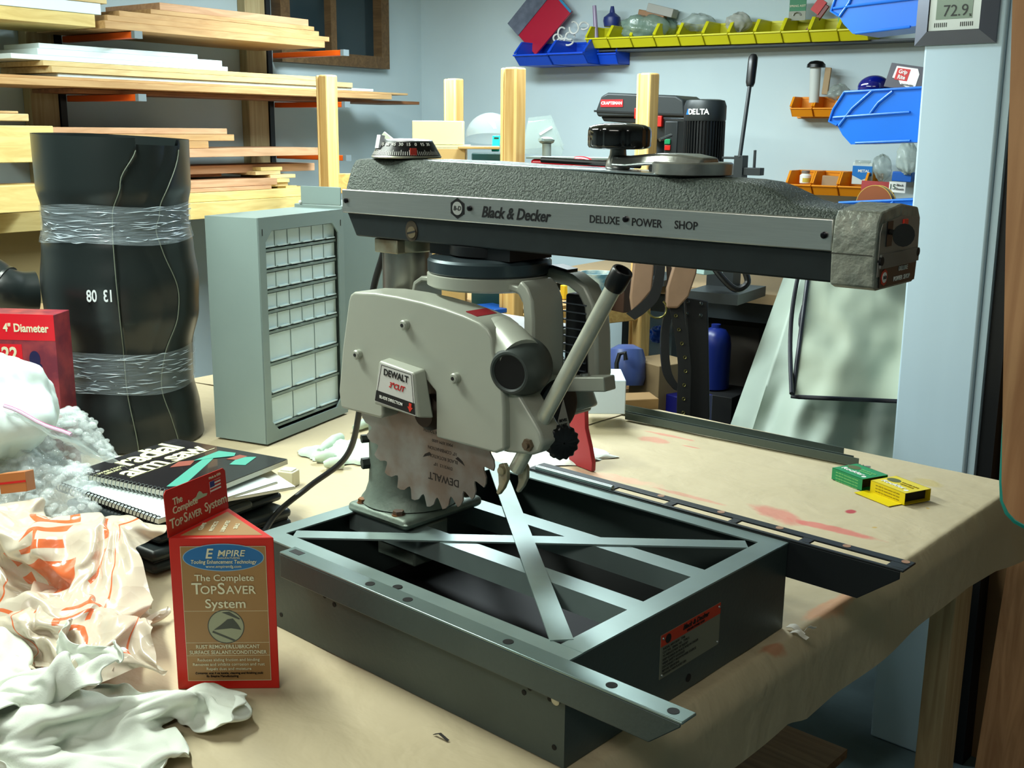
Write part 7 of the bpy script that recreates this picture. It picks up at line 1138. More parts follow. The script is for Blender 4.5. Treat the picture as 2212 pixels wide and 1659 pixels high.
t = thing('tape_measure', 'bright turquoise plastic clip case standing behind the arm', 'tape measure', tuple(C(1072,330,2.95))); b = MB(); M = frame(C(1072,308,2.95), RT, UP); b.prism([(-.010,.020),(.011,.020),(.009,-.004),(.008,-.022),(-.013,-.022),(-.011,-.002)], -.012, 0, M); obj('case', b, mat('turquoise',(.10,.82,.76),.3), t, bev=.002); b = MB(); b.box((-.006,.010,0),(.007,.014,.001), M); obj('slot', b, darkm, t)
bx = simplebox('green_case', 'dark green case behind the turquoise clip', 'case', (C(1056,331,2.95).x,C(1056,331,2.95).y,.1635), .09,.06,C(1045,331,2.95).z-.1635, mat('case_teal_dark',(.10,.25,.25),.4), rz=YAW)
simplebox('pale_board', 'pale board end sticking out right of the cream box', 'board', tuple(C(1035,322,2.95)), .11,.05,.008, mat('block_wood',(.80,.66,.42),.6), rz=YAW)
t = thing('clear_guard', 'clear plastic dome guard behind the turquoise clip', 'guard', tuple(C(1060,300,3.1))); b = MB(); c_ = C(1060,300,3.1); b.lathe([(.072*math.cos(q),.072*math.sin(q)) for q in [PI/2*k/10 for k in range(11)]], axisM(c_, UP), 28, cap0=False, cap1=False); obj('dome', b, mat('clear_plastic',(.75,.80,.80),.08,alpha=.25,spec=1), t)
t = thing('flat_guard', 'transparent angular blade guard with white strip behind the near post', 'guard', tuple(C(1190,290,3.0)))
b = MB(); M = frame(C(1165,300,3.0), RT, UP); b.prism([(-.05,-.04),(-.03,.045),(.03,.052),(.065,-.03),(.06,-.045)], 0, .002, M); b.prism([(-.05,-.04),(-.03,.045),(.03,.052),(.065,-.03)], .05, .052, M); b.tube([M @ Vector((-.03,.045,0)), M @ Vector((.03,.052,0)), M @ Vector((.065,-.03,0))], .0025, 6); obj('shield', b, mat('clear_plastic2',(.62,.68,.66),.1,alpha=.35,spec=1), t); b = MB(); b.box((.0,-.003,.053),(.038,.003,.055), M @ Matrix.Rotation(.55,4,'Z')); obj('white_strip', b, white, t)
t = thing('red_tool_box', 'bright red plastic tool with grey lid lying behind the saw arm', 'power tool', tuple(C(1240,345,2.75))); M = frame(C(1150,350,2.8), Vector((.85,.40,0)), (0,0,1)); b = MB(); b.box((0,-.03,-.05),(.23,.008,.02), M); obj('body', b, mat('tool_red',(.75,.05,.12),.25), t, bev=.008, bseg=3); b = MB(); b.box((-.01,.0085,-.055),(.24,.014,.025), M); obj('grey_lid', b, mat('lid_grey',(.50,.55,.53),.4), t, bev=.001); b = MB(); b.sphere(M @ Vector((.13,.002,.02)), .025, 1.6, .6, .6); obj('red_lobe', b, MATS['tool_red'], t)
t = thing('mushroom_plunger', 'grey mushroom topped plunger standing up behind the saw arm', 'plunger', tuple(C(1180,335,2.9))); c0_, c1_ = C(1178,335,2.9), C(1181,310,2.9); c0_ = Vector((c1_.x,c1_.y,.163)); b = MB(); b.cyl(c0_, c1_, .013, .012, 18); obj('stem', b, mat('knob_grey',(.55,.60,.58),.4), t); b = MB(); b.lathe([(.013,0),(.019,.003),(.021,.008),(.016,.014),(.002,.016)], axisM(c1_, UP), 24); b.box((.008,-.006,.002),(.028,.006,.009), axisM(c1_, UP)); obj('cap', b, MATS['knob_grey'], t)

# ---------------------------------------------------------------- dark steel bench with machines
dst = mat('bench_steel', (.13,.16,.17), .5, .3)
t = thing('steel_bench', 'dark steel bench with a wood top standing under the wall bins', 'bench', (-.4,2.3,FL))
Zt = .175; BM = frame(C0+RD*1.05+NR*.05+Vector((0,0,FL)), RD, (0,0,1)); hh = Zt-FL; BL = 1.75; BD = .60
b = MB(); b.box((0,hh-.03,.0),(BL,hh,BD), BM); obj('top', b, mat('bench_top_wood',(.62,.52,.38),.6), t)
b = MB(); b.box((0,hh-.09,BD-.04),(BL,hh-.031,BD-.02), BM); b.box((0,hh-.09,.0),(BL,hh-.031,.02), BM); obj('apron', b, dst, t)
for x, z in ((.02,.01),(BL-.07,.01),(.50,BD-.07),(BL-.07,BD-.07)):
    b = MB(); b.box((x,.0005,z),(x+.05,hh-.031,z+.05), BM); obj('leg', b, dst, t)
b = MB(); b.box((0,.18,.02),(BL,.20,BD-.05), BM); obj('lower_shelf', b, dst, t)
def onbench(u, v, d): p = C(u, v, d); return p
blk = mat('machine_black', (.075,.085,.09), .38); blk2 = mat('machine_dark_grey', (.14,.16,.165), .45)
t = thing('drill_press', 'black bench drill press with red badge reading CRAFTSMAN, partly behind a post', 'drill press', tuple(C(1370,380,3.3)))
Hd = 3.42; M = frame(C(1288,262,Hd), (.985,.17,-.0), (0,0,1)); sc = Hd/2386
# head cover
def fr_px(M): 
    Mi = M.inverted(); n = M.to_3x3() @ Vector((0,0,1))
    return lambda u, v: (lambda q: (q.x, q.y))(Mi @ plane(u, v, n, M.translation))
f = fr_px(M); pr = [f(u,v) for u, v in [(1286,240),(1298,208),(1312,200),(1460,206),(1476,216),(1480,250),(1474,254),(1290,252)]]
b = MB(); b.prism(pr, -.16, 0, M); cvr = obj('belt_cover', b, blk2, t, bev=.006)
pr = [f(u,v) for u, v in [(1302,200),(1312,199),(1455,206),(1462,210)]]
b = MB(); b.prism([f(u,v) for u, v in [(1284,238),(1478,246),(1478,250),(1284,242)]], -.16, .003, M); obj('cover_seam', b, blk, t)
b = MB(); b.prism([f(u,v) for u, v in [(1294,252),(1480,256),(1478,268),(1445,300),(1430,305),(1395,300),(1385,268),(1300,262)]], -.13, -.01, M); obj('head', b, blk, t, bev=.004)
bf = f(1322,223); b = MB(); b.box((bf[0]-.038,bf[1]-.011,0),(bf[0]+.038,bf[1]+.011,.002), M @ Matrix.Translation((0,0,.0))); bd_ = obj('badge', b, mat('badge_red',(.75,.12,.14),.4), t); text('CRAFTSMAN', M @ Matrix.Translation((bf[0],bf[1],.003)), .0125, white, bd_, bold=.02)
b = MB(); q = f(1402,330); b.cyl(M @ Vector((q[0],q[1]+.06,-.06)), M @ Vector((q[0],Zt-M.translation.z+.001,-.06)), .028, seg=24); b.box((q[0]-.09,Zt-M.translation.z+.0015,-.15),(q[0]+.09,Zt-M.translation.z+.02,.05), M); obj('column', b, blk2, t)
for k, (u, v) in enumerate(((1378,245),(1424,262))):
    b = MB(); q = f(u,v); b.box((q[0]-.010,q[1]-.016,-.01),(q[0]+.010,q[1]+.016,.006), M); obj('red_switch', b, mat('switch_red2',(.80,.12,.08),.4), t, bev=.002)
t = thing('mortiser', 'black machine with ribbed motor marked DELTA and a long lever handle', 'mortising machine', tuple(C(1515,400,3.15)))
Md = 3.15; M = frame(C(1516,300,Md), (.985,.17,0), (0,0,1)); f = fr_px(M); c0_, c1_ = C(1516,395,Md), C(1516,258,Md); ax = TR(c0_.x,c0_.y,0); za, zb2, zt2 = c0_.z, C(1516,262,Md).z, C(1516,216,Md).z
R_ = 44*Md/2386
b = MB(); nf = 40
prf = []
for k in range(nf):
    a0 = 2*PI*k/nf; prf += [(R_*.90*math.cos(a0), R_*.90*math.sin(a0)), (R_*.90*math.cos(a0+PI/nf*.8), R_*.90*math.sin(a0+PI/nf*.8)), (R_*math.cos(a0+PI/nf), R_*math.sin(a0+PI/nf)), (R_*math.cos(a0+PI/nf*1.6), R_*math.sin(a0+PI/nf*1.6))]
b.prism(prf, za-.02, zb2, ax); obj('ribbed_motor', b, blk, t, smooth=False)
b = MB(); b.lathe([(R_*.98,zb2),(R_*1.02,zb2+.004),(R_*1.02,zt2-.018),(R_*.92,zt2-.003),(R_*.7,zt2)], ax, 40); mc = obj('motor_cap', b, blk2, t)
cv_ = math.atan2(CAM.y-c0_.y, CAM.x-c0_.x)-.22
for j, ch in enumerate('DELTA'):
    a0 = cv_+(j-2.6)*.20; text(ch, frame((c0_.x+R_*1.03*math.cos(a0), c0_.y+R_*1.03*math.sin(a0), C(1500,243,Md).z), (-math.sin(a0), math.cos(a0), 0), (0,0,1)), .021, white, mc, bold=.03)
a0 = cv_-3.5*.20; b = MB(); b.prism([(-.006,-.007),(.006,-.007),(0,.009)], 0, .0008, frame((c0_.x+R_*1.03*math.cos(a0), c0_.y+R_*1.03*math.sin(a0), C(1500,243,Md).z), (-math.sin(a0), math.cos(a0), 0), (0,0,1))); obj('blue_triangle', b, mat('logo_blue',(.15,.45,.80),.4), mc)
b = MB(); q0, q1 = f(1442,350), f(1474,262); b.box((q0[0],q0[1]-.03,-.03),(q1[0],q1[1],.03), M); hs = obj('switch_housing', b, blk2, t, bev=.003)
for (v, m_) in ((306,mat('green_button',(.10,.55,.35),.4)),(319,MATS['switch_red2'])):
    q = f(1452,v); b = MB(); b.box((q[0]-.009,q[1]-.007,.03),(q[0]+.009,q[1]+.007,.034), M); obj('button', b, m_, hs, bev=.001)
b = MB(); b.tube([C(1425,302,3.1), C(1450,292,3.12)], .005, 8); obj('arm', b, steel, t)
b = MB(); b.cyl(C(1598,340,3.0), C(1620,182,3.0), .0055, seg=14); lv = obj('lever_rod', b, blk2, t)
b = MB(); b.lathe([(.0095,0),(.0125,.01),(.0130,.06),(.0125,.078),(.008,.086),(.001,.088)], axisM(C(1620,186,3.0), C(1628,118,3.0)-C(1620,186,3.0)), 20); obj('lever_grip', b, blackp, lv)
M = frame(C(1600,360,3.02), (.985,.17,0), (0,0,1)); b = MB(); b.box((-.013,-.035,-.02),(.013,.030,.02), M); b.box((.0,-.022,-.015),(.062,-.002,.015), M); b.box((.034,-.0025,-.008),(.040,.045,.0), M); b.box((-.05,.020,-.015),(-.01,.026,.015), M); obj('lever_bracket', b, blk2, t, bev=.001)
b = MB(); b.box((-.10,Zt-M.translation.z+.0015,-.12),(.05,Zt-M.translation.z+.03,.10), M); b.box((-.10,Zt-M.translation.z+.03,-.10),(-.02,.0,-.04), M); obj('machine_base', b, blk2, t)
# below the bench
t = thing('water_jug', 'blue plastic jug standing in the dark under the steel bench', 'jug', tuple(C(1540,830,3.4))); c_ = C(1540,838,3.35); b = MB(); s_ = 3.2/2386
b.lathe([(.040,0),(.047,.004),(.048,.135),(.044,.160),(.030,.180),(.014,.186),(.014,.196)], TR(c_.x,c_.y,c_.z), 28); jb = obj('bottle', b, mat('jug_blue',(.07,.14,.42),.35), t)
b = MB(); b.box((-.15,-.008,-.12),(.15,-.001,.12), frame((c_.x,c_.y,c_.z), RD, NR) @ Matrix.Rotation(PI/2,4,'X') if False else TR(c_.x,c_.y,c_.z) @ Matrix.Rotation(0,4,'X')); 
simplebox('dark_crate', 'dark crate under the steel bench that carries the blue jug', 'crate', (c_.x,c_.y,FL+.201), .20,.16,c_.z-FL-.202, darkm, rz=math.atan2(RD.y,RD.x))
simplebox('grey_carton', 'dark grey carton standing under the bench behind the blue jug', 'carton', (C(1570,860,3.6).x,C(1570,860,3.6).y,FL+.201), .24,.10, C(1570,690,3.6).z-FL-.2, mat('carton_dark_grey',(.30,.28,.26),.8), rz=math.atan2(RD.y,RD.x))
t = simplebox('cardboard_box', 'brown cardboard box under the pine stand right of a post', 'box', tuple(C(1425,880,2.95)), .12,.12,.13, mat('cardboard_dim',(.50,.42,.30),.8)); 
blobbag('glossy bright blue plastic bag lying on the cardboard box', 1422,722,2.95,.040,.030,.04, mat('bag_blue',(.08,.35,.90),.12,bump=1,bscale=50,coat=.5), 3.7, 'blue_bag')
t = simplebox('blue_tub', 'deep blue tub under the stand beside the hanging belt', 'tub', tuple(C(1478,905,2.9)), .10,.10,.07, mat('tub_blue',(.05,.06,.36),.4))
t = thing('round_jug', 'pale blue round jug with a black handle left of the pine post', 'jug', tuple(C(1350,830,2.9))); c_ = C(1352,800,2.9); b = MB(); b.lathe([(.045,-.04),(.052,-.02),(.052,.03),(.045,.055),(.02,.068)], axisM(c_-RT*.0, UP), 28); obj('drum', b, mat('drum_blue',(.27,.34,.56),.35), t); b = MB(); b.tube([C(1333,830,2.82), C(1332,785,2.82), C(1338,765,2.82), C(1350,762,2.82), C(1352,778,2.82)], .006, 10); obj('handle', b, blackp, t)
simplebox('white_carton_box', 'plain white carton standing behind the table under the saw handle', 'carton', tuple(C(1296,880,2.45)), .10,.12,.075, mat('carton_white2',(.80,.86,.90),.6), rz=YAW)
simplebox('brown_block', 'brown block at the foot of the right pine post', 'block', tuple(C(1375,895,2.62)), .085,.07,.045, mat('block_brown',(.56,.44,.28),.7), rz=YAW+.2)
# clutter seen between the arm and the stand
def cyl_thing(name, label, cat, u, v, d, r, h, m, top=None):
    c_ = C(u,v,d); c_.z = .1635; t = thing(name, label, cat, tuple(c_)); b = MB(); b.lathe([(r*.85,0),(r,h),(r*.93,h),(r*.8,.01)], TR(*c_), 24, cap1=False); obj('body', b, m, t); return t
cyl_thing('white_cup', 'white plastic cup with blue pattern seen under the saw arm', 'cup', 1288,625,2.98,.052,.10, mat('cup_pattern',(.82,.85,.80),.4,rgb2=(.35,.55,.62),vscale=30))
cyl_thing('grey_cup', 'pale grey cup standing beside the patterned cup under the arm', 'cup', 1250,600,3.02,.032,.075, mat('cup_grey',(.66,.72,.66),.4))
simplebox('yellow_tin', 'small yellow tin behind the cups under the arm', 'tin', (C(1222,575,3.15).x,C(1222,575,3.15).y,.1635), .022,.02,.04, mat('tin_yellow',(.85,.70,.12),.4))
simplebox('dark_wood_box', 'dark brown wooden box on the pine stand left of a post', 'box', (C(1352,640,2.98).x,C(1352,640,2.98).y,.1635), .08,.08,.09, mat('box_dark_brown',(.22,.13,.08),.6))
simplebox('blue_binder', 'flat blue strip of plastic on the pine stand seen through the yoke', 'tray', (C(1066,645,2.95).x,C(1066,645,2.95).y,.1635), .06,.10,.012, mat('tray_blue',(.06,.30,.62),.4))
simplebox('brown_stack', 'brown wooden stack on the pine stand seen through the yoke', 'wood', (C(1062,630,3.15).x,C(1062,630,3.15).y,.1635), .09,.06,.045, mat('stack_brown',(.50,.34,.18),.6))
simplebox('pale_wall_post', 'pale grey painted board standing upright behind the yoke', 'board', (C(1020,660,3.4).x,C(1020,660,3.4).y,FL+.001), .09,.05,C(1020,560,3.4).z-FL, mat('board_pale_grey',(.60,.70,.72),.6), rz=YAW)
blobbag('clear bag hanging beside the pale board behind the yoke', 1048,640,3.2,.020,.060,.02, clear, 1.9)

# tool belt hanging
lea = mat('suede_tan', (.54,.43,.34), .85, var=.1, vscale=20); bel = mat('belt_black', (.045,.055,.06), .55)
t = thing('tool_belt', 'black tool belt with brass eyelets and tan suede pouches hanging beyond the table', 'tool belt', tuple(C(1450,700,2.670)))
def sheet(pts, d0, th, m, name, bulge=.0):
    b = MB(); M = frame(C(1450,700,d0), RT, UP); f = fr_px(M); b.prism([f(u,v) for u, v in pts], -th, 0, M); return obj(name, b, m, t, bev=min(.004, th*.4), bseg=3)
sheet([(1372,545),(1415,545),(1412,590),(1408,628),(1385,655),(1366,672),(1362,640)], 2.700, .03, lea, 'pouch')
sheet([(1460,560),(1508,555),(1505,590),(1488,640),(1465,665),(1440,664),(1442,620)], 2.640, .035, lea, 'pouch')
b = MB(); b.ribbon(smoothpath([C(1428,555,2.660), C(1424,600,2.660), C(1412,640,2.660), C(1385,668,2.660), C(1362,684,2.660)], 5), .026, .006, lambda i: RT*.8-UP*.6); obj('strap', b, bel, t)
b = MB(); b.ribbon([C(1443,540,2.670), C(1446,600,2.670), C(1440,660,2.670)], .012, .006, RT); obj('strap', b, mat('belt_brown',(.16,.11,.07),.6), t)
b = MB(); pth = smoothpath([C(1460,665,2.660), C(1470,720,2.660), C(1478,790,2.660), C(1476,860,2.660), C(1474,950,2.660)], 6); b.ribbon(pth, .030, .005, RT); obj('eyelet_belt', b, bel, t)
b = MB(); b.ribbon(smoothpath([C(1450,650,2.720), C(1436,720,2.720), C(1440,800,2.720), C(1462,838,2.720), C(1480,845,2.720)], 6), .020, .02, RT); obj('belt_fold', b, bel, t)
for k in range(9):
    v = 682+k*30; p = C(1460+min(k,3)*5+(1.5*k if k < 5 else 8-k),v,2.654); b = MB(); b.tube([p+RT*.0034*math.cos(q)+UP*.0034*math.sin(q) for q in [2*PI*j/10 for j in range(11)]], .0011, 6); obj('eyelet', b, mat('brass',(.42,.40,.22),.35,.8), t)
sheet([(1478,640),(1530,650),(1534,900),(1520,960),(1488,958),(1490,800)], 2.690, .02, bel, 'back_strap')
for (u,v) in ((1486,652),(1514,656),(1484,677),(1513,681)):
    b = MB(); b.sphere(C(u,v,2.665), .0045, 1, 1, 1, 12, 8); obj('rivet', b, mat('rivet_dark',(.22,.24,.24),.3,.8), t)
b = MB(); b.tube([C(1420+20*math.cos(q), 665+20*math.sin(q)*.9+ (4 if math.sin(q) > 0 else 0), 2.650) for q in [PI*1.25*j/14-.9 for j in range(15)]], .0025, 8); obj('brass_ring', b, MATS['brass'], t)
b = MB(); b.tube(smoothpath([C(1530,560,2.6), C(1560,600,2.6), C(1590,625,2.6), C(1615,610,2.6), C(1605,575,2.6)], 6), .008, 10); setp(obj('black_hose', b, blackp), 'black hose looping down behind the saw arm end', 'hose')
simplebox('clear_lid_box', 'clear lidded box on the steel bench behind the tool belt', 'box', tuple(C(1525,590,3.0)), .07,.06,.03, mat('lid_clear',(.60,.70,.68),.2))

# grey machine cover
covm = mat('cover_cloth', (.62,.67,.62), .6, 0); pip = mat('piping_navy', (.06,.07,.11), .5)
t = thing('machine_cover', 'grey fabric machine cover with dark piping draped beside the white pillar', 'cover', tuple(C(1780,900,2.75)))
def cvf(u, v):
    y = 560+560*v; xl = 1692-.36*(y-600)+(0 if y > 600 else 5); x = xl+(1990-xl)*u
    d = 2.95-.30*v+.05*math.sin(u*PI*3.2+.4)*(.4+.6*v)+.012*math.sin(u*26+v*5)*v+.02*noise.noise(Vector((u*7,v*7,1)))
    if u < .12: d += (.12-u)*1.6
    return tuple(C(x, y, d))
b = MB(); b.grid(cvf, 90, 70); obj('skirt', b, covm, t, angle=80)
def flf(u, v):
    y0 = 560; y1 = 857+12*u; y = y0+(y1-y0)*v; xl = 1750-38*v; x = xl+(1990-xl)*u
    return tuple(C(x, y, 2.80-.16*v+.018*math.sin(u*9+v*2)*v+.012*noise.noise(Vector((u*5,v*5,3)))))
b = MB(); b.grid(flf, 60, 50); obj('flap', b, mat('cover_cloth_front',(.66,.70,.62),.65), t, angle=80)
b = MB(); b.tube([flf(0,k/20) for k in range(21)]+[flf(k/20,1) for k in range(1,21)], .0055, 8); obj('piping', b, pip, t)
b = MB(); b.tube(smoothpath([C(1732,560,2.80), C(1714,650,2.78), C(1707,740,2.74), C(1710,850,2.63)], 6), .0055, 8); obj('piping', b, pip, t)
b = MB(); b.tube(smoothpath([C(1735,660,2.78), C(1728,700,2.76), C(1742,740,2.74)], 4), .004, 8); obj('drawstring', b, pip, t)

# ---------------------------------------------------------------- window on the left wall
def LW(u, v, off=0): p = WL(u, v, off); return ((p-C0).dot(LD), p.z)
ML = frame(C0, LD, (0,0,1))   # x along wall towards camera, y up, z = LD x up
sgn = 1 if (ML.to_3x3() @ Vector((0,0,1))).dot(NL) > 0 else -1
def wlbox(mb, s0, s1, z0, z1, n0, n1): mb.box((s0, z0, min(sgn*n0, sgn*n1)), (s1, z1, max(sgn*n0, sgn*n1)), ML)
wr, wb0 = LW(830,150,.02); wl, _ = LW(598,150,.02); wt = LW(825,-60,.02)[1]
wf = MB(); ftm = wood('window_wood', (.42,.33,.22), (.34,.26,.17), 'x'); fw2 = .045
wlbox(wf, wr, wl, wb0, wb0+fw2, .001, .05); wlbox(wf, wr, wl, wt-fw2, wt, .001, .05); wlbox(wf, wr, wr+fw2, wb0+fw2, wt-fw2, .001, .05); wlbox(wf, wl-fw2, wl, wb0+fw2, wt-fw2, .001, .05)
ms = LW(713,60,.02)[0]; wlbox(wf, ms-.015, ms+.015, wb0+fw2, wt-fw2, .001, .04)
wz = bpy.data.objects.new('window_1', None); COL.objects.link(wz); wz['kind'] = 'structure'; ROOTM['window_1'] = Matrix.Identity(4); obj('window_frame', wf, ftm, wz)
b = MB(); wlbox(b, wr+fw2, wl-fw2, wb0+fw2, wt-fw2, .001, .006); obj('window_pane', b, mat('night_glass', (.14,.20,.22), .12, spec=.6), wz)

# ---------------------------------------------------------------- lumber rack on the left wall
t = thing('lumber_rack', 'wall mounted lumber rack with wooden uprights and orange bracket arms', 'rack', tuple(C0+LD*1.2+NL*.1))
upw = wood('rack_upright', (.74,.68,.52), (.66,.58,.42), 'z'); orr = mat('bracket_orange', (.88,.36,.08), .4); gcap = mat('bracket_cap', (.45,.50,.52), .5); bst = mat('bracket_post', (.08,.10,.12), .5)
s1_, _ = LW(560,250,.04); s2_, _ = LW(100,250,.04)
for s_ in (s1_, s2_):
    b = MB(); wlbox(b, s_-.045, s_+.045, FL+.35, CE-.02, .001, .040); obj('upright', b, upw, t, bev=.002)
    b = MB(); wlbox(b, s_-.055-.012, s_-.046-.001, FL+.45, CE-.1, .001, .045); obj('bracket_post', b, bst, t)
NB = .36
def znear(u, v, n): return LW(u, v, n)[1]
lev = [znear(668,104,.30), znear(660,216,.30), znear(650,333,.30), znear(620,452,.30)]
for i, z in enumerate(lev):
    for s_ in (s1_, s2_):
        b = MB(); wlbox(b, s_-.092, s_-.068, z-.022, z-.004, .045, NB+.02)
        v = [Vector(q) for q in b.v]; ob = obj('bracket_arm', b, orr, t, bev=.002)
        b = MB(); wlbox(b, s_-.093, s_-.067, z-.023, z-.003, NB+.02, NB+.035); obj('arm_cap', b, gcap, ob)
woods = [wood('lumber_maple', (.86,.78,.58), (.78,.68,.48), 'y'), wood('lumber_oak', (.78,.64,.45), (.70,.55,.37), 'y'), wood('lumber_walnut', (.56,.38,.24), (.46,.30,.18), 'y'), wood('lumber_pink', (.80,.64,.50), (.72,.56,.42), 'y'), mat('painted_white_trim', (.86,.93,.95), .4), wood('lumber_pine', (.88,.80,.54), (.80,.70,.44), 'y')]
rnd = random.Random(11)
kinds = ['pale maple','tan oak','dark walnut','pinkish cherry','white painted','yellow pine']
lv_name = ['top shelf','second shelf','third shelf','lowest shelf']
def board(level, uR, vT, vB, uL, n0, n1, k, extra='', z=None):
    "board by its right end (top and bottom pixel rows) and left end, front face at n1"
    sa, zt = LW(uR, vT, n1); _, zb = LW(uR, vB, n1); sb, _ = LW(uL, vT, n1)
    if z is not None: zb, zt = z, z+(zt-zb)
    ro = ['reaching past the right upright','ending between the uprights','short of the right upright']
    b = MB(); wlbox(b, sa, sb, zb, zt, n0, n1)
    o = obj('lumber_board', b, woods[k], bev=.0012); setp(o, extra or '%s board lying on the %s of the rack' % (kinds[k], lv_name[level]), 'board', 'boards on the %s' % lv_name[level]); return o
# boards listed from each shelf upward: (uR, thickness m, uL, width, front n, kind, label)
def stack(level, rows):
    z = lev[level]-.003
    for r in rows:
        uR, th_, uL, n0, n1, k, lab = r[:7]; dz = r[7] if len(r) > 7 else 0
        if dz: z += dz
        sa = LW(uR, 100, n1)[0]; sb = LW(uL, 100, n1)[0]; b = MB(); wlbox(b, sa, sb, z+.0008, z+th_, n0, n1); o = obj('lumber_board', b, woods[k], bev=.0012); setp(o, lab, 'board', 'boards on the %s' % lv_name[level]); z += th_
stack(0, [(702,.022,230,.05,.38,1,'lowest board of the top shelf stack, thick tan oak under the slotted boards'),
          (712,.016,236,.10,.37,1,'tan board with dark slots, lower of the two slotted ones on the top shelf'),
          (690,.016,262,.12,.355,1,'tan board with dark slots, upper of the two slotted ones on the top shelf'),
          (680,.014,330,.10,.35,1,'thin tan board just above the slotted boards, longer than those above it'),
          (668,.022,350,.08,.34,3,'highest tan board of the right top shelf stack, with a red painted end')])
lab0 = ['yellow pine plank of the top shelf, lowest one left of the orange bracket','white painted plank in the left top shelf stack','pinkish plank above the white one, left top shelf','dark brown plank highest in the left top shelf stack']
for i, (th_, k) in enumerate(((.030,5),(.028,4),(.020,0),(.028,2))):
    pass
zz_ = lev[0]-.003
for i, (th_, k) in enumerate(((.034,5),(.030,4),(.022,0),(.034,2))):
    s0 = LW(212+14*i,100,.38)[0]; b = MB(); wlbox(b, s0, s0+1.2, zz_+.001, zz_+th_, .08, .375); setp(obj('lumber_board', b, woods[k], bev=.0012), lab0[i], 'board', 'boards on the top shelf'); zz_ += th_
stack(1, [(905,.012,150,.10,.30,2,'dark walnut strip of the second shelf, lowest and reaching farthest right'),
          (845,.018,-60,.12,.38,1,'long tan oak plank of the second shelf above the walnut strip'),
          (880,.008,-60,.08,.36,1,'thin tan strip of the second shelf sticking out far right'),
          (805,.010,120,.08,.34,4,'thin white strip on the second shelf under the maple boards'),
          (760,.017,108,.10,.35,0,'wide pale maple board on the second shelf, lower of two'),
          (684,.014,90,.10,.34,0,'wide pale maple board on the second shelf, upper of two'),
          (490,.014,22,.10,.33,4,'white painted strip on the second shelf, lowest white one'),
          (478,.018,80,.12,.32,4,'white painted strip on the second shelf, middle one'),
          (426,.014,84,.14,.31,4,'white painted strip on the second shelf, highest and shortest')])
stack(2, [(688,.026,240,.10,.37,3,'pinkish plank with a red end on the third shelf, behind the near post'),
          (440,.022,108,.10,.36,1,'tan board above the red ended plank on the third shelf'),
          (497,.020,104,.10,.35,1,'tan board second from top in the third shelf, with a dark red end'),
          (482,.018,100,.12,.34,3,'highest tan board on the third shelf, with a dark red end')])
z_ = lev[2]-.030
for i, (uR, th_, uL, n1, lab) in enumerate(((678,.026,420,.30,'pinkish plank hung below the third shelf arms'),(475,.010,420,.28,'dark reddish strip hung below the pinkish plank'))):
    sa = LW(uR,300,n1)[0]; sb = LW(uL-150,300,n1)[0]; b = MB(); wlbox(b, sa, sb, z_-th_, z_-.0008, n1-.14, n1); setp(obj('lumber_board', b, woods[3 if i == 0 else 2], bev=.001), lab, 'board', 'boards on the third shelf'); z_ -= th_
stack(3, [(700,.050,-50,.08,.40,5,'thick yellow pine beam lowest on the bottom shelf'),
          (690,.028,-50,.10,.39,5,'yellow pine plank on top of the thick beam, bottom shelf'),
          (575,.012,-50,.10,.38,3,'thin pinkish plank on the bottom shelf, lower of two'),
          (588,.022,-50,.12,.37,3,'pinkish plank on the bottom shelf, highest of the long ones')])
zz_ = lev[3]-.003+.034
for i in range(9):
    s0 = LW(600+rnd.uniform(-14,34),350,.36)[0]; L = rnd.uniform(.08,.13); b = MB(); wlbox(b, s0-.5*L, s0+.5*L, zz_+.0007, zz_+.0125, .20, .36+rnd.uniform(-.02,.01)); setp(obj('wood_offcut', b, woods[(5,0,0,5,0,5,0,0,5)[i]], bev=.001), ('lowest','second lowest','third lowest','fourth lowest','middle','fourth highest','third highest','second highest','topmost')[i]+' short pale offcut in the pile beside the left pine post', 'offcut', 'offcuts piled beside the post'); zz_ += .0125
for i, (uR, v, L, k, lab) in enumerate(((150,1,.9,1,'x'),)): pass
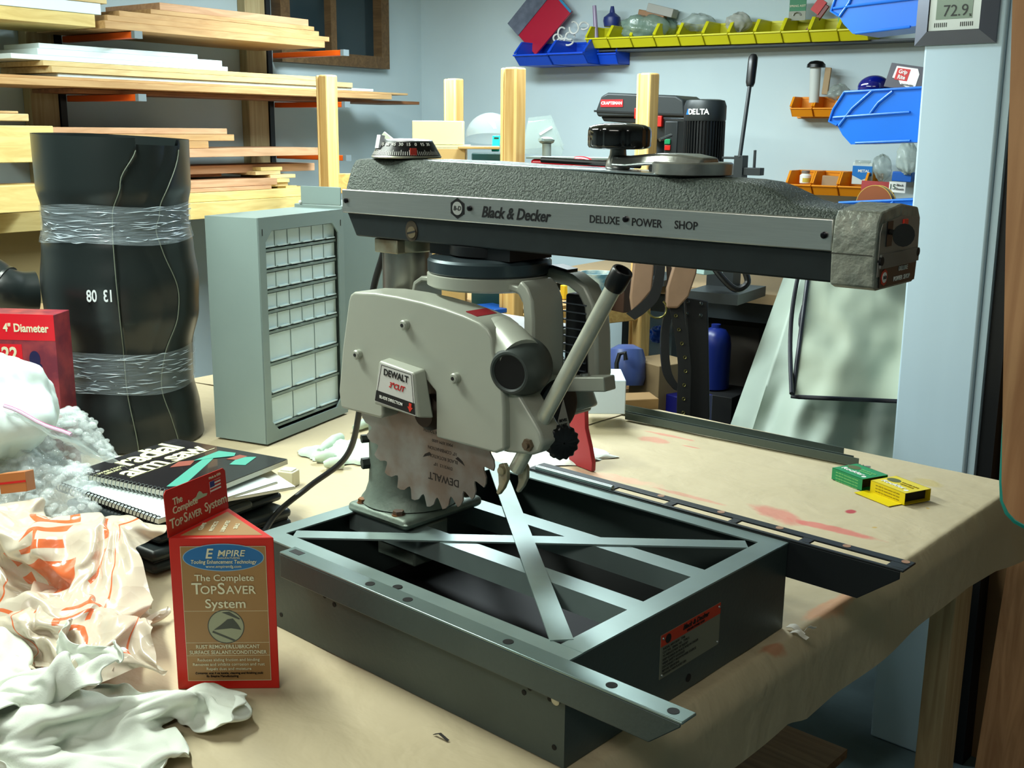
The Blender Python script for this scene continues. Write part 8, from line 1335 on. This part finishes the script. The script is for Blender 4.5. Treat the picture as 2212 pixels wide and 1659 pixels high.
# left side beams below
for i, (uR, vT, vB, k, lab) in enumerate(((115,272,350,5,'large pale beam behind the black roll, third shelf left'),(108,398,455,5,'large pale beam behind the black roll, bottom shelf left'),(62,246,262,0,'short pale board end at the left edge, upper one'),(40,240,246,1,'thin tan strip resting on the short pale board'))):
    sa, zt = LW(uR, vT, .52); zb = LW(uR, vB, .52)[1]; b = MB(); wlbox(b, sa, sa+.7, zb, zt, .42, .52); setp(obj('lumber_board', b, woods[k], bev=.002), lab, 'board', 'boards at the left edge')
t = simplebox('shelf_carton', 'big plain tan carton standing below the lumber rack at the left', 'carton', (C(0,560,3.05).x, C(0,560,3.05).y, FL+.001), .55,.20, C(30,482,3.05).z-FL, mat('carton_tan_big',(.62,.55,.38),.8), rz=math.atan2(LD.y,LD.x))
t = simplebox('low_crate', 'wooden crate with a teal top strip behind the parts cabinet', 'crate', (C(800,600,3.95).x, C(800,600,3.95).y, FL+.001), .45,.20, C(800,560,3.95).z-FL, mat('crate_dim_wood',(.55,.50,.38),.7), rz=math.atan2(RD.y,RD.x)); b = MB(); b.box((-.226,-.101,C(800,575,3.95).z),(.226,.101,C(800,562,3.95).z+.002), TR(ROOTM[t.name].translation.x,ROOTM[t.name].translation.y,0,math.atan2(RD.y,RD.x))); obj('top_strip', b, mat('strip_teal',(.35,.45,.42),.5), t)
# slots on the slotted boards
for o in list(COL.objects):
    if o.get('label', '').startswith('tan board with dark slots'):
        up_ = 'upper' in o['label']; me = o.data; co_ = [o.matrix_world @ v_.co for v_ in me.vertices]; ss = [(c-C0).dot(LD) for c in co_]; zs = [o.location.z+v_.co.z for v_ in me.vertices]; s0, s1x = min(ss), max(ss); zm = (min(zs)+max(zs))/2; n1 = max((c-C0).dot(NL) for c in co_)
        ROOTM[o.name] = Matrix.Translation(o.location)
        for k in range(9):
            sc_ = s0+.06+(s1x-s0-.1)*(k+(.5 if up_ else 0))/9; b = MB(); wlbox(b, sc_-.022, sc_+.022, zm-.0025, zm+.0025, n1-.001, n1+.0006); obj('slot', b, darkm, o)
